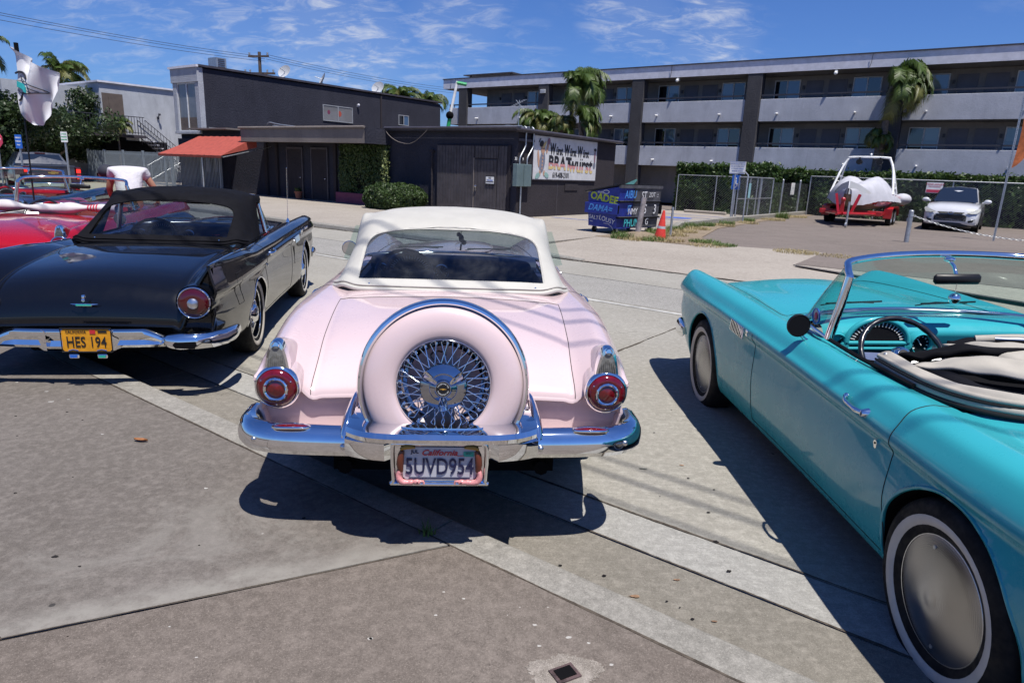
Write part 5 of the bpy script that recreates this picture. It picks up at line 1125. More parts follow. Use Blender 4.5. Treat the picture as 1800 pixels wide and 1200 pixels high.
    for side in(-1,1):
        for y in(.32,1.66): sm.tube([S(iy(y),j,side) for j in range(ci(2),ci(12)+3 if y<1 else ci(8))],.0024,5)
        sm.tube([S(i,ci(2),side) for i in range(iy(.32),iy(1.66)+1)],.0028,5)
        sm.tube([S(i,vval,side) for i in range(off if style!='57' else off+4,iy(-.02)+1)],.0018,5)
        sm.tube([S(i,ci(12)+2,side) for i in range(iy(1.78),len(rows)-3)],.0028,5)
    for y,j0 in((-.02,vval),(1.78,ci(12)+2)): sm.tube([S(iy(y),j,-1) for j in range(j0,nv)]+[S(iy(y),j,1) for j in range(nv-2,j0-1,-1)],.0028,5)
    if style=='57': sm.tube([S(off+4,j,-1) for j in range(vval,nv)]+[S(off+4,j,1) for j in range(nv-2,vval-1,-1)],.0028,5)
    part('panel_gap',sm,MT['seam'],C_.body)
    # wheel arches: lips and dark wells
    for (h,ra) in zip(hubs,rarch):
        for side in(-1,1):
            pts=[]
            for k in range(49):
                a=R(-22)+R(224)*k/48; z=h[1]+ra*math.sin(a); y=h[0]+ra*math.cos(a)
                if z<cat(C_.Zb,y if y<0 else y/C_.k)+.0: continue
                pts.append(Vector(((C_.xside(y,z)-.004)*side,y,z)))
            lip=MB().tube(pts,.009,6); well=MB(); part('arch_lip',lip,P if style!='57' else MT['chrome'],C_.body,60)
            prof=[(p.y,p.z) for p in pts]
            secs=[[(p.x,p.y,p.z) for p in pts],[((.50)*side,p.y,p.z) for p in pts]]
            well.loft(secs,closed=False,caps=False)
            n=len(pts); well.add([(.50*side,p.y,p.z) for p in pts],[tuple(range(n))]); part('wheel_well',well,MT['dark'],T)
    part('underbody',MB().box(-.74,.74,.36,C_.WB-.38,.20,.30).box(-.52,.52,-.9,C_.WB+.6,.24,.34).cyl((-.45,.3,.22),(-.45,-1.0,.30),.035,n=8).cyl((.45,.3,.22),(.45,-1.0,.30),.035,n=8),MT['dark'],T)
    # ---- wheels
    def wheel(side,Yh):
        w_=link('wheel',None,T,((.775 if style!='57' else .752)*side,Yh,.335)); w_.name='wheel'; tw=.09
        sg=side
        ty=MB().lathe([(.20,sg*-.085),(.255,sg*-.095),(.31,sg*-.10),(.333,sg*-.085),(.341,sg*-.05),(.342,0),(.341,sg*.05),(.333,sg*.078),(.318,sg*.088),(.300,sg*.094),(.281,sg*.0965)],n=48,axis='x')
        ty.lathe([(.245,sg*.088),(.225,sg*.08),(.205,sg*.07),(.19,sg*-.05)],n=48,axis='x')
        part('tyre',ty,MT['rubber'],w_,50)
        part('whitewall',MB().lathe([(.281,sg*.0975),(.272,sg*.0990),(.258,sg*.0970),(.2455,sg*.0890)],n=48,axis='x'),MT['white_rubber'],w_,60)
        if wheel_kind=='disc':
            part('wheel_disc',MB().lathe([(.216,sg*.060),(.214,sg*.076),(.205,sg*.080),(.16,sg*.089),(.09,sg*.099),(.045,sg*.1045),(.036,sg*.1040),(.028,sg*.1055),(.0,sg*.106)],n=64,axis='x'),MT['disc'],w_,50)
            part('disc_edge',MB().tube([(sg*.072,.214*math.cos(a),.214*math.sin(a)) for a in [2*math.pi*i/48 for i in range(48)]],.005,6,closed=True),MT['alu'],w_,60)
            for a in(1.0,4.3): part('disc_screw',MB().cyl((sg*.083,.175*math.cos(a+.3),.175*math.sin(a+.3)),(sg*.0885,.175*math.cos(a+.3),.175*math.sin(a+.3)),.007,n=10),MT['galv'],w_,40)
        else:
            part('rim',MB().lathe([(.235,sg*.080),(.21,sg*.075),(.20,sg*.03),(.185,sg*.02),(.10,sg*.03),(.085,sg*.07),(.06,sg*.095),(0,sg*.105)],n=40,axis='x'),MT['chrome'],w_,40)
            m_=MB()
            for k in range(20):
                a=2*math.pi*k/20; b=a+.16*(1 if k%2 else -1); m_.cyl((sg*.035,.20*math.cos(a),.20*math.sin(a)),(sg*.07,.09*math.cos(b),.09*math.sin(b)),.006,n=5)
            part('wire_spokes',m_,MT['chrome'],w_,kind='stuff')
        return w_
    wheel_kind=wheel_
    for sd in(-1,1):
        for Yh in(0,C_.WB): wheel(sd,Yh)
    # ---- windscreen
    yk=lambda y:C_.Y(y)
    zb_=.945
    base=crv([(-.70,yk(1.17),.925),(-.69,yk(1.42),.948),(-.60,yk(1.58),.955),(-.3,yk(1.69),.960),(0,yk(1.72),.962),(.3,yk(1.69),.960),(.60,yk(1.58),.955),(.69,yk(1.42),.948),(.70,yk(1.17),.925)],6)
    tz_=1.315 if style in('turq','red') else 1.288
    topc=crv([(-.640,yk(1.155),tz_-.07),(-.628,yk(1.20),tz_-.035),(-.57,yk(1.275),tz_-.008),(-.3,yk(1.39),tz_+.006),(0,yk(1.43),tz_+.010),(.3,yk(1.39),tz_+.006),(.57,yk(1.275),tz_-.008),(.628,yk(1.20),tz_-.035),(.640,yk(1.155),tz_-.07)],6)
    ws=part('windscreen',MB().loft([[tuple(p) for p in base],[tuple(a.lerp(b,.5)+Vector((0,.012,0))) for a,b in zip(base,topc)],[tuple(p) for p in topc]],closed=False,caps=False),MT['glass'],T,80)
    part('frame',MB().tube(topc,.019,8).tube([topc[0],topc[0].lerp(base[0],.5)+Vector((0,-.005,0)),base[0]],.023,8).tube([topc[-1],topc[-1].lerp(base[-1],.5),base[-1]],.023,8).tube(base,.010,6),MT['chrome'],ws,60)
    part('inner_trim',MB().tube([p+Vector((0,-.030,-.004)) for p in base[8:-8]],.012,6),MT['alu'],ws,60)
    m_=MB()
    for x0 in(-.48,.08): m_.tube([(x0,yk(1.70),.985),(x0+.14,yk(1.73),1.0),(x0+.34,yk(1.745),.99)],.0035,5).tube([(x0+.02,yk(1.68),1.0),(x0+.38,yk(1.735),1.002)],.006,5)
    part('wiper',m_,MT['blackplastic'],ws,60)
    mir=part('rear_view_mirror',MB().bbox(-.125,.125,yk(1.31),yk(1.31)+.03,1.18,1.235,.014,Matrix.Translation((.02,0,0))),MT['blackplastic'],ws,60)
    part('mirror_stalk',MB().tube([(.02,yk(1.41),1.30),(.02,yk(1.36),1.27),(.02,yk(1.33),1.22)],.009,6).ball((.02,yk(1.40),1.30),.03,.03,.015,10),MT['chrome'],mir,60)
    # chrome beading of the belt and door handles
    for side in(-1,1):
        d=C_.doors[side]; x=(C_.xside(yk(.50),.80))*side
        h=MB().tube(crv([(x+.006*side,yk(.50),.800),(x+.030*side,yk(.53),.806),(x+.031*side,yk(.60),.814),(x+.010*side,yk(.645),.820)],4),[.011]*5+[.008]*4+[.0075]*4,8).lathe([(0,.022),(.012,.022),(.017,.014),(.019,.004),(.022,-.01)],Matrix.Translation((x,yk(.50),.80))@Matrix.Rotation(R(90)*side,4,'Y'),20).ball((x+.002*side,yk(.645),.822),.012)
        part('handle',h,MT['chrome'],d,50); x2=C_.xside(yk(.43),.70)*side
        part('lock',MB().cyl((x2-.005*side,yk(.43),.705),(x2+.006*side,yk(.43),.705),.012,n=14).cyl((x2-.005*side,yk(.43),.692),(x2+.005*side,yk(.43),.692),.009,n=14),MT['chrome'],d,50)
        part('key_slot',MB().cyl((x2+.0065*side,yk(.43),.705),(x2+.0075*side,yk(.43),.705),.005,n=10),MT['dark'],d)
        part('cill_trim',MB().tube([(.700*side,yk(.50),.917),(.705*side,yk(.9),.918),(.700*side,yk(1.17),.925)],.010,6),MT['inblack'],T,60)
    # front fender louvre ornament, side mirror
    for side in(-1,1):
        vent=link('fender_ornament',None,T)
        for k in range(9):
            y=yk(1.98)-.026*k; x=C_.xside(y,.805)*side
            part('louvre',MB().bbox(-.006,.009,-.009,.009,-.045,.030,.004,Matrix.Translation((x,y,.805-.0012*k))@Matrix.Rotation(R(7)*-side,4,'Y')),MT['chrome'],vent)
        y=yk(1.98)-.27; x=C_.xside(y,.80)*side
        part('emblem',MB().box(-.003,.010,-.022,.022,-.006,.006,Matrix.Translation((x,y,.802))@Matrix.Rotation(.9,4,'X')).box(-.003,.011,-.022,.022,-.006,.006,Matrix.Translation((x,y,.802))@Matrix.Rotation(-.9,4,'X')),MT['chrome'],vent)
    if style in('turq','pinky','57'):
        side=-1
        sm_=link('side_mirror',None,T,(-.84,yk(1.21) if style=='turq' else 1.59,.985)); 
        part('housing',MB().lathe([(0,.035),(.025,.034),(.045,.025),(.058,.008),(.060,-.006),(.056,-.012)],n=28,axis='y'),MT['blackplastic' if style=='turq' else 'chrome'],sm_,60); part('mirror_glass',MB().lathe([(0,-.010),(.055,-.010)],n=28,axis='y'),MT['chrome' if style!='turq' else 'inblack'],sm_)
        part('stalk',MB().tube([(.02,.01,-.05),(.045,.015,-.075),(.065,.02,-.085)],.010,6).ball((.068,.02,-.088),.03,.045,.008),MT['chrome'],sm_,60)
    # ---- cockpit
    IN=MT[interior]
    part('floor',MB().box(-.62,.62,yk(.32),yk(1.75),.26,.30),MT['inblack'],T); part('cockpit_side',MB().box(-.66,-.62,yk(.30),yk(1.75),.28,.885),P if style=='turq' else IN,T); part('cockpit_side',MB().box(.62,.66,yk(.30),yk(1.75),.28,.885),P if style=='turq' else IN,T)
    part('rear_bulkhead',MB().box(-.62,.62,yk(.26),yk(.30),.28,.88),MT['inblack'],T)
    seat=part('seat',MB().bbox(-.60,.60,yk(.62),yk(1.18),.40,.56,.04),IN,T,50); part('backrest',MB().bbox(-.60,-.02,yk(.50),yk(.50)+.14,.50,.86 if style!='57' else .88,.045,Matrix.Translation((0,0,0))).bbox(.02,.60,yk(.50),yk(.50)+.14,.50,.86,.045),IN,seat,50)
    # dashboard
    dm=MT[pm] if style=='turq' else (MT['inblue'] if style!='red' else MT['red'])
    def dsh(u,v):
        x=-.64+1.28*u; pr=[(yk(1.60),.955),(yk(1.50),.960),(yk(1.41),.945),(yk(1.375),.905),(yk(1.39),.84),(yk(1.41),.775)]; s_=v*5; i=min(4,int(s_)); f=s_-i
        return (x,pr[i][0]*(1-f)+pr[i+1][0]*f+.05*(1-abs(2*u-1)**3)-.05,pr[i][1]*(1-f)+pr[i+1][1]*f)
    da=part('dashboard',MB().grid(dsh,16,15),dm,T,60); part('lower_panel',MB().box(-.63,.63,yk(1.37),yk(1.39),.68,.785),MT['alu'],da); part('knee_panel',MB().box(-.63,.63,yk(1.38),yk(1.40),.5,.68),dm,da)
    yd=yk(1.375)-.03
    def gauge(x,z,r,o_=.0):
        part('gauge_hood',MB().lathe([(r*1.18,.06),(r*1.20,-.005),(r*1.08,-.018),(r*.98,-.012),(r*.96,.03)],Matrix.Translation((x,yd,z)),28,axis='y'),dm if style=='turq' else MT['chrome'],da,50)
        g_=part('gauge',MB().lathe([(0,.01),(r,.01)],Matrix.Translation((x,yd,z)),28,axis='y'),MT['blackplastic'],da)
        m_=MB()
        for k in range(10):
            a=R(-40)+R(260)*k/9; m_.box(-.003,.003,.004,.008,r*.68,r*.85,Matrix.Translation((x,yd,z))@Matrix.Rotation(a-1.57,4,'Y'))
        part('gauge_marks',m_,MT['white'],g_); part('needle',MB().box(-.002,.002,.001,.004,-.01,r*.7,Matrix.Translation((x,yd,z))@Matrix.Rotation(-.6,4,'Y')),MT['white'],g_)
    gauge(-.560,.85,.052); gauge(-.10,.85,.052)
    part('speedometer_hood',MB().tube([(-.345+.165*math.cos(a),yd-.01,.862+.125*math.sin(a)) for a in [math.pi*i/24 for i in range(25)]],.016,8).tube([(-.52,yd-.01,.857),(-.17,yd-.01,.857)],.012,8).tube([(-.50,yd-.012,.827),(-.19,yd-.012,.827)],.010,8).lathe([(.0,-.02),(.02,-.018),(.024,0)],Matrix.Translation((-.515,yd,.842)),16,axis='y').lathe([(.0,-.02),(.02,-.018),(.024,0)],Matrix.Translation((-.175,yd,.842)),16,axis='y'),dm,da,60)
    sp_=part('speedometer',MB().prism([(-.345+.16*math.cos(a),.862+.12*math.sin(a)) for a in [math.pi*i/24 for i in range(25)]],0,.004,Matrix(((1,0,0,0),(0,0,1,yd-.008),(0,1,0,0),(0,0,0,1)))),MT['blackplastic'],da)
    m_=MB()
    for k in range(19):
        a=math.pi*(.06+.88*k/18); m_.box(-.0025,.0025,-.002,.001,-.012,.012,Matrix.Translation((-.345+.135*math.cos(a),yd-.011,.862+.098*math.sin(a)))@Matrix.Rotation(math.pi/2-a,4,'Y'))
    part('speed_marks',m_,MT['white'],sp_)
    part('radio',MB().bbox(.10,.28,yk(1.37)-.012,yk(1.37),.705,.76,.004),MT['blackplastic'],da); part('knob',MB().cyl((.34,yk(1.37)-.035,.73),(.34,yk(1.37),.73),.018,n=14).cyl((.06,yk(1.37)-.035,.73),(.06,yk(1.37),.73),.018,n=14),MT['blackplastic'],da,50)
    part('dash_emblem',MB().box(.12,.22,yd-.004,yd+.004,.865,.871).box(.16,.18,yd-.005,yd+.004,.858,.867),MT['chrome'],da)
    # steering wheel
    sw=link('steering_wheel',None,T,(-.365,yk(1.085),.865)); sw.rotation_euler=(R(52),0,0)
    rim=[(.205*math.cos(a),.205*math.sin(a),0) for a in [2*math.pi*i/48 for i in range(48)]]
    part('rim',MB().tube(rim,[.0135+(.0022 if (i%3)==0 else 0) for i in range(48)],8,closed=True),MT['steerblack'] if style!='pinky' else MT['inblue'],sw,60)
    part('spokes',MB().loft([[(-.2,-.018,-.01),(-.2,.018,-.01),(-.2,.018,0),(-.2,-.018,0)],[(0,-.03,-.06),(0,.03,-.06),(0,.03,-.045),(0,-.03,-.045)],[(.2,-.018,-.01),(.2,.018,-.01),(.2,.018,0),(.2,-.018,0)]]),MT['alu'],sw)
    part('hub',MB().lathe([(0,.012),(.03,.012),(.034,.006),(.048,.0),(.055,-.02),(.050,-.05),(.035,-.09),(.03,-.3)],n=28),MT['chrome'] if style=='turq' else MT['inblack'],sw,50)
    em=part('hub_emblem',MB().lathe([(0,.0135),(.027,.0135),(.027,.012)],n=24),MT['blackplastic'],sw)
    part('hub_bird',MB().box(-.018,.018,-.002,.002,.0137,.0145).box(-.014,.014,.006,.009,.0137,.0145).box(-.003,.003,-.012,.012,.0137,.0145),MT['chrome'],em)
    # ---- lamps at the tail
    for side in(-1,1):
        if style!='57':
            cx_,cz_=.700*side,.715; tl=link('tail_light',None,T,(cx_,-1.115,cz_)); tl.scale=(.88,1,.88)
            part('pod',MB().lathe([(.103,.0),(.106,.03),(.108,.10),(.098,.24),(.06,.42),(.01,.55)],n=40,axis='y'),P,tl,50)
            part('bezel',MB().lathe([(.106,.012),(.107,-.002),(.103,-.012),(.095,-.014),(.092,-.006)],n=48,axis='y'),MT['chrome'],tl,60)
            part('lens',MB().lathe([(.094,-.008),(.088,-.020),(.072,-.028),(.056,-.030),(.052,-.026)],n=48,axis='y'),MT['redlens'],tl,60)
            part('lens_ring',MB().lathe([(.057,-.026),(.057,-.037),(.051,-.040),(.045,-.036),(.044,-.026)],n=40,axis='y'),MT['chrome'],tl,50)
            m_=MB()
            for k in range(16):
                a=2*math.pi*k/16; m_.ball((.0560*math.cos(a),-.034,.0560*math.sin(a)),.0030,n=6)
            part('ring_beads',m_,MT['chrome'],tl,60,kind='stuff')
            part('inner_lens',MB().lathe([(.045,-.028),(.03,-.033),(0,-.036)],n=32,axis='y'),MT['redlens'],tl,60)
            for a in(.5,2.6,4.7): part('screw',MB().ball((.078*math.cos(a),-.026,.078*math.sin(a)),.004,n=6),MT['chrome'],tl)
            # back-up lamp tower: pointed arch housing
            bl=link('backup_light',None,T,(cx_,-1.10,cz_+.078)); bl.scale=(1.12,1,1.18)
            def arch(w_,h_,y,n=22): 
                o=[]
                for i in range(n+1):
                    t=i/n*2-1; o.append((w_*math.copysign(abs(t)**.9,t),y,h_*(1-abs(t)**2.6)))
                return o
            secs=[]
            for f,y,dz in((.80,-.016,.0),(.97,-.012,0),(1.,.0,0),(1.02,.03,-.002),(1.0,.10,-.012),(.92,.22,-.035),(.7,.38,-.075)):
                secs.append([(a,b,c+dz) for a,b,c in arch(.046*f,.105*f,y)])
            part('housing',MB().loft(secs[:4],closed=False,caps=False),MT['chrome'],bl,50)
            part('fairing',MB().loft(secs[3:],closed=False,caps=False),P,bl,50)
            pl=arch(.037,.084,-.015); 
            gl2=part('lens',MB().add(pl+[(0,-.020,.03)],[(i,i+1,len(pl)) for i in range(len(pl)-1)]+[(len(pl)-1,0,len(pl))]),MT['greylens'],bl)
            m_=MB()
            for k in range(9): m_.box(-.030+.0075*k-.0012,-.030+.0075*k+.0012,-.0225,-.017,.004,.060-abs(k-4)*.006)
            part('lens_rib',m_,MT['greylens'],gl2)
            part('top_tube',MB().lathe([(.013,.02),(.0145,-.018),(.012,-.022),(.0105,-.018),(.0105,.0)],Matrix.Translation((0,0,.088)),20,axis='y'),MT['chrome'],bl,50); part('tube_hole',MB().lathe([(0,-.010),(.0108,-.010)],Matrix.Translation((0,0,.088)),16,axis='y'),MT['dark'],bl)
        else:
            cx_,cz_=.715*side,.672; tl=link('tail_light',None,T,(cx_,-1.245,cz_)); tl.scale=(.93,1,.93)
            part('pod',MB().lathe([(.128,.0),(.134,.04),(.137,.14),(.12,.30),(.06,.5),(.01,.6)],n=40,axis='y'),P,tl,50)
            part('bezel',MB().lathe([(.122,.010),(.119,-.008),(.113,-.014),(.108,-.012),(.106,-.004)],n=48,axis='y'),MT['chrome'],tl,60)
            m_=MB()
            for k in range(20):
                a=2*math.pi*k/20; m_.ball((.113*math.cos(a),-.015,.113*math.sin(a)),.0035,n=6)
            part('ring_beads',m_,MT['chrome'],tl,60,kind='stuff')
            part('lens',MB().lathe([(.108,-.006),(.095,-.016),(.06,-.024),(.04,-.024)],n=40,axis='y'),MT['reddeep'],tl,60)
            part('centre_cone',MB().lathe([(.040,-.022),(.038,-.036),(.020,-.046),(0,-.048)],n=24,axis='y'),MT['alu'],tl,40)
    C_.T=T; C_.P=P; C_.yk=yk; return C_
# ---------------------------------------------------------------- soft top
MT['weltgrey']=mat('grey_welt',(.16,.15,.14),.6)
def softtop(C_,mt,win,beading):
    T=C_.T; k=C_.k; Y=C_.yk
    # stations: [centre, shoulder, lower edge] from the rear base to the header
    st=[((0,.165,.925),(.56,.185,.925),(.728,.33,.915)),
        ((0,.25,.985),(.565,.27,.975),(.726,.43,.915)),
        ((0,.45,1.105),(.562,.475,1.085),(.720,.57,.915)),
        ((0,.63,1.215),(.555,.655,1.185),(.712,.69,.916)),
        ((0,.74,1.285),(.550,.765,1.245),(.706,.80,.918)),
        ((0,.86,1.318),(.562,.88,1.272),(.690,.885,1.02)),
        ((0,1.02,1.345),(.572,1.01,1.290),(.650,.99,1.232)),
        ((0,1.22,1.350),(.578,1.16,1.290),(.652,1.10,1.225)),
        ((0,1.43,1.335),(.575,1.29,1.280),(.645,1.19,1.235))]
    def cols(s):
        c,h,l=[Vector(p) for p in s]
        m1=Vector((h.x*.38,c.y+(h.y-c.y)*.14,c.z-(c.z-h.z)*.10)); m2=Vector((h.x*.74,c.y+(h.y-c.y)*.5,c.z-(c.z-h.z)*.42))
        sd=h.lerp(l,.35)+Vector((.028,-.012,.018)); sd2=h.lerp(l,.7)+Vector((.020,-.004,.004)); return [c,m1,m2,h,sd,sd2,l]
    CC=[cols(s) for s in st]
    L=[crv([CC[i][j] for i in range(len(st))],12) for j in range(7)]      # 97 along
    G_=[crv([L[j][i] for j in range(7)],8) for i in range(len(L[0]))]         # 49 across
    nt_=len(G_); ns=len(G_[0])
    def S(t,s):       # t along 0..96, |s| 0..48
        sg=-1 if s<0 else 1; s=abs(s); i=min(nt_-2,max(0,int(t))); j=min(ns-2,int(s)); a,b=t-i,s-j
        p=(G_[i][j]*(1-a)*(1-b)+G_[i+1][j]*a*(1-b)+G_[i][j+1]*(1-a)*b+G_[i+1][j+1]*a*b)
        return Vector((p.x*sg,Y(p.y),p.z))
    # window region in (t,s): superellipse-like with flat bottom
    t0,t1,sm=9.,40.,24.5
    def inside(t,s): 
        if t<t0 or t>t1: return False
        u=(t-t0)/(t1-t0); w_=sm*(1-.03*u)*(1-max(0,(u-.55)/.45)**3.2)**.42 if u<1 else 0
        return abs(s)<w_
    def width(u): return sm*(1-.03*u)*(max(0,1-max(0,(u-.55)/.45)**3.2))**.42
    V={};mb=MB()
    ts=[i for i in range(nt_)]; ss=list(range(-(ns-1),ns))
    ins={(t,s):inside(t,s) for t in ts for s in ss}
    def vid(t,s):
        if (t,s) in V: return V[(t,s)]
        tt,s2=t,s
        if ins[(t,s)]:
            # push to the nearest window edge
            u=(t-t0)/(t1-t0); w_=width(u); d1=w_-abs(s); d2=(t-t0); d3=(t1-t)
            # vertical distance to the arch
            uu=u
            while uu<1 and width(uu)>abs(s): uu+=.005
            d3=(uu-u)*(t1-t0)
            if d2<=d1 and d2<=d3: tt=t0
            elif d1<=d3: s2=math.copysign(w_,s)
            else: tt=t0+uu*(t1-t0)
        p=S(tt,s2); V[(t,s)]=len(mb.v); mb.v.append(tuple(p)); return V[(t,s)]
    for t in ts[:-1]:
        for s in ss[:-1]:
            q=[(t,s),(t+1,s),(t+1,s+1),(t,s+1)]
            if all(ins[a] for a in q): continue
            mb.f.append(tuple(vid(*a) for a in q)); mb.m.append(0)
    me=mb.mesh('soft_top',mt,45); o=link('soft_top',me,T)
    sol=o.modifiers.new('thick','SOLIDIFY'); sol.thickness=.010; sol.offset=-1
    # window panel by rows
    wm=MB(); NR=22; NC=40
    for i in range(NR+1):
        u=i/NR; u=min(u,.999); w_=width(u)+.4
        for j in range(NC+1):
            s=-w_+2*w_*j/NC; p=S(t0-.3+(t1-t0+.4)*u,s); rp=.004*math.sin(p.x*23+p.z*9)*max(0,(p.x-.25)*2.5) ; p=p+Vector((0,.006+rp,-.004)); wm.v.append(tuple(p))
    for i in range(NR):
        for j in range(NC): a=i*(NC+1)+j; wm.f.append((a,a+NC+1,a+NC+2,a+1)); wm.m.append(0)
    part('rear_window',wm,win,o,80)
    eb=[]
    for i in range(41): eb.append((t0,-width(0)+2*width(0)*i/40))
    for i in range(1,80):
        u=i/80; eb.append((t0+(t1-t0)*u,width(u)))
    for i in range(79,0,-1):
        u=i/80; eb.append((t0+(t1-t0)*u,-width(u)))
    part('window_binding',MB().tube([S(a,b)+Vector((0,-.003,.002)) for a,b in eb],.0065,6,closed=True),mt,o,60)
    # seams, binding, base roll
    part('seam_welt',MB().tube([S(46,s)+Vector((0,-.002,.004)) for s in range(-36,37)],.0045,6).tube([S(49,s)+Vector((0,-.002,.003)) for s in range(-34,35)],.003,6),MT['weltgrey'] if mt==MT['vinylwhite'] else mt,o,60)
    part('base_roll',MB().tube([S(0,s)+Vector((0,-.010,-.012)) for s in range(-48,49,2)],.016,8).tube([S(0,s)+Vector((0,-.006,.012)) for s in range(-48,49,2)],.007,6),beading,o,60)
    part('side_roll',MB().tube([S(t,48)+Vector((.004,0,-.004)) for t in range(0,97,2)],.009,6).tube([S(t,-48)+Vector((-.004,0,-.004)) for t in range(0,97,2)],.009,6),mt,o,60)
    part('gasket',MB().tube([S(0,s)+Vector((0,-.016,-.026)) for s in range(-48,49,2)],.008,6),MT['seam'],o,60)
    part('snap_stud',MB().ball(tuple(S(2.0,-20)+Vector((0,-.006,.01))),.007,n=8).ball(tuple(S(2.0,21)+Vector((0,-.006,.01))),.007,n=8).ball(tuple(S(48,-37)),.009,n=8).ball(tuple(S(48,37)),.009,n=8),MT['chrome'],o,60)
    part('lining',MB().loft([[tuple(S(t,s)+Vector((0,.01,-.03))) for s in range(-44,45,4)] for t in range(44,97,4)],closed=False,caps=False),MT['inblack'],o)
    return o
def side_glass(C_,mt='greenglass',wide=.10):
    for side in(-1,1):
        Y=C_.yk
        pts=[(.715,.80,.92),(.712,1.36,.93),(.655,1.38,1.225),(.66,1.0,1.235),(.69,.86,1.05)]
        g=part('side_window',MB().add([((p[0]+ (p[2]-.92)*.35*wide*10*.3)*side,Y(p[1]),p[2]) for p in pts],[(0,1,2,3,4)]),MT[mt],C_.T)
def plate_body(parent,w_,h_,mt,rot=0):
    m_=MB().prism([(x,y) for x,y in ((-w_/2+.012,-h_/2),(w_/2-.012,-h_/2),(w_/2,-h_/2+.012),(w_/2,h_/2-.012),(w_/2-.012,h_/2),(-w_/2+.012,h_/2),(-w_/2,h_/2-.012),(-w_/2,-h_/2+.012))],-.002,0,MREAR)
    return part('licence_plate',m_,mt,parent)
# ---------------------------------------------------------------- pink car
def bump_sec(y,z,ty,tz,n=16,pw=2.6):
    o=[]
    for i in range(n):
        a=2*math.pi*i/n; c,s_=math.cos(a),math.sin(a); o.append((y+ty*math.copysign(abs(c)**(2/pw),c),z+tz*math.copysign(abs(s_)**(2/pw),s_)))
    return o
def bumper56(C_,conti=True):
    T=C_.T; bp_=link('rear_bumper',None,T)
    for side in(-1,1):
        # wrap-around bar: path in (x,y), section perpendicular
        path=crv([(.30,-1.235),(.42,-1.235),(.60,-1.225),(.72,-1.205),(.80,-1.16),(.842,-1.08),(.85,-.98),(.848,-.86)],5); secs=[]
        N=len(path)
        for i,p in enumerate(path):
            a=path[max(0,i-1)];b=path[min(N-1,i+1)]; t=Vector((b.x-a.x,b.y-a.y,0)).normalized(); nn=Vector((t.y,-t.x,0))
            f=1 if i<N-4 else [.9,.75,.5,.25][i-(N-4)]
            s_=[]
            for u,z in [(.042,.520),(.041,.492),(.026,.470),(-.015,.463),(-.045,.468),(-.050,.52),(-.046,.565),(-.034,.582),(-.012,.588),(.010,.581),(.027,.564),(.038,.541)]:
                q=Vector((p.x,p.y,0))+nn*u*f; s_.append((q.x*side,q.y,.525+(z-.525)*f))
            secs.append(s_)
        part('bumper_bar',MB().loft(secs),MT['chrome'],bp_,32)
        # exhaust port / red marker in the top face
        part('marker_ring',MB().tube([(side*(.62+.075*math.cos(a)),-1.235+.022*math.sin(a),.606-.018-.004*math.cos(a)**2) for a in [i*.2618 for i in range(24)]],.006,6,closed=True),MT['chrome'],bp_,60)
        part('marker_lens',MB().ball((side*.62,-1.235,.586),.072,.020,.009,18),MT['redlens'],bp_,60)
        part('bumper_bolt',MB().ball((side*.775,-1.228,.525),.012,.008,.012,10),MT['alu'],bp_,60); part('bumper_bolt',MB().ball((side*.405,-1.285,.52),.013,.01,.013,10),MT['alu'],bp_,60)
        if conti:
            # outer horn / guard of the extension
            g=[]
            for z,yo,w_,d,xo in((.585,-1.30,.018,.055,0),(.60,-1.29,.024,.06,0),(.65,-1.24,.020,.042,.006),(.69,-1.20,.014,.030,.016),(.715,-1.175,.008,.016,.024),(.722,-1.168,.003,.006,.027)):
                g.append([(side*(.388-xo)+w_*math.cos(a),yo+d*math.sin(a),z) for a in [2*math.pi*k/14 for k in range(14)]])
            part('bumper_guard',MB().loft(g),MT['chrome'],bp_,50)
    if conti:
        # flat upper ledge that carries the wheel, face below
        prof=[]
        xs=[i/24*2-1 for i in range(25)]
        def ledge(x): return -1.47+.075*abs(x)**5
        secs=[]
        for u in xs:
            x=.372*u; yb=ledge(u)
            secs.append([(x,-1.16,.648),(x,yb+.045,.655),(x,yb+.012,.648),(x,yb,.630),(x,yb+.006,.612),(x,yb+.03,.603),(x,-1.16,.60)])
        part('ledge',MB().loft(secs),MT['chrome'],bp_,40)
        secs=[]
        for u in xs:
            x=.385*u; yb=-1.415+.06*abs(u)**4
            rec=.035 if abs(x)<.215 else 0
            secs.append([(x,yb+rec+.04,.602),(x,yb+rec,.585),(x,yb+rec-.004,.545),(x,yb+rec+.008,.512),(x,yb+rec+.05,.497),(x,-1.2,.50),(x,-1.2,.60)])
        part('lower_face',MB().loft(secs),MT['chrome'],bp_,40)
        # pierced plate on top of the ledge behind the plate
        m_=MB()
        m_.prism([(.16*math.copysign(abs(math.cos(a))**.5,math.cos(a)),-1.40+.022*math.sin(a)) for a in [2*math.pi*i/40 for i in range(40)]],.652,.660)
        tp=part('tread_plate',m_,MT['chrome'],bp_,30); m_=MB()
        for k in range(11): m_.box(-.14+.026*k,-.130+.026*k,-1.41,-1.39,.6595,.661)
        part('tread_slot',m_,MT['dark'],tp,kind='stuff')
        pan=MB().loft([[(x,-1.07,.655),(x,-1.17,.652),(x,-1.17,.646)] for x in(-.36,.36)],closed=False,caps=False); part('splash_pan',pan,C_.P,T)
        part('splash_pan',MB().bbox(-.70,.70,-1.19,-1.04,.49,.512,.006),C_.P,T)
    return bp_
MT['reflchrome']=mat('chrome_dark_reflection',(.40,.42,.46),.05,1,var=.05)  # chrome copy for the hub, its dark reflection put into the colour
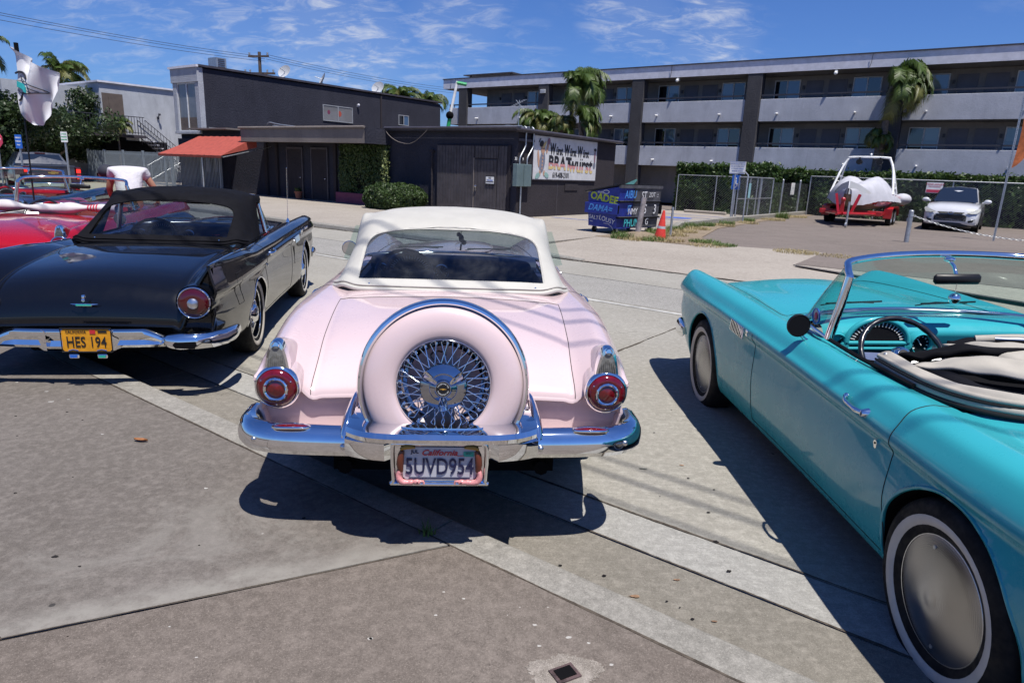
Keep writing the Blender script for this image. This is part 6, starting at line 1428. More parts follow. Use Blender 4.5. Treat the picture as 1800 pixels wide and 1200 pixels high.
def conti_wheel(C_):
    T=C_.T; c=link('spare_wheel',None,T,(0,-1.285,.795)); c.rotation_euler=(R(-7),0,0)
    # painted steel tyre cover, lathe about y
    part('cover',MB().lathe([(.186,-.040),(.191,-.050),(.202,-.056),(.225,-.060),(.255,-.059),(.283,-.053),(.303,-.043),(.318,-.028),(.322,.0),(.318,.10),(.29,.12)],n=96,axis='y'),C_.P,c,40)
    part('chrome_band',MB().lathe([(.318,-.032),(.326,-.042),(.335,-.041),(.342,-.028),(.345,.0),(.342,.035),(.325,.045)],n=96,axis='y',a0=R(-32),a1=R(212)),MT['chrome'],c,50)
    part('wheel_ring',MB().lathe([(.190,-.050),(.185,-.055),(.179,-.048),(.175,-.025),(.170,.0),(.165,.035),(.150,.045)],n=80,axis='y'),MT['chrome'],c,40)
    part('wheel_back',MB().lathe([(.0,.075),(.17,.075),(.20,.05)],n=40,axis='y'),C_.P,c,40)
    hub=part('hub',MB().lathe([(0,-.104),(.030,-.104),(.034,-.100),(.036,-.088),(.052,-.080),(.056,-.074),(.072,-.070),(.090,-.062),(.094,-.054),(.090,-.046),(.07,-.02),(.06,.05)],n=64,axis='y'),MT['reflchrome'],c,28)
    dk=part('hub_centre',MB().lathe([(0,-.1052),(.0275,-.1052),(.0275,-.104)],n=40,axis='y'),MT['blackplastic'],hub)
    for k in range(3):
        a=R(90+120*k+180)
        m_=MB().loft([[(r_*math.cos(a)-w_*math.sin(a)*s_,y_,r_*math.sin(a)+w_*math.cos(a)*s_) for s_,y_ in((-1,yb),(0,yf),(1,yb))] for r_,w_,yb,yf in((.034,.012,-.085,-.103),(.060,.016,-.082,-.108),(.088,.021,-.075,-.106),(.094,.019,-.07,-.09))])
        part('knock_off_wing',m_,MT['chrome'],hub)
    for i,ch in enumerate('THUNDERBIRD'):
        a=R(158-13.6*i); me=text_mesh(ch,.0062,.0003); me.materials.clear(); me.materials.append(MT['white']); me.transform(Matrix.Translation((.0215*math.cos(a),-.1060,.0215*math.sin(a)))@MREAR@Matrix.Rotation(a-R(90),4,'Z')); link('hub_letter',me,dk)
    for i,ch in enumerate('THUNDERBIRD'):
        a=R(202+13.6*i); me=text_mesh(ch,.0062,.0003); me.materials.clear(); me.materials.append(MT['white']); me.transform(Matrix.Translation((.0215*math.cos(a),-.1060,.0215*math.sin(a)))@MREAR@Matrix.Rotation(a+R(90),4,'Z')); link('hub_letter',me,dk)
    part('hub_bird',MB().box(-.013,.013,-.1066,-.1056,-.0009,.0009).box(-.003,.003,-.1067,-.1056,-.003,.003).box(-.008,.008,-.1066,-.1056,.0009,.002),MT['yelfig'],dk)
    # crossing wire spokes, each a part
    sp0=MB().cyl((0,0,0),(0,0,1),.0024,n=6,caps=False).mesh('spoke',MT['chrome'],60)
    def spoke(p,q_):
        p=Vector(p);q_=Vector(q_);o=link('spoke',sp0,c,tuple(p)); d=q_-p; o.rotation_mode='QUATERNION'; o.rotation_quaternion=d.to_track_quat('Z','Y'); o.scale=(1,1,d.length)
    for k in range(24):
        a=2*math.pi*k/24
        for tw,y0,y1,r0 in((.30,-.055,-.030,.082),(-.30,-.045,-.010,.078)):
            spoke((r0*math.cos(a+tw*.6),y0,r0*math.sin(a+tw*.6)),(.173*math.cos(a-tw*.25),y1,.173*math.sin(a-tw*.25)))
    nb=MB().ball((0,0,0),.0065,.0065,.009,8).mesh('spoke_nipple',MT['chrome'],60)
    for k in range(24):
        a=2*math.pi*k/24; link('spoke_nipple',nb,c,(.170*math.cos(a-.075),-.026,.170*math.sin(a-.075)))
    part('valve_hose',MB().tube([(.075+.03*math.cos(a)-.10,.03,.11+.02*math.sin(a)) for a in [i*.5 for i in range(10)]],.004,5),MT['reddeep'],c)
    return c
def pink_plate(C_):
    T=C_.T; f=link('plate_frame',None,T,(-.008,-1.425,.515)); f.rotation_euler=(R(4),0,0)
    part('frame',MB().tube(crv([(-.165,0,.085),(-.182,0,.07),(-.178,0,-.072),(-.165,0,-.088),(.165,0,-.088),(.178,0,-.072),(.182,0,.07),(.165,0,.085)],4),.009,8,closed=True).box(-.175,.175,.004,.008,-.085,.085),MT['chrome'],f,60)
    pl=plate_body(f,.285,.142,MT['platewhite']); pl.location=(0,-.001,0)
    TM=lambda x,z:Matrix.Translation((x,-.0035,z))@MREAR
    text('lettering','5UVD954',.100,MT['platenavy'],pl,TM(.0,-.014),.0010,0,.66,.0006)
    text('lettering','California',.034,MT['platered'],pl,TM(-.002,.048),.0006,.35,1.05,.0005); part('script_tail',MB().tube([(.055,-.0035,.040),(.075,-.0035,.036),(.095,-.0035,.037)],.0012,4),MT['platered'],pl)
    text('lettering','JUL',.020,MT['platenavy'],pl,TM(-.096,.052),.0006,0,1.,.0005)
    stt=part('year_sticker',MB().box(.092,.132,-.0035,-.002,.033,.054),MT['tealst'],pl); text('lettering','2027',.012,MT['platenavy'],stt,TM(.112,.047)@Matrix.Translation((0,0,.0006)),0,0,1.,.0003)
    part('plate_footer',MB().box(-.12,.12,-.0028,-.002,-.064,-.059),MT['platenavy'],pl)
    for s_ in(-1,1):   # bird shaped ornaments on both sides
        b=part('ornament',MB().tube(crv([(s_*.150,-.010,-.022),(s_*.158,-.012,-.045),(s_*.150,-.014,-.070),(s_*.125,-.014,-.076),(s_*.10,-.014,-.074)],5),[.010,.010,.011,.011,.011,.012,.012,.013,.013,.013,.013,.013,.012,.012,.011,.010,.010,.011,.012,.010,.008],8).ball((s_*.088,-.016,-.073),.018,.010,.011,10).tube([(s_*.075,-.018,-.068),(s_*.062,-.018,-.069),(s_*.060,-.018,-.080)],.0045,6),MT['pinkfig'],f,60)
        part('ornament_body',MB().tube([(s_*.142,-.008,.058),(s_*.150,-.010,.03),(s_*.153,-.010,.0),(s_*.150,-.010,-.03)],[.007,.013,.014,.010],8),MT['brownfig'],b,60)
        part('ornament_wing',MB().tube([(s_*.150,-.008,.066),(s_*.13,-.010,.076),(s_*.11,-.010,.076),(s_*.095,-.008,.072)],[.006,.010,.008,.003],8),MT['yelfig'],b,60)
        part('ornament_eye',MB().ball((s_*.085,-.027,-.070),.003,n=6),MT['dark'],b)
        part('plate_bolt',MB().ball((s_*.165,-.010,-.077),.008,.005,.006,8),MT['hblue'],f,60)
pk=build_car('pinky','pink','pale pink convertible with cream white soft top and wire wheel continental spare',(-.367,3.83,0),R(4.5),True,2.59,'wire','inblue','row of fifties convertibles parked along the kerb')
softtop(pk,MT['vinylwhite'],MT['winvinyl'],MT['vinylwhite'])
for s_ in(-1,1): part('vent_window',MB().add([(.69*s_,1.17,.93),(.83*s_,1.24,.95),(.735*s_,1.24,1.20),(.64*s_,1.17,1.20)],[(0,1,2,3)]),MT['glass'],pk.T)
bumper56(pk); conti_wheel(pk); pink_plate(pk)
# hanging ornament under the mirror and a body-coloured bulge on the hood
part('mirror_ornament',MB().tube([(.05,1.30,1.22),(.05,1.30,1.14)],.003,4).ball((.05,1.30,1.12),.02,.012,.03,8).ball((.07,1.30,1.09),.02,.01,.02,8).ball((.03,1.30,1.15),.018,.01,.018,8).cyl((.05,1.30,1.08),(.045,1.30,1.03),.008,n=6),MT['inblack'],pk.T)
part('hood_bulge',MB().ball((.15,2.25,.955),.19,.40,.035,18),pk.P,pk.T,60)
# ---------------------------------------------------------------- black '57
bk_=build_car('57','nblack','glossy black convertible with black soft top and yellow licence plate',(-3.085,5.60,0),R(8.7),True,2.64,'wire','inred','row of fifties convertibles parked along the kerb')
softtop(bk_,MT['vinylblack'],MT['winvinyl2'],MT['vinylblack'])
def bumper57(C_):
    T=C_.T; b=link('rear_bumper',None,T)
    pth=[(-.55,.470),(-.50,.474),(-.30,.50),(0,.503),(.30,.50),(.50,.474),(.55,.470)]
    secs=[]
    for i in range(61):
        x=-.60+1.2*i/60; ax=abs(x); zt=.50 if ax<.40 else .50-.075*min(1,(ax-.40)/.16)**1.2; yb=-1.355+.05*(ax/.6)**3
        zb2=.365 if ax<.2 else .375; 
        secs.append([(x,yb+.06,zt-.002),(x,yb+.02,zt+.004),(x,yb,zt-.008),(x,yb-.004,zt-.025),(x,yb+.006,zt-.045),(x,yb+.022,(zt+zb2)/2-.01),(x,yb+.012,zb2+.02),(x,yb+.03,zb2),(x,yb+.08,zb2+.01)])
    part('bumper_bar',MB().loft(secs),MT['chrome'],b,40)
    for s_ in(-1,1):
        secs=[]
        for t,(x,y,w_) in enumerate(((.50,-1.30,.3),(.56,-1.33,.8),(.64,-1.335,1),(.74,-1.315,1),(.82,-1.27,1),(.875,-1.19,.95),(.90,-1.08,.9),(.905,-.95,.7),(.90,-.86,.3))):
            p=[(.0,.055),(.03,.048),(.05,.02),(.052,-.02),(.04,-.05),(.0,-.058),(-.04,-.05),(-.045,.03)]
            ang=[0,0,0,.25,.6,1.0,1.35,1.5,1.55][t]
            secs.append([(s_*(x+u*w_*math.sin(ang)),y-u*w_*math.cos(ang),.425+v*w_) for u,v in p])
        part('bumper_end',MB().loft([[tuple(q) for q in s] for s in [[Vector(a[i]) for i in range(8)] for a in secs]]),MT['chrome'],b,50)
        part('exhaust_port',MB().prism([(.60+.155*u,.405+.022*v) for u,v in((0,.2),(.1,1),(.95,1),(1,.2),(.9,-1),(.1,-.9))],0,.004,Matrix(((s_,0,0,.0),(0,0,-1,-1.383),(0,1,0,0),(0,0,0,1)))),MT['dark'],b)
        part('guard',MB().loft([[(s_*(.19+a*.03),-1.36+.015*a,z) for a,z in((0,.36),(0,.49),(1,.50),(1,.36))],[(s_*(.235+a*.03),-1.34+.02*a,z) for a,z in((0,.375),(0,.47),(1,.47),(1,.38))]]),MT['chrome'],b,30)
    pf_=link('plate_frame',None,T,(.06,-1.365,.435)); part('frame',MB().tube([(-.155,0,-.08),(.155,0,-.08),(.155,0,.08),(-.155,0,.08)],.006,6,closed=True),MT['blackplastic'],pf_)
    pl=plate_body(pf_,.30,.152,MT['plateyel']); TM=lambda x,z:Matrix.Translation((x,-.0035,z))@MREAR
    text('lettering','HES 194',.100,MT['plateblk'],pl,TM(.0,-.014),.0008,0,.72,.0006); text('lettering','CALIFORNIA',.022,MT['plateblk'],pl,TM(-.06,.058),.0004,0,1.,.0004)
    part('tab',MB().box(.025,.06,-.0035,-.002,.044,.070),MT['platered'],pl); part('tab',MB().box(.075,.13,-.0035,-.002,.052,.066),MT['plateblk'],pl)
    for x in(-.085,.09): part('tag_bracket',MB().tube([(x-.03,-.004,-.07),(x,-.006,-.062),(x+.03,-.004,-.07)],.004,5),MT['chrome'],pf_,60)
    for x,mm in((-.085,'hblue'),(.09,'tealst')):
        m_=part('key_tag',MB().bbox(x-.032,x+.032,-.012,0,-.122,-.094,.006),MT['chrome'],pf_); part('tag_face',MB().box(x-.022,x+.022,-.0145,-.0122,-.116,-.100),MT[mm],m_)
    return b
bumper57(bk_)
em=link('trunk_emblem',None,bk_.T,(.0,-1.206,.645)); 
part('emblem_bar',MB().loft([[(-.085,-.0,-.001),(-.085,-.0,.004),(-.085,-.004,.001)],[(-.05,-.008,-.012),(-.05,-.008,.006),(-.05,-.014,-.002)],[(.05,-.008,-.012),(.05,-.008,.006),(.05,-.014,-.002)],[(.085,0,-.001),(.085,0,.004),(.085,-.004,.001)]]),MT['chrome'],em); part('emblem_insert',MB().box(-.048,.048,-.016,-.012,-.008,.002),MT['tealst'],em)
part('trunk_lock',MB().bbox(-.010,.010,-.012,.012,.030,.066,.004).ball((0,-.012,.03),.013,.01,.012,10),MT['chrome'],em,50)
# side ornaments of the black car
x=bk_  # numbered parts built on the right side
def fsp(C_,y,z,s_=1): return C_.xside(C_.yk(y),z)*s_
for s_ in(1,-1):
    part('side_trim',MB().bbox(-.004,.012,-.055,.055,-.035,.035,.004,Matrix.Translation((fsp(bk_,2.15,.83,s_),bk_.yk(2.15),.835))),MT['chrome'],bk_.body)
    me=text_mesh('Thunderbird',.05,.002,.0005,.3); me.materials.clear(); me.materials.append(MT['chrome']); me.transform(Matrix.Translation((fsp(bk_,2.45,.85,s_)+.006*s_,bk_.yk(2.48),.86))@(MS if s_>0 else Matrix(((0,0,-1,0),(-1,0,0,0),(0,1,0,0),(0,0,0,1))))); link('script',me,bk_.body)
    cn=[(-.74,.80),(-.60,.80),(-.60,.66),(-.55,.55),(-.68,.55),(-.74,.66),(-.74,.80)]; fp=[]
    for (ya,za),(yb,zb2) in zip(cn[:-1],cn[1:]): fp+=[(ya+(yb-ya)*k/4,za+(zb2-za)*k/4) for k in range(4)]
    if s_>0: part('fuel_flap_gap',MB().tube([(fsp(bk_,y,z,s_)+.0005,y,z) for y,z in fp],.0022,4,closed=True),MT['seam'],bk_.body)
    part('door_pull',MB().bbox(-.004,.004,-.006,.006,-.10,.10,.002,Matrix.Translation((fsp(bk_,1.78,.6,s_),bk_.yk(1.80),.62))),MT['chrome'] if False else bk_.P,bk_.body)
    part('fin_edge',MB().tube([(s_*(cat(bk_.xf,y)+.012),y,cat(bk_.Zf,y)+.001) for y in [-1.19+.06*k for k in range(27)]],.006,6),MT['chrome'],bk_.body,60)
ant=part('antenna',MB().cyl((0,0,0),(.01,-.01,.62),.0035,.002,n=6).lathe([(.022,0),(.018,.02),(.008,.045),(.004,.05)],n=16).ball((.01,-.01,.62),.005,n=6),MT['chrome'],bk_.T,60); ant.location=(.735,bk_.yk(2.22),.945)
# front bumper tips (seen past the fenders)
def front_bumper(C_):
    b=link('front_bumper',None,C_.T); ye=C_.WB-2.59
    secs=[]
    for x in [i/20*1.74-.87 for i in range(21)]:
        y=3.60+ye-.28*abs(x/.87)**5; secs.append([(x,y+u,.46+v) for u,v in((.0,.07),(.04,.05),(.055,0),(.04,-.05),(0,-.07),(-.03,0))])
    part('bumper_bar',MB().loft(secs),MT['chrome'],b,50)
    for s_ in(-1,1):
        part('bumper_end',MB().loft([[(s_*.87+c*f*s_*.4,3.32+ye-.02-.07*k+.02*math.cos(a)*0,.46+.075*f*math.sin(a)) if False else (s_*(.86+.03*f*math.cos(a)),3.33+ye-.06*k,.46+.075*f*math.sin(a)) for a in [i*.785 for i in range(8)] for c in(0,)] for k,f in enumerate((1,1,.85,.5))]),MT['chrome'],b,50)
        part('headlight_rim',MB().lathe([(.085,.0),(.10,.02),(.10,.05),(.092,.055)],Matrix.Translation((s_*.70,3.40+ye,.72)),28,axis='y'),MT['chrome'],C_.T,50)
        part('headlight',MB().lathe([(.09,.04),(.05,.058),(0,.065)],Matrix.Translation((s_*.70,3.40+ye,.72)),28,axis='y'),MT['greylens'],C_.T,50)
for c_ in(pk,bk_): front_bumper(c_)
# ---------------------------------------------------------------- turquoise car, roof down
tq=build_car('turq','turq','turquoise convertible with folded cream top and spun metal wheel discs',(2.355,2.02,0),R(.75),False,2.87,'disc','inblack','row of fifties convertibles parked along the kerb')
tq.T.rotation_euler=(0,R(-2.0),R(.75)); tq.T.location=(2.355,2.02,-.028)
for c_ in tq.T.children:
    if c_.name.startswith('wheel') and c_.type=='EMPTY' and c_.location.x>0: c_.location.z-=1.55*math.sin(R(2.0))
front_bumper(tq); bumper56(tq,False)
part('plate_panel',MB().bbox(-.2,.2,-1.22,-1.19,.5,.6,.01),MT['chrome'],tq.T)
def fold(name,pts_a,pts_b,mt,C_,parent,N=10,sag=.03,wr=.012,seed=1,thick=.012):
    A=crv(pts_a,6);Bp=crv(pts_b,6); r=random.Random(seed); ph=[r.uniform(0,6) for _ in range(4)]
    def f(u,v):
        i=u*(len(A)-1); k=min(len(A)-2,int(i)); a=A[k].lerp(A[k+1],i-k); b=Bp[k].lerp(Bp[k+1],i-k); p=a.lerp(b,v)
        p.z+=sag*math.sin(math.pi*v)+wr*math.sin(u*17+ph[0]+v*2)*math.sin(math.pi*v)+wr*.6*math.sin(u*31+ph[1])*math.sin(v*5+ph[2]); p.x+=wr*.5*math.sin(v*9+u*11+ph[3]); return p
    o=part(name,MB().grid(f,48,16),mt,parent,80); m=o.modifiers.new('t','SOLIDIFY'); m.thickness=thick; m.offset=0
    return o
ft=link('folded_top',None,tq.T); Y=tq.yk
U=[(-.665,Y(.80),.925),(-.675,Y(.60),.925),(-.665,Y(.42),.925),(-.62,Y(.26),.935),(-.50,Y(.16),.942),(-.25,Y(.10),.948),(0,Y(.08),.95),(.25,Y(.10),.948),(.50,Y(.16),.942),(.62,Y(.26),.935),(.665,Y(.42),.925),(.675,Y(.60),.925),(.665,Y(.80),.925)]
Uc=crv(U,6)
part('edge_roll',MB().tube([p+Vector((0,0,-.004)) for p in Uc],.018,8).tube([p+Vector((0,0,.026)) for p in Uc],.011,8),MT['cream'],ft,60)
part('edge_piping',MB().tube([p+Vector(((-.014 if p.x<0 else .014),0,.012)) for p in Uc],.005,6),MT['seam'],ft,60)
part('gasket',MB().tube([p+Vector(((-.016 if p.x<0 else .016),-.004,-.020)) for p in Uc],.010,6),MT['seam'],ft,60)
def inner(s_,dz): return [(p[0]*s_,Y(.55)+(p[1]-Y(.55))*s_,p[2]+dz) for p in U]
fold('outer_fold',[(p[0],p[1],p[2]+.022) for p in U],inner(.90,.020),MT['cream'],tq,ft,sag=.016,wr=.006,seed=3,thick=.02)
fold('inner_lining',inner(.90,.004),[(p[0]*.70,Y(.60)+(p[1]-Y(.60))*.62,p[2]+.002) for p in U],MT['inblack'],tq,ft,sag=.012,wr=.012,seed=5)
fold('canvas_flap',[(-.60,Y(.66),.945),(-.50,Y(.56),.965),(-.38,Y(.46),.97),(-.20,Y(.38),.975),(.1,Y(.31),.975),(.6,Y(.34),.96)],[(-.47,Y(.68),.96),(-.39,Y(.62),1.0),(-.27,Y(.52),1.02),(-.05,Y(.45),1.01),(.3,Y(.42),1.0),(.6,Y(.46),.97)],MT['cream'],tq,ft,sag=.010,wr=.008,seed=9,thick=.012)
fold('canvas_flap',[(-.38,Y(.82),.99),(-.26,Y(.76),1.02),(-.10,Y(.70),1.03),(.2,Y(.62),1.02),(.6,Y(.60),.98)],[(-.28,Y(.60),.96),(-.16,Y(.54),.99),(.04,Y(.50),1.0),(.3,Y(.48),1.0),(.6,Y(.50),.97)],MT['cream'],tq,ft,sag=.018,wr=.008,seed=12,thick=.014)
fold('black_lining',[(-.60,Y(.84),.90),(-.46,Y(.82),.945),(-.30,Y(.78),.965),(.1,Y(.70),.975),(.6,Y(.66),.94)],[(-.52,Y(.74),.95),(-.40,Y(.68),1.0),(-.20,Y(.62),1.02),(.1,Y(.56),1.02),(.6,Y(.56),.96)],MT['inblack'],tq,ft,sag=.018,wr=.010,seed=14,thick=.03)
fold('black_lining',[(-.30,Y(.90),.98),(-.14,Y(.88),1.0),(.1,Y(.84),1.01),(.35,Y(.79),1.0),(.6,Y(.76),.97)],[(-.32,Y(.80),.94),(-.12,Y(.76),.96),(.1,Y(.72),.97),(.35,Y(.68),.97),(.6,Y(.66),.94)],MT['inblack'],tq,ft,sag=.015,wr=.008,seed=15,thick=.03)
part('top_cover',MB().box(-.6,.6,Y(.30),Y(.80),.84,.90),MT['inblack'],ft)
part('bow',MB().tube(crv([(-.16,Y(.80),1.03),(.0,Y(.73),1.04),(.15,Y(.67),1.035),(.4,Y(.62),1.02),(.62,Y(.58),.99)],6),.011,8),MT['alu'],ft,60); part('bow_pad',MB().tube(crv([(-.20,Y(.86),1.01),(-.05,Y(.81),1.03),(.12,Y(.76),1.035),(.4,Y(.71),1.02),(.62,Y(.66),1.0)],6),.020,8),MT['cream'],ft,60)
part('snap_stud',MB().ball((-.655,Y(.77),.965),.010,n=10),MT['galv'],ft,60)
MT['decal']=mat('round_white_decal',(.5,.5,.52),.5,var=.05)
dc=part('window_decal',MB().lathe([(0,0),(.045,0)],Matrix.Translation((-.700,tq.yk(1.31),1.01))@Matrix.Rotation(R(-6),4,'Y')@Matrix.Rotation(R(-90),4,'Z'),28,axis='y'),MT['decal'],tq.T); part('decal_ring',MB().tube([(-.703,tq.yk(1.31)+.040*math.cos(a),1.01+.040*math.sin(a)) for a in [i*.2618 for i in range(24)]],.004,4,closed=True),MT['hblue'],dc); part('decal_centre',MB().ball((-.704,tq.yk(1.31),1.01),.004,.017,.022,10),MT['signred'],dc)
# silver ball hanging from the mirror
part('hanging_ball',MB().tube([(.02,Y(1.32),1.19),(.02,Y(1.32),1.13)],.002,4).ball((.02,Y(1.32),1.105),.030,n=14),MT['chrome'],tq.T,30)
# ---------------------------------------------------------------- red car behind the black one
rc=build_car('red','red','bright red convertible with its red and white striped cover, behind the black car',(-5.57,7.75,0),R(12),False,2.59,'wire','inwhite','row of fifties convertibles parked along the kerb')
bumper56(rc,False)
MT['stripe']=mat('white_cloth',(.50,.48,.48),.8,var=.1,vs=6,bump=.4); MT['stripered']=mat('red_cloth_stripe',(.45,.01,.05),.8)
tw=tag(bpy.data.objects.new('towel',None),'white towel with red stripes rolled along the red car rear deck','towel'); COL.objects.link(tw)
M0=Matrix.Translation((-5.57,7.75,0))@Matrix.Rotation(R(12),4,'Z')
def roll(u,a,off=0):
    x=-.78+1.56*u; r_=.055+.018*math.sin(u*13)+.010*math.sin(u*29+1)+off; y=.36+.05*math.sin(u*5); z=.985+.015*math.sin(u*9); return M0@Vector((x,y+1.6*r_*math.cos(a),z+r_*math.sin(a)))
part('cloth',MB().grid(lambda u,v:roll(u,2*math.pi*v),70,20),MT['stripe'],tw,80)
for a0_ in(.55,.80,1.05): part('stripe',MB().grid(lambda u,v:roll(.0+u,a0_+.10*v+.25*math.sin(u*9),.003),60,2),MT['stripered'],tw,80)
for k in range(4): part('stripe',MB().grid(lambda u,v:roll(.80+.022*k+.010*v,2*math.pi*u,.004),24,2),MT['stripered'],tw,80)
for s_ in(1,):
    me=text_mesh('Thunderbird',.085,.003,.001,.3); me.materials.clear(); me.materials.append(MT['chrome']); me.transform(Matrix.Translation((fsp(rc,-.55,.80,1)+.008,-.62,.80))@MS); link('script',me,rc.body)
# flag on a thin pole fixed to the red car
M1=M0; pb=M0@Vector((-.55,.25,.93))
pb=G(60,352,.95); 
d_=at(28,78,pb.y+.1)
fg=thing('flag','white triangular club flag with teal winged emblem on a thin black pole','flag',pb,0)
tp=d_-pb
part('pole',MB().cyl((0,0,0),tuple(tp),.012,.009,n=8),MT['blackplastic'],fg); part('pole_tip',MB().box(tp.x-.02,tp.x+.02,tp.y-.02,tp.y+.02,tp.z-.12,tp.z+.02),MT['inblack'],fg)
MT['flagw']=mat('white_flag_cloth',(.62,.62,.65),.8,var=.03,vs=5)
Ks=pb.y/FPX*1.03       # metres per photo pixel at the flag
prof=[(24,84,25),(26,92,34),(28,102,47),(29,112,63),(30,121,82),(31,130,104),(31,138,109),(31,150,104),(31,163,95),(31,174,94),(33,185,92),(37,200,84),(47,212,76),(60,220,66)]
def flagp(u,v,o=0):
    i=v*(len(prof)-1); k=min(len(prof)-2,int(i)); f=i-k; l=prof[k][0]*(1-f)+prof[k+1][0]*f; y=prof[k][1]*(1-f)+prof[k+1][1]*f; r_=prof[k][2]*(1-f)+prof[k+1][2]*f
    px=l+(r_-l)*u; w_=at(px,y,pb.y); return Vector((w_.x-pb.x,.10*math.sin(px*.11+y*.03)*min(1,u*3)+.03*math.sin(px*.29-y*.05)*u-o,w_.z-pb.z))
part('cloth',MB().grid(lambda u,v:flagp(u,v),36,44),MT['flagw'],fg,80)
def onflag(pts,mt,name,o=.006):
    vs=[]
    for px,py in pts:
        l=[q for q in prof]; v=None
        for k in range(len(prof)-1):
            if prof[k][1]<=py<=prof[k+1][1]: f=(py-prof[k][1])/(prof[k+1][1]-prof[k][1]); v=(k+f)/(len(prof)-1); lx=prof[k][0]*(1-f)+prof[k+1][0]*f; rx=prof[k][2]*(1-f)+prof[k+1][2]*f
        p=flagp((px-lx)/(rx-lx),v,o+.012); vs.append(p)
    return vs
def stroke(pts,r_,mt,name='emblem_line'):
    P_=[]
    for a,b in zip(pts[:-1],pts[1:]):
        n=max(2,int(math.hypot(b[0]-a[0],b[1]-a[1])/2)); P_+= [(a[0]+(b[0]-a[0])*k/n,a[1]+(b[1]-a[1])*k/n) for k in range(n)]
    P_.append(pts[-1]); part(name,MB().tube(onflag(P_,mt,name),r_,5),MT[mt],fg)
MT['tealf']=mat('teal_flag_print',(.02,.35,.36),.8)
stroke([(39+10.5*math.cos(a)-4,149+22*math.sin(a)-1) for a in [R(-125)+i*R(100)/14 for i in range(15)]],.013,'blackp','emblem_ring'); stroke([(46-2,163),(44,169),(40,174),(35,177)],.013,'blackp','emblem_ring')
stroke([(31,141),(50,146),(66,154),(81,163),(73,164),(60,166),(54,167),(31,152)],.006,'blackp'); stroke([(57,156),(70,163)],.005,'blackp'); stroke([(55,161),(64,166)],.005,'blackp'); stroke([(36,133),(38,139),(42,143)],.005,'blackp'); stroke([(33,158),(36,163),(41,163)],.005,'blackp')
def tb(u,v):
    px=32+25*u; y=142.5+13*u+(11-5.5*u*0)*v*.95 ; return onflag([(px,y)],0,'',.020)[0]
part('emblem_band',MB().grid(tb,36,8),MT['tealf'],fg,80)
# dark blue car at the far left edge
nv_=build_car('red','navy','dark blue convertible mostly hidden behind the red car at the left edge',(-8.6,11.2,0),R(17),False,2.59,'wire','inwhite','row of fifties convertibles parked along the kerb')
# ---------------------------------------------------------------- white SUV in the lot
MT['suvwhite']=paint('white_car_paint',(.52,.53,.56),.3); MT['suvglass']=wglass('dark_car_glass',(.012,.016,.022)); MT['lampglass']=mat('headlamp_cover',(.40,.40,.36),.1,coat=1,var=.2,vs=20); MT['gold']=mat('gold_emblem',(.50,.33,.10),.3,.6)
MT['truckgrey']=paint('grey_blue_truck_paint',(.018,.026,.050),.3); MT['alloy']=mat('alloy_wheel',(.45,.46,.48),.3,.8,var=.1)
def mirror_secs(secs): return [[(p[0],y,p[1]) for p in prof]+[(-p[0],y,p[1]) for p in prof[::-1] if abs(p[0])>1e-4] for y,prof in secs]
def modern_wheel(parent,x,y,r,sg,wd=.22):
    w_=link('wheel',None,parent,(x,y,r)); part('tyre',MB().lathe([(r*.62,sg*wd*.45),(r*.9,sg*wd*.5),(r*.99,sg*wd*.42),(r,0),(r*.99,-sg*wd*.42),(r*.9,-sg*wd*.5),(r*.6,-sg*wd*.45)],n=32,axis='x'),MT['rubber'],w_,50)
    m_=MB().lathe([(r*.63,sg*wd*.46),(r*.60,sg*wd*.40),(r*.55,sg*wd*.25)],n=32,axis='x').lathe([(0,sg*wd*.36),(r*.14,sg*wd*.36),(r*.16,sg*wd*.28)],n=16,axis='x')
    for k in range(5):
        a=2*math.pi*k/5; m_.loft([[(sg*wd*.3,q*r*math.cos(a)-t*math.sin(a)*r,q*r*math.sin(a)+t*math.cos(a)*r) for t in(-.07,.07)]+[(sg*wd*.38,q*r*math.cos(a)+t*math.sin(a)*r,q*r*math.sin(a)-t*math.cos(a)*r) for t in(-.05,.05)] for q in(.1,.6)])
    part('rim',m_,MT['alloy'],w_,40); part('rim_dark',MB().lathe([(0,sg*wd*.15),(r*.56,sg*wd*.15)],n=24,axis='x'),MT['dark'],w_); return w_
su=thing('compact_suv','white compact SUV with dark glass roof parked nose out by the back fence','car',B(11.70,12.67,.085),BA)
def body_sec(w_,zb,zm,zt,ct,roof=None): return [(w_-.10,zb),(w_-.02,zb+.04),(w_,zb+.2),(w_+.0,zm-.12),(w_-.02,zm),(w_-.07,zt-.03),(w_-.16,zt),(w_*.5,zt+ct*.8),(0,zt+ct)]
secs=[(-.93,body_sec(.52,.40,.52,.60,.02)),(-.90,body_sec(.68,.30,.58,.68,.03)),(-.84,body_sec(.80,.26,.62,.78,.05)),(-.70,body_sec(.87,.25,.72,.90,.05)),(-.4,body_sec(.905,.25,.80,.98,.05)),(0,body_sec(.915,.25,.86,1.02,.05)),(.45,body_sec(.91,.25,.90,1.05,.05)),(1.2,body_sec(.91,.25,.93,1.06,.03)),(2.6,body_sec(.91,.25,.96,1.08,.03)),(3.2,body_sec(.89,.30,.98,1.08,.02)),(3.45,body_sec(.82,.40,.95,1.02,.02)),(3.5,body_sec(.7,.5,.85,.92,.02))]
part('body',MB().loft(mirror_secs(secs)),MT['suvwhite'],su,42)
def gh(wb,wt,z0,z1): return [(wb,z0),(wb-.02,z0+.05),(wt+.03,z1-.10),(wt-.03,z1-.02),(wt-.12,z1),(0,z1+.02)]
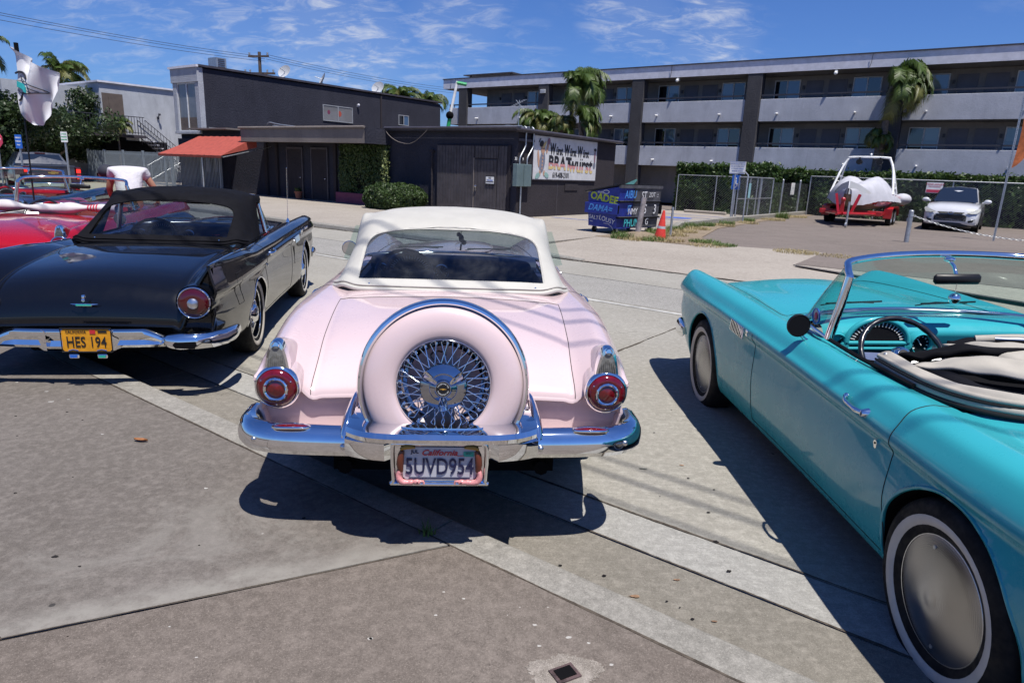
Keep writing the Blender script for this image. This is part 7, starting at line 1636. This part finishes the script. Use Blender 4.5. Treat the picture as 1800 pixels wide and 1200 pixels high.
g_=[(.38,gh(.70,.68,1.05,1.07)),(.95,gh(.78,.60,1.04,1.50)),(1.25,gh(.80,.60,1.04,1.60)),(1.8,gh(.81,.60,1.04,1.64)),(2.6,gh(.80,.59,1.04,1.61)),(3.1,gh(.76,.55,1.04,1.52)),(3.42,gh(.70,.60,1.02,1.06))]
part('cabin',MB().loft(mirror_secs(g_)),MT['suvwhite'],su,40)
part('windscreen',MB().add([(-.70,.30,1.095),(.70,.30,1.095),(.73,.36,1.12),(.575,1.10,1.61),(0,1.12,1.65),(-.575,1.10,1.61),(-.73,.36,1.12)],[(0,1,2,3,4,5,6)]),MT['suvglass'],su)
part('glass_roof',MB().add([(-.50,1.18,1.615),(.50,1.18,1.615),(.50,2.8,1.63),(-.50,2.8,1.63),(0,1.8,1.68)],[(0,1,4),(1,2,4),(2,3,4),(3,0,4)]),MT['suvglass'],su)
for s_ in(-1,1):
    part('side_window',MB().add([(s_*.812,.75,1.12),(s_*.825,2.9,1.14),(s_*.72,2.7,1.42),(s_*.655,2.2,1.56),(s_*.655,1.35,1.55)],[(0,1,2,3,4)]),MT['suvglass'],su)
    part('door_gap',MB().tube([(s_*.918,.62,.35),(s_*.92,.60,.95)],.008,4).tube([(s_*.918,1.65,.35),(s_*.92,1.7,1.0)],.008,4),MT['seam'],su)
    lampM=Matrix.Translation((s_*.012,-.075,.01)); part('headlamp',MB().add([(s_*.47,-.862,.72),(s_*.62,-.835,.66),(s_*.80,-.76,.68),(s_*.895,-.50,.80),(s_*.88,-.42,.88),(s_*.78,-.66,.84),(s_*.60,-.80,.77)],[(0,1,2,3,4,5,6)],lampM).add([(s_*.5,-.88,.715),(s_*.66,-.85,.68),(s_*.82,-.77,.70),(s_*.9,-.52,.81),(s_*.88,-.46,.87),(s_*.76,-.70,.83)],[(0,1,2,3,4,5)],lampM),MT['lampglass'],su,60)
    part('fog_recess',MB().prism([(s_*.58,.44),(s_*.76,.48),(s_*.74,.40),(s_*.60,.36)],.885,.925,Matrix(((1,0,0,0),(0,0,-1,0),(0,1,0,0),(0,0,0,1)))),MT['blackplastic'],su)
    mr=part('side_mirror',MB().ball((s_*1.03,.62,1.13),.13,.07,.085,12).cyl((s_*.86,.62,1.08),(s_*.96,.62,1.1),.03,n=8),MT['suvwhite'],su,60)
    part('sill_cladding',MB().box(s_*.90-.03,s_*.90+.03,.45,2.2,.22,.34),MT['blackplastic'],su)
    for yy in(0,2.64): 
        modern_wheel(su,s_*.80,yy,.345,s_)
        part('arch_well',MB().lathe([(.40,0),(.40,.02),(0,.02)],Matrix.Translation((s_*.902,yy,.36))@Matrix.Scale(s_,4,(1,0,0)),28,axis='x'),MT['blackplastic'],su)
part('bumper_lower',MB().loft([[(x,-.86+.28*abs(x/.9)**3,.20),(x,-.94+.30*abs(x/.9)**3,.24),(x,-.93+.30*abs(x/.9)**3,.34),(x,-.80+.28*abs(x/.9)**3,.34)] for x in [i/8*.88 for i in range(-8,9)]]),MT['blackplastic'],su,40)
def onfront(pts,th,mm,name,par=None,y=-.93):
    return part(name,MB().prism(pts,0,th,Matrix(((1,0,0,0),(0,0,-1,y),(0,1,0,0),(0,0,0,1)))),MT[mm],par or su)
onfront([(-.40,.56),(-.50,.63),(-.42,.64),(.42,.64),(.50,.63),(.40,.56),(.30,.50),(-.30,.50)],.02,'blackplastic','lower_grille',y=-.945); gr=onfront([(-.44,.73),(.44,.73),(.36,.66),(-.36,.66)],.02,'blackplastic','upper_grille',y=-.925); onfront([(-.44,.715),(.44,.715),(.34,.68),(-.34,.68)],.03,'chrome','grille_bar',gr,-.93)
eb=part('emblem',MB().tube([(.085*math.cos(a),-.985,.700+.042*math.sin(a)) for a in [i*.3142 for i in range(20)]],.007,5,closed=True),MT['chrome'],gr); text('emblem_letter','H',.085,MT['chrome'],eb,Matrix.Translation((0,-.982,.700))@MREAR,.003,.5)
part('inspection_sticker',MB().box(-.04,.04,1.115,1.125,1.575,1.59),MT['white'],su)
w2=thing('parked_car','white car cut off by the right edge of the photo behind the banner pole','car',B(16.1,13.2,.085),BA); part('body',MB().loft(mirror_secs(secs)),MT['suvwhite'],w2,42); part('cabin',MB().loft(mirror_secs(g_)),MT['suvglass'],w2,40)
for s_ in(-1,1):
    for yy in(0,2.64): modern_wheel(w2,s_*.82,yy,.345,s_)
# ---------------------------------------------------------------- boat on trailer
MT['boatred']=paint('red_boat_gelcoat',(.34,.006,.012),.2); MT['boatwhite']=paint('white_boat_gelcoat',(.55,.55,.55),.2); MT['cover']=mat('grey_white_boat_cover',(.42,.42,.46),.75,var=.08,vs=3,bump=.3); MT['trred']=mat('red_trailer_paint',(.36,.008,.012),.35,coat=.6)
MT['beige']=mat('beige_hull_bottom',(.35,.29,.20),.6)
tr=thing('boat_trailer','red boat trailer with guide posts and a jack wheel in the gravel lot','trailer',B(8.35,13.4,.085),BA)
part('frame',MB().bbox(-1.05,-.93,-2.0,2.6,.42,.56,.01).bbox(.93,1.05,-2.0,2.6,.42,.56,.01).box(-1.05,1.05,-2.05,-1.93,.40,.55).box(-.93,.93,-.06,.06,.36,.46).cyl((-1.0,-2.0,.48),(-.05,-4.0,.50),.06,n=8).cyl((1.0,-2.0,.48),(.05,-4.0,.50),.06,n=8).cyl((0,-3.9,.50),(0,-4.7,.50),.05,n=8),MT['trred'],tr,40)
part('front_beam',MB().bbox(-1.15,1.15,-2.25,-2.05,.42,.60,.02),MT['trred'],tr)
for s_ in(-1,1):
    m_=MB().loft([[(s_*1.02,y,z),(s_*1.32,y,z),(s_*1.32,y,z-.03),(s_*1.02,y,z-.03)] for y,z in((-.95,.42),(-.88,.66),(-.7,.76),(.7,.76),(.88,.66),(.95,.42))]); m_.box(s_*1.17-.15,s_*1.17+.15,-1.0,-.9,.30,.68); part('fender',m_,MT['trred'],tr)
    for yy in(-.42,.42): modern_wheel(tr,s_*1.17,yy,.33,s_,.2)
    m_=MB().loft([[(s_*(.30+.20*t)+dx,-3.1+.15*t,.5+.78*t+dz) for dx,dz in((-.07,0),(.07,0),(.07,0),(-.07,0))] for t in(0,1)]); m_=MB().cyl((s_*.22,-3.25,.5),(s_*.42,-3.1,1.22),.065,n=4); part('guide_post',m_,MT['trred'],tr)
part('winch_post',MB().box(-.06,.06,-3.9,-3.78,.5,1.0).ball((0,-3.85,1.02),.09,n=8),MT['trred'],tr)
jk=part('jack',MB().cyl((.28,-4.15,.16),(.28,-4.15,.95),.04,n=10),MT['galv'],tr,40); part('jack_wheel',MB().cyl((.25,-4.15,.10),(.31,-4.15,.10),.10,n=16),MT['galv'],jk,40)
bo=thing('speed_boat','red and white wakeboard boat under a pale cover with white tower','boat',B(8.35,13.4,.085),BA)
def hull(y):  # half sections, bow at y=-3.2, stern 3.0
    t=(y+3.2)/6.2; wdt=1.22*min(1,(max(t,.0)/.42))**.55 if t<.42 else 1.22; sheer=1.32-.18*t; keel=.55+.55*max(0,1-t/.28)**1.6; ch=keel+.22+.1*max(0,1-t/.3)
    return wdt,sheer,keel,ch
ys_=[-3.2+6.2*i/24 for i in range(25)]
def hsec(y,a,b):
    w_,sh_,k_,ch=hull(y); w_=max(w_,.02); P=[(0,k_),(w_*.5,(k_+ch)/2-.02),(w_*.82,ch),(w_*.95,ch+.16),(w_*.985,ch+.3),(w_,sh_-.1),(w_*.97,sh_)]; P=P[a:b]; return [(x,y,z) for x,z in P]
for nm,a,b,mm in(('hull_bottom',0,3,'beige'),('hull_side',2,5,'boatwhite'),('hull_stripe',4,7,'boatred')):
    m_=MB()
    for s_ in(-1,1):
        if nm=='hull_stripe': m_.loft([[(p[0]*s_,p[1],p[2]) for p in hsec(y,a,b)] for y in ys_ if y>-1.9],closed=False,caps=False)
        elif nm=='hull_side':
            m_.loft([[(p[0]*s_,p[1],p[2]) for p in hsec(y,2,7)] for y in ys_ if y<-1.7],closed=False,caps=False); m_.loft([[(p[0]*s_,p[1],p[2]) for p in hsec(y,a,b)] for y in ys_ if y>-1.9],closed=False,caps=False)
        else: m_.loft([[(p[0]*s_,p[1],p[2]) for p in hsec(y,a,b)] for y in ys_],closed=False,caps=False)
    part(nm,m_,MT[mm],bo,50)
def cov(u,v):
    y=-3.18+6.05*u; w_,sh_,_,_=hull(y); x=(2*v-1)*(w_*1.0+.07); ax=abs(2*v-1); h=.50*math.sin(math.pi*min(1,u*1.15+.02))**.6*(1-ax**3.0)
    hump=.20*math.exp(-((y+.4)/.9)**2)*(math.exp(-((x-.55)/.38)**2)+math.exp(-((x+.55)/.38)**2))-.12*math.exp(-(x/.2)**2)*math.exp(-((y+1.3)/1.3)**2)
    return (x,y,sh_+.02-(.30+.22*math.exp(-((y+3.1)/.9)**2))*ax**9+h+hump+.015*math.sin(x*9+y*7)*(1-ax)+.01*math.sin(y*17+x*3))
part('cover',MB().grid(cov,60,40),MT['cover'],bo,80)
part('transom',MB().box(-1.2,1.2,2.95,3.0,.75,1.2),MT['boatred'],bo)
part('cover_tail',MB().ball((1.25,1.9,1.05),.35,.5,.25,12),MT['cover'],bo,60)
tw_=MB()
for s_ in(-1,1):
    a=[(s_*1.18,-.55,1.25),(s_*.98,-.1,2.2),(s_*.80,.05,2.62),(s_*.70,.05,2.70),(0,.05,2.72)]; tw_.tube(crv(a,6),.045,8); tw_.tube([(s_*1.15,.55,1.3),(s_*.98,.3,2.1),(s_*.84,.1,2.55)],.035,8)
    for t in(.25,.5,.75): tw_.cyl((s_*(1.18-.2*t),-.55+.45*t,1.25+.95*t),(s_*(1.15-.17*t),.55-.25*t,1.3+.8*t),.025,n=6)
part('tower',tw_,MT['white'],bo,50)
for x in(-.35,.42): part('speaker',MB().cyl((x,-.12,2.52),(x,.14,2.52),.11,n=14).cyl((x,.0,2.62),(x,.02,2.7),.03,n=6),MT['blackplastic'],bo,40)
part('tower_light',MB().ball((.05,.05,2.83),.045,n=8).cyl((.05,.05,2.74),(.05,.05,2.8),.012,n=6),MT['white'],bo)
# ---------------------------------------------------------------- pickup truck seen from behind
pt=at(93,300,25.2); pu=thing('pickup_truck','grey blue pickup truck seen from behind with red lights on','pickup truck',Vector((pt.x,25.2,0)),R(44))
W_=.90
part('bed',MB().bbox(-W_,W_,.06,1.9,.50,1.13,.04),MT['truckgrey'],pu,40)
tg_=part('tailgate',MB().bbox(-.70,.70,-.02,.058,.56,1.15,.02),MT['truckgrey'],pu); part('tailgate_lip',MB().bbox(-.72,.72,-.05,.06,1.12,1.17,.01),MT['truckgrey'],tg_); part('handle',MB().bbox(-.15,.15,-.035,-.018,.98,1.08,.01),MT['blackplastic'],tg_)
part('emblem',MB().prism([(-.15,-.028),(-.17,.028),(-.06,.028),(-.05,.05),(.06,.05),(.07,.028),(.17,.028),(.15,-.028),(.05,-.028),(.04,-.05),(-.07,-.05),(-.08,-.028)],0,.012,Matrix.Translation((0,-.022,.90))@MREAR),MT['gold'],tg_)
part('cab',MB().loft(mirror_secs([(1.92,[(.90,.5),(.90,1.12),(.84,1.18),(0,1.18)]),(1.96,[(.90,.5),(.90,1.12),(.84,1.22),(0,1.24)]),(2.15,[(.90,.5),(.90,1.12),(.66,1.58),(0,1.62)]),(3.3,[(.90,.5),(.90,1.12),(.66,1.60),(0,1.64)]),(3.9,[(.90,.5),(.90,1.10),(.80,1.16),(0,1.20)]),(5.2,[(.85,.5),(.85,.95),(.75,1.05),(0,1.08)])])),MT['truckgrey'],pu,35)
part('rear_glass',MB().add([(-.76,1.965,1.20),(.76,1.965,1.20),(.60,2.12,1.54),(-.60,2.12,1.54)],[(0,1,2,3)]).add([(-.77,1.955,1.20),(.77,1.955,1.20),(.61,2.105,1.54),(-.61,2.105,1.54)],[(0,1,2,3)]),MT['suvglass'],pu)
part('high_brake_light',MB().box(-.17,.17,2.10,2.13,1.56,1.60),MT['reddeep'],pu)
t=NT('lit_red_lens'); b_=t.bsdf((.6,.01,.01),.2,0,.5); b_.inputs['Emission Color'].default_value=(1,.03,.02,1); b_.inputs['Emission Strength'].default_value=.9; MT['litred']=t.mat
for s_ in(-1,1):
    tl=part('tail_light',MB().bbox(s_*.81-.09,s_*.81+.09,.0,.10,.66,1.12,.02),MT['reddeep'],pu)
    for z in(.76,.98): part('lamp_segment',MB().bbox(s_*.81-.07,s_*.81+.07,-.012,.0,z-.07,z+.07,.01),MT['litred'],tl)
    for yy in(.95,4.2): modern_wheel(pu,s_*.80,yy,.36,s_,.24)
part('bumper',MB().bbox(-.93,.93,-.16,.02,.36,.56,.03),MT['chrome'],pu,40); part('licence_plate',MB().box(-.16,.16,-.17,-.162,.38,.52),MT['platewhite'],pu)
# ---------------------------------------------------------------- person bending over the red car
MT['skin']=mat('skin',(.38,.19,.12),.55,var=.1,vs=9); MT['shirt']=mat('white_t_shirt',(.52,.50,.53),.85,var=.06,vs=6,bump=.8,bs=9,bd=.03); MT['shorts']=mat('grey_patterned_shorts',(.12,.13,.15),.85,var=.6,vs=30); MT['cap']=mat('dark_cap',(.02,.022,.035),.8); MT['shoe']=mat('white_trainer',(.5,.5,.5),.6)
def skinned(name,verts,edges,mt,parent,sub=2,root=0):
    me=bpy.data.meshes.new(name); me.from_pydata([v[0] for v in verts],edges,[]); o=link(name,me)
    md=o.modifiers.new('s','SKIN'); md.use_smooth_shade=True; sb=o.modifiers.new('u','SUBSURF'); sb.levels=sub; sb.render_levels=sub
    for i,v in enumerate(verts): 
        r_=v[1]; me.skin_vertices[0].data[i].radius=(r_ if hasattr(r_,'__len__') else (r_,r_)); me.skin_vertices[0].data[i].use_root=(i==root)
    bpy.context.view_layer.update(); m2=bpy.data.meshes.new_from_object(o.evaluated_get(bpy.context.evaluated_depsgraph_get())); bpy.data.objects.remove(o)
    m2.name=name; m2.materials.clear(); m2.materials.append(mt); m2.polygons.foreach_set('use_smooth',[True]*len(m2.polygons)); return link(name,m2,parent)
pe=thing('person','person in white t-shirt, dark cap and grey shorts bending over beside the red car','person',Vector((-5.72,10.0,0)),R(28))
# local: faces +y, bends forward
V=[((0,0,.95),(.15,.12)),((0,.06,1.10),(.15,.11)),((0,.20,1.28),(.17,.12)),((0,.36,1.38),(.15,.11)),((-.15,.44,1.38),.06),((-.27,.45,1.36),(.09,.105)),((-.32,.51,1.28),.07),
   ((-.21,.36,1.37),.065),((-.27,.40,1.14),.048),((-.24,.55,.95),.035),((-.22,.62,.90),.032),((.21,.36,1.37),.065),((.33,.36,1.16),.048),((.36,.52,1.00),.035),((.36,.60,.96),.032),
   ((-.10,0,.88),.10),((-.13,.06,.50),.065),((-.13,-.02,.10),.042),((-.13,.12,.05),.04),((.10,0,.88),.10),((.14,.06,.50),.065),((.14,-.04,.10),.042),((.14,.10,.05),.04)]
E_=[(0,1),(1,2),(2,3),(3,4),(4,5),(5,6),(3,7),(7,8),(8,9),(9,10),(3,11),(11,12),(12,13),(13,14),(0,15),(15,16),(16,17),(17,18),(0,19),(19,20),(20,21),(21,22)]
body_=skinned('body',V,E_,MT['skin'],pe)
skinned('t_shirt',[((0,-.01,.99),(.175,.14)),((0,.06,1.10),(.18,.135)),((0,.20,1.29),(.20,.145)),((0,.35,1.39),(.18,.13)),((-.02,.43,1.40),.085),((-.21,.36,1.38),.095),((-.25,.38,1.27),.078),((.21,.36,1.38),.095),((.27,.36,1.28),.078)],[(0,1),(1,2),(2,3),(3,4),(3,5),(5,6),(3,7),(7,8)],MT['shirt'],pe)
skinned('shorts',[((0,0,.96),(.165,.14)),((-.10,0,.86),.12),((-.13,.04,.56),.10),((.10,0,.86),.12),((.14,.04,.56),.10)],[(0,1),(1,2),(0,3),(3,4)],MT['shorts'],pe)
part('cap',MB().ball((-.285,.45,1.385),.115,.130,.105,16).grid(lambda u,v:(-.33+.09*(2*v-1),.53+.10*u*(1-(2*v-1)**2*.5),1.36-.05*u),6,8),MT['cap'],pe,60)
part('head_detail',MB().ball((-.375,.44,1.34),.018,.03,.035,10).ball((-.18,.46,1.34),.018,.03,.035,10).ball((-.33,.58,1.28),.018,.03,.02,8),MT['skin'],body_,60)
for s_ in(-1,1):
    hx,hy,hz=(-.22,.64,.88) if s_<0 else (.36,.62,.94)
    hd=[((hx,hy,hz),.034),((hx,hy+.05,hz-.02),.036)]; ed=[(0,1)]
    skinned('hand',hd,ed,MT['skin'],body_,1)
    for k in range(4): skinned('finger',[((hx-.028+.019*k,hy+.07,hz-.025),.0085),((hx-.030+.020*k,hy+.105,hz-.035),.008),((hx-.030+.020*k,hy+.125-.008*abs(k-1.5),hz-.058),.0065)],[(0,1),(1,2)],MT['skin'],body_,1)
    skinned('thumb',[((hx-.03*s_*-1,hy+.03,hz-.015),.011),((hx+.055*s_*1*-1,hy+.055,hz-.03),.0095),((hx-.06*s_,hy+.08,hz-.045),.008)],[(0,1),(1,2)],MT['skin'],body_,1)
    part('shoe',MB().ball((s_*.135,.05,.05),.052,.14,.052,14),MT['shoe'],pe,60)
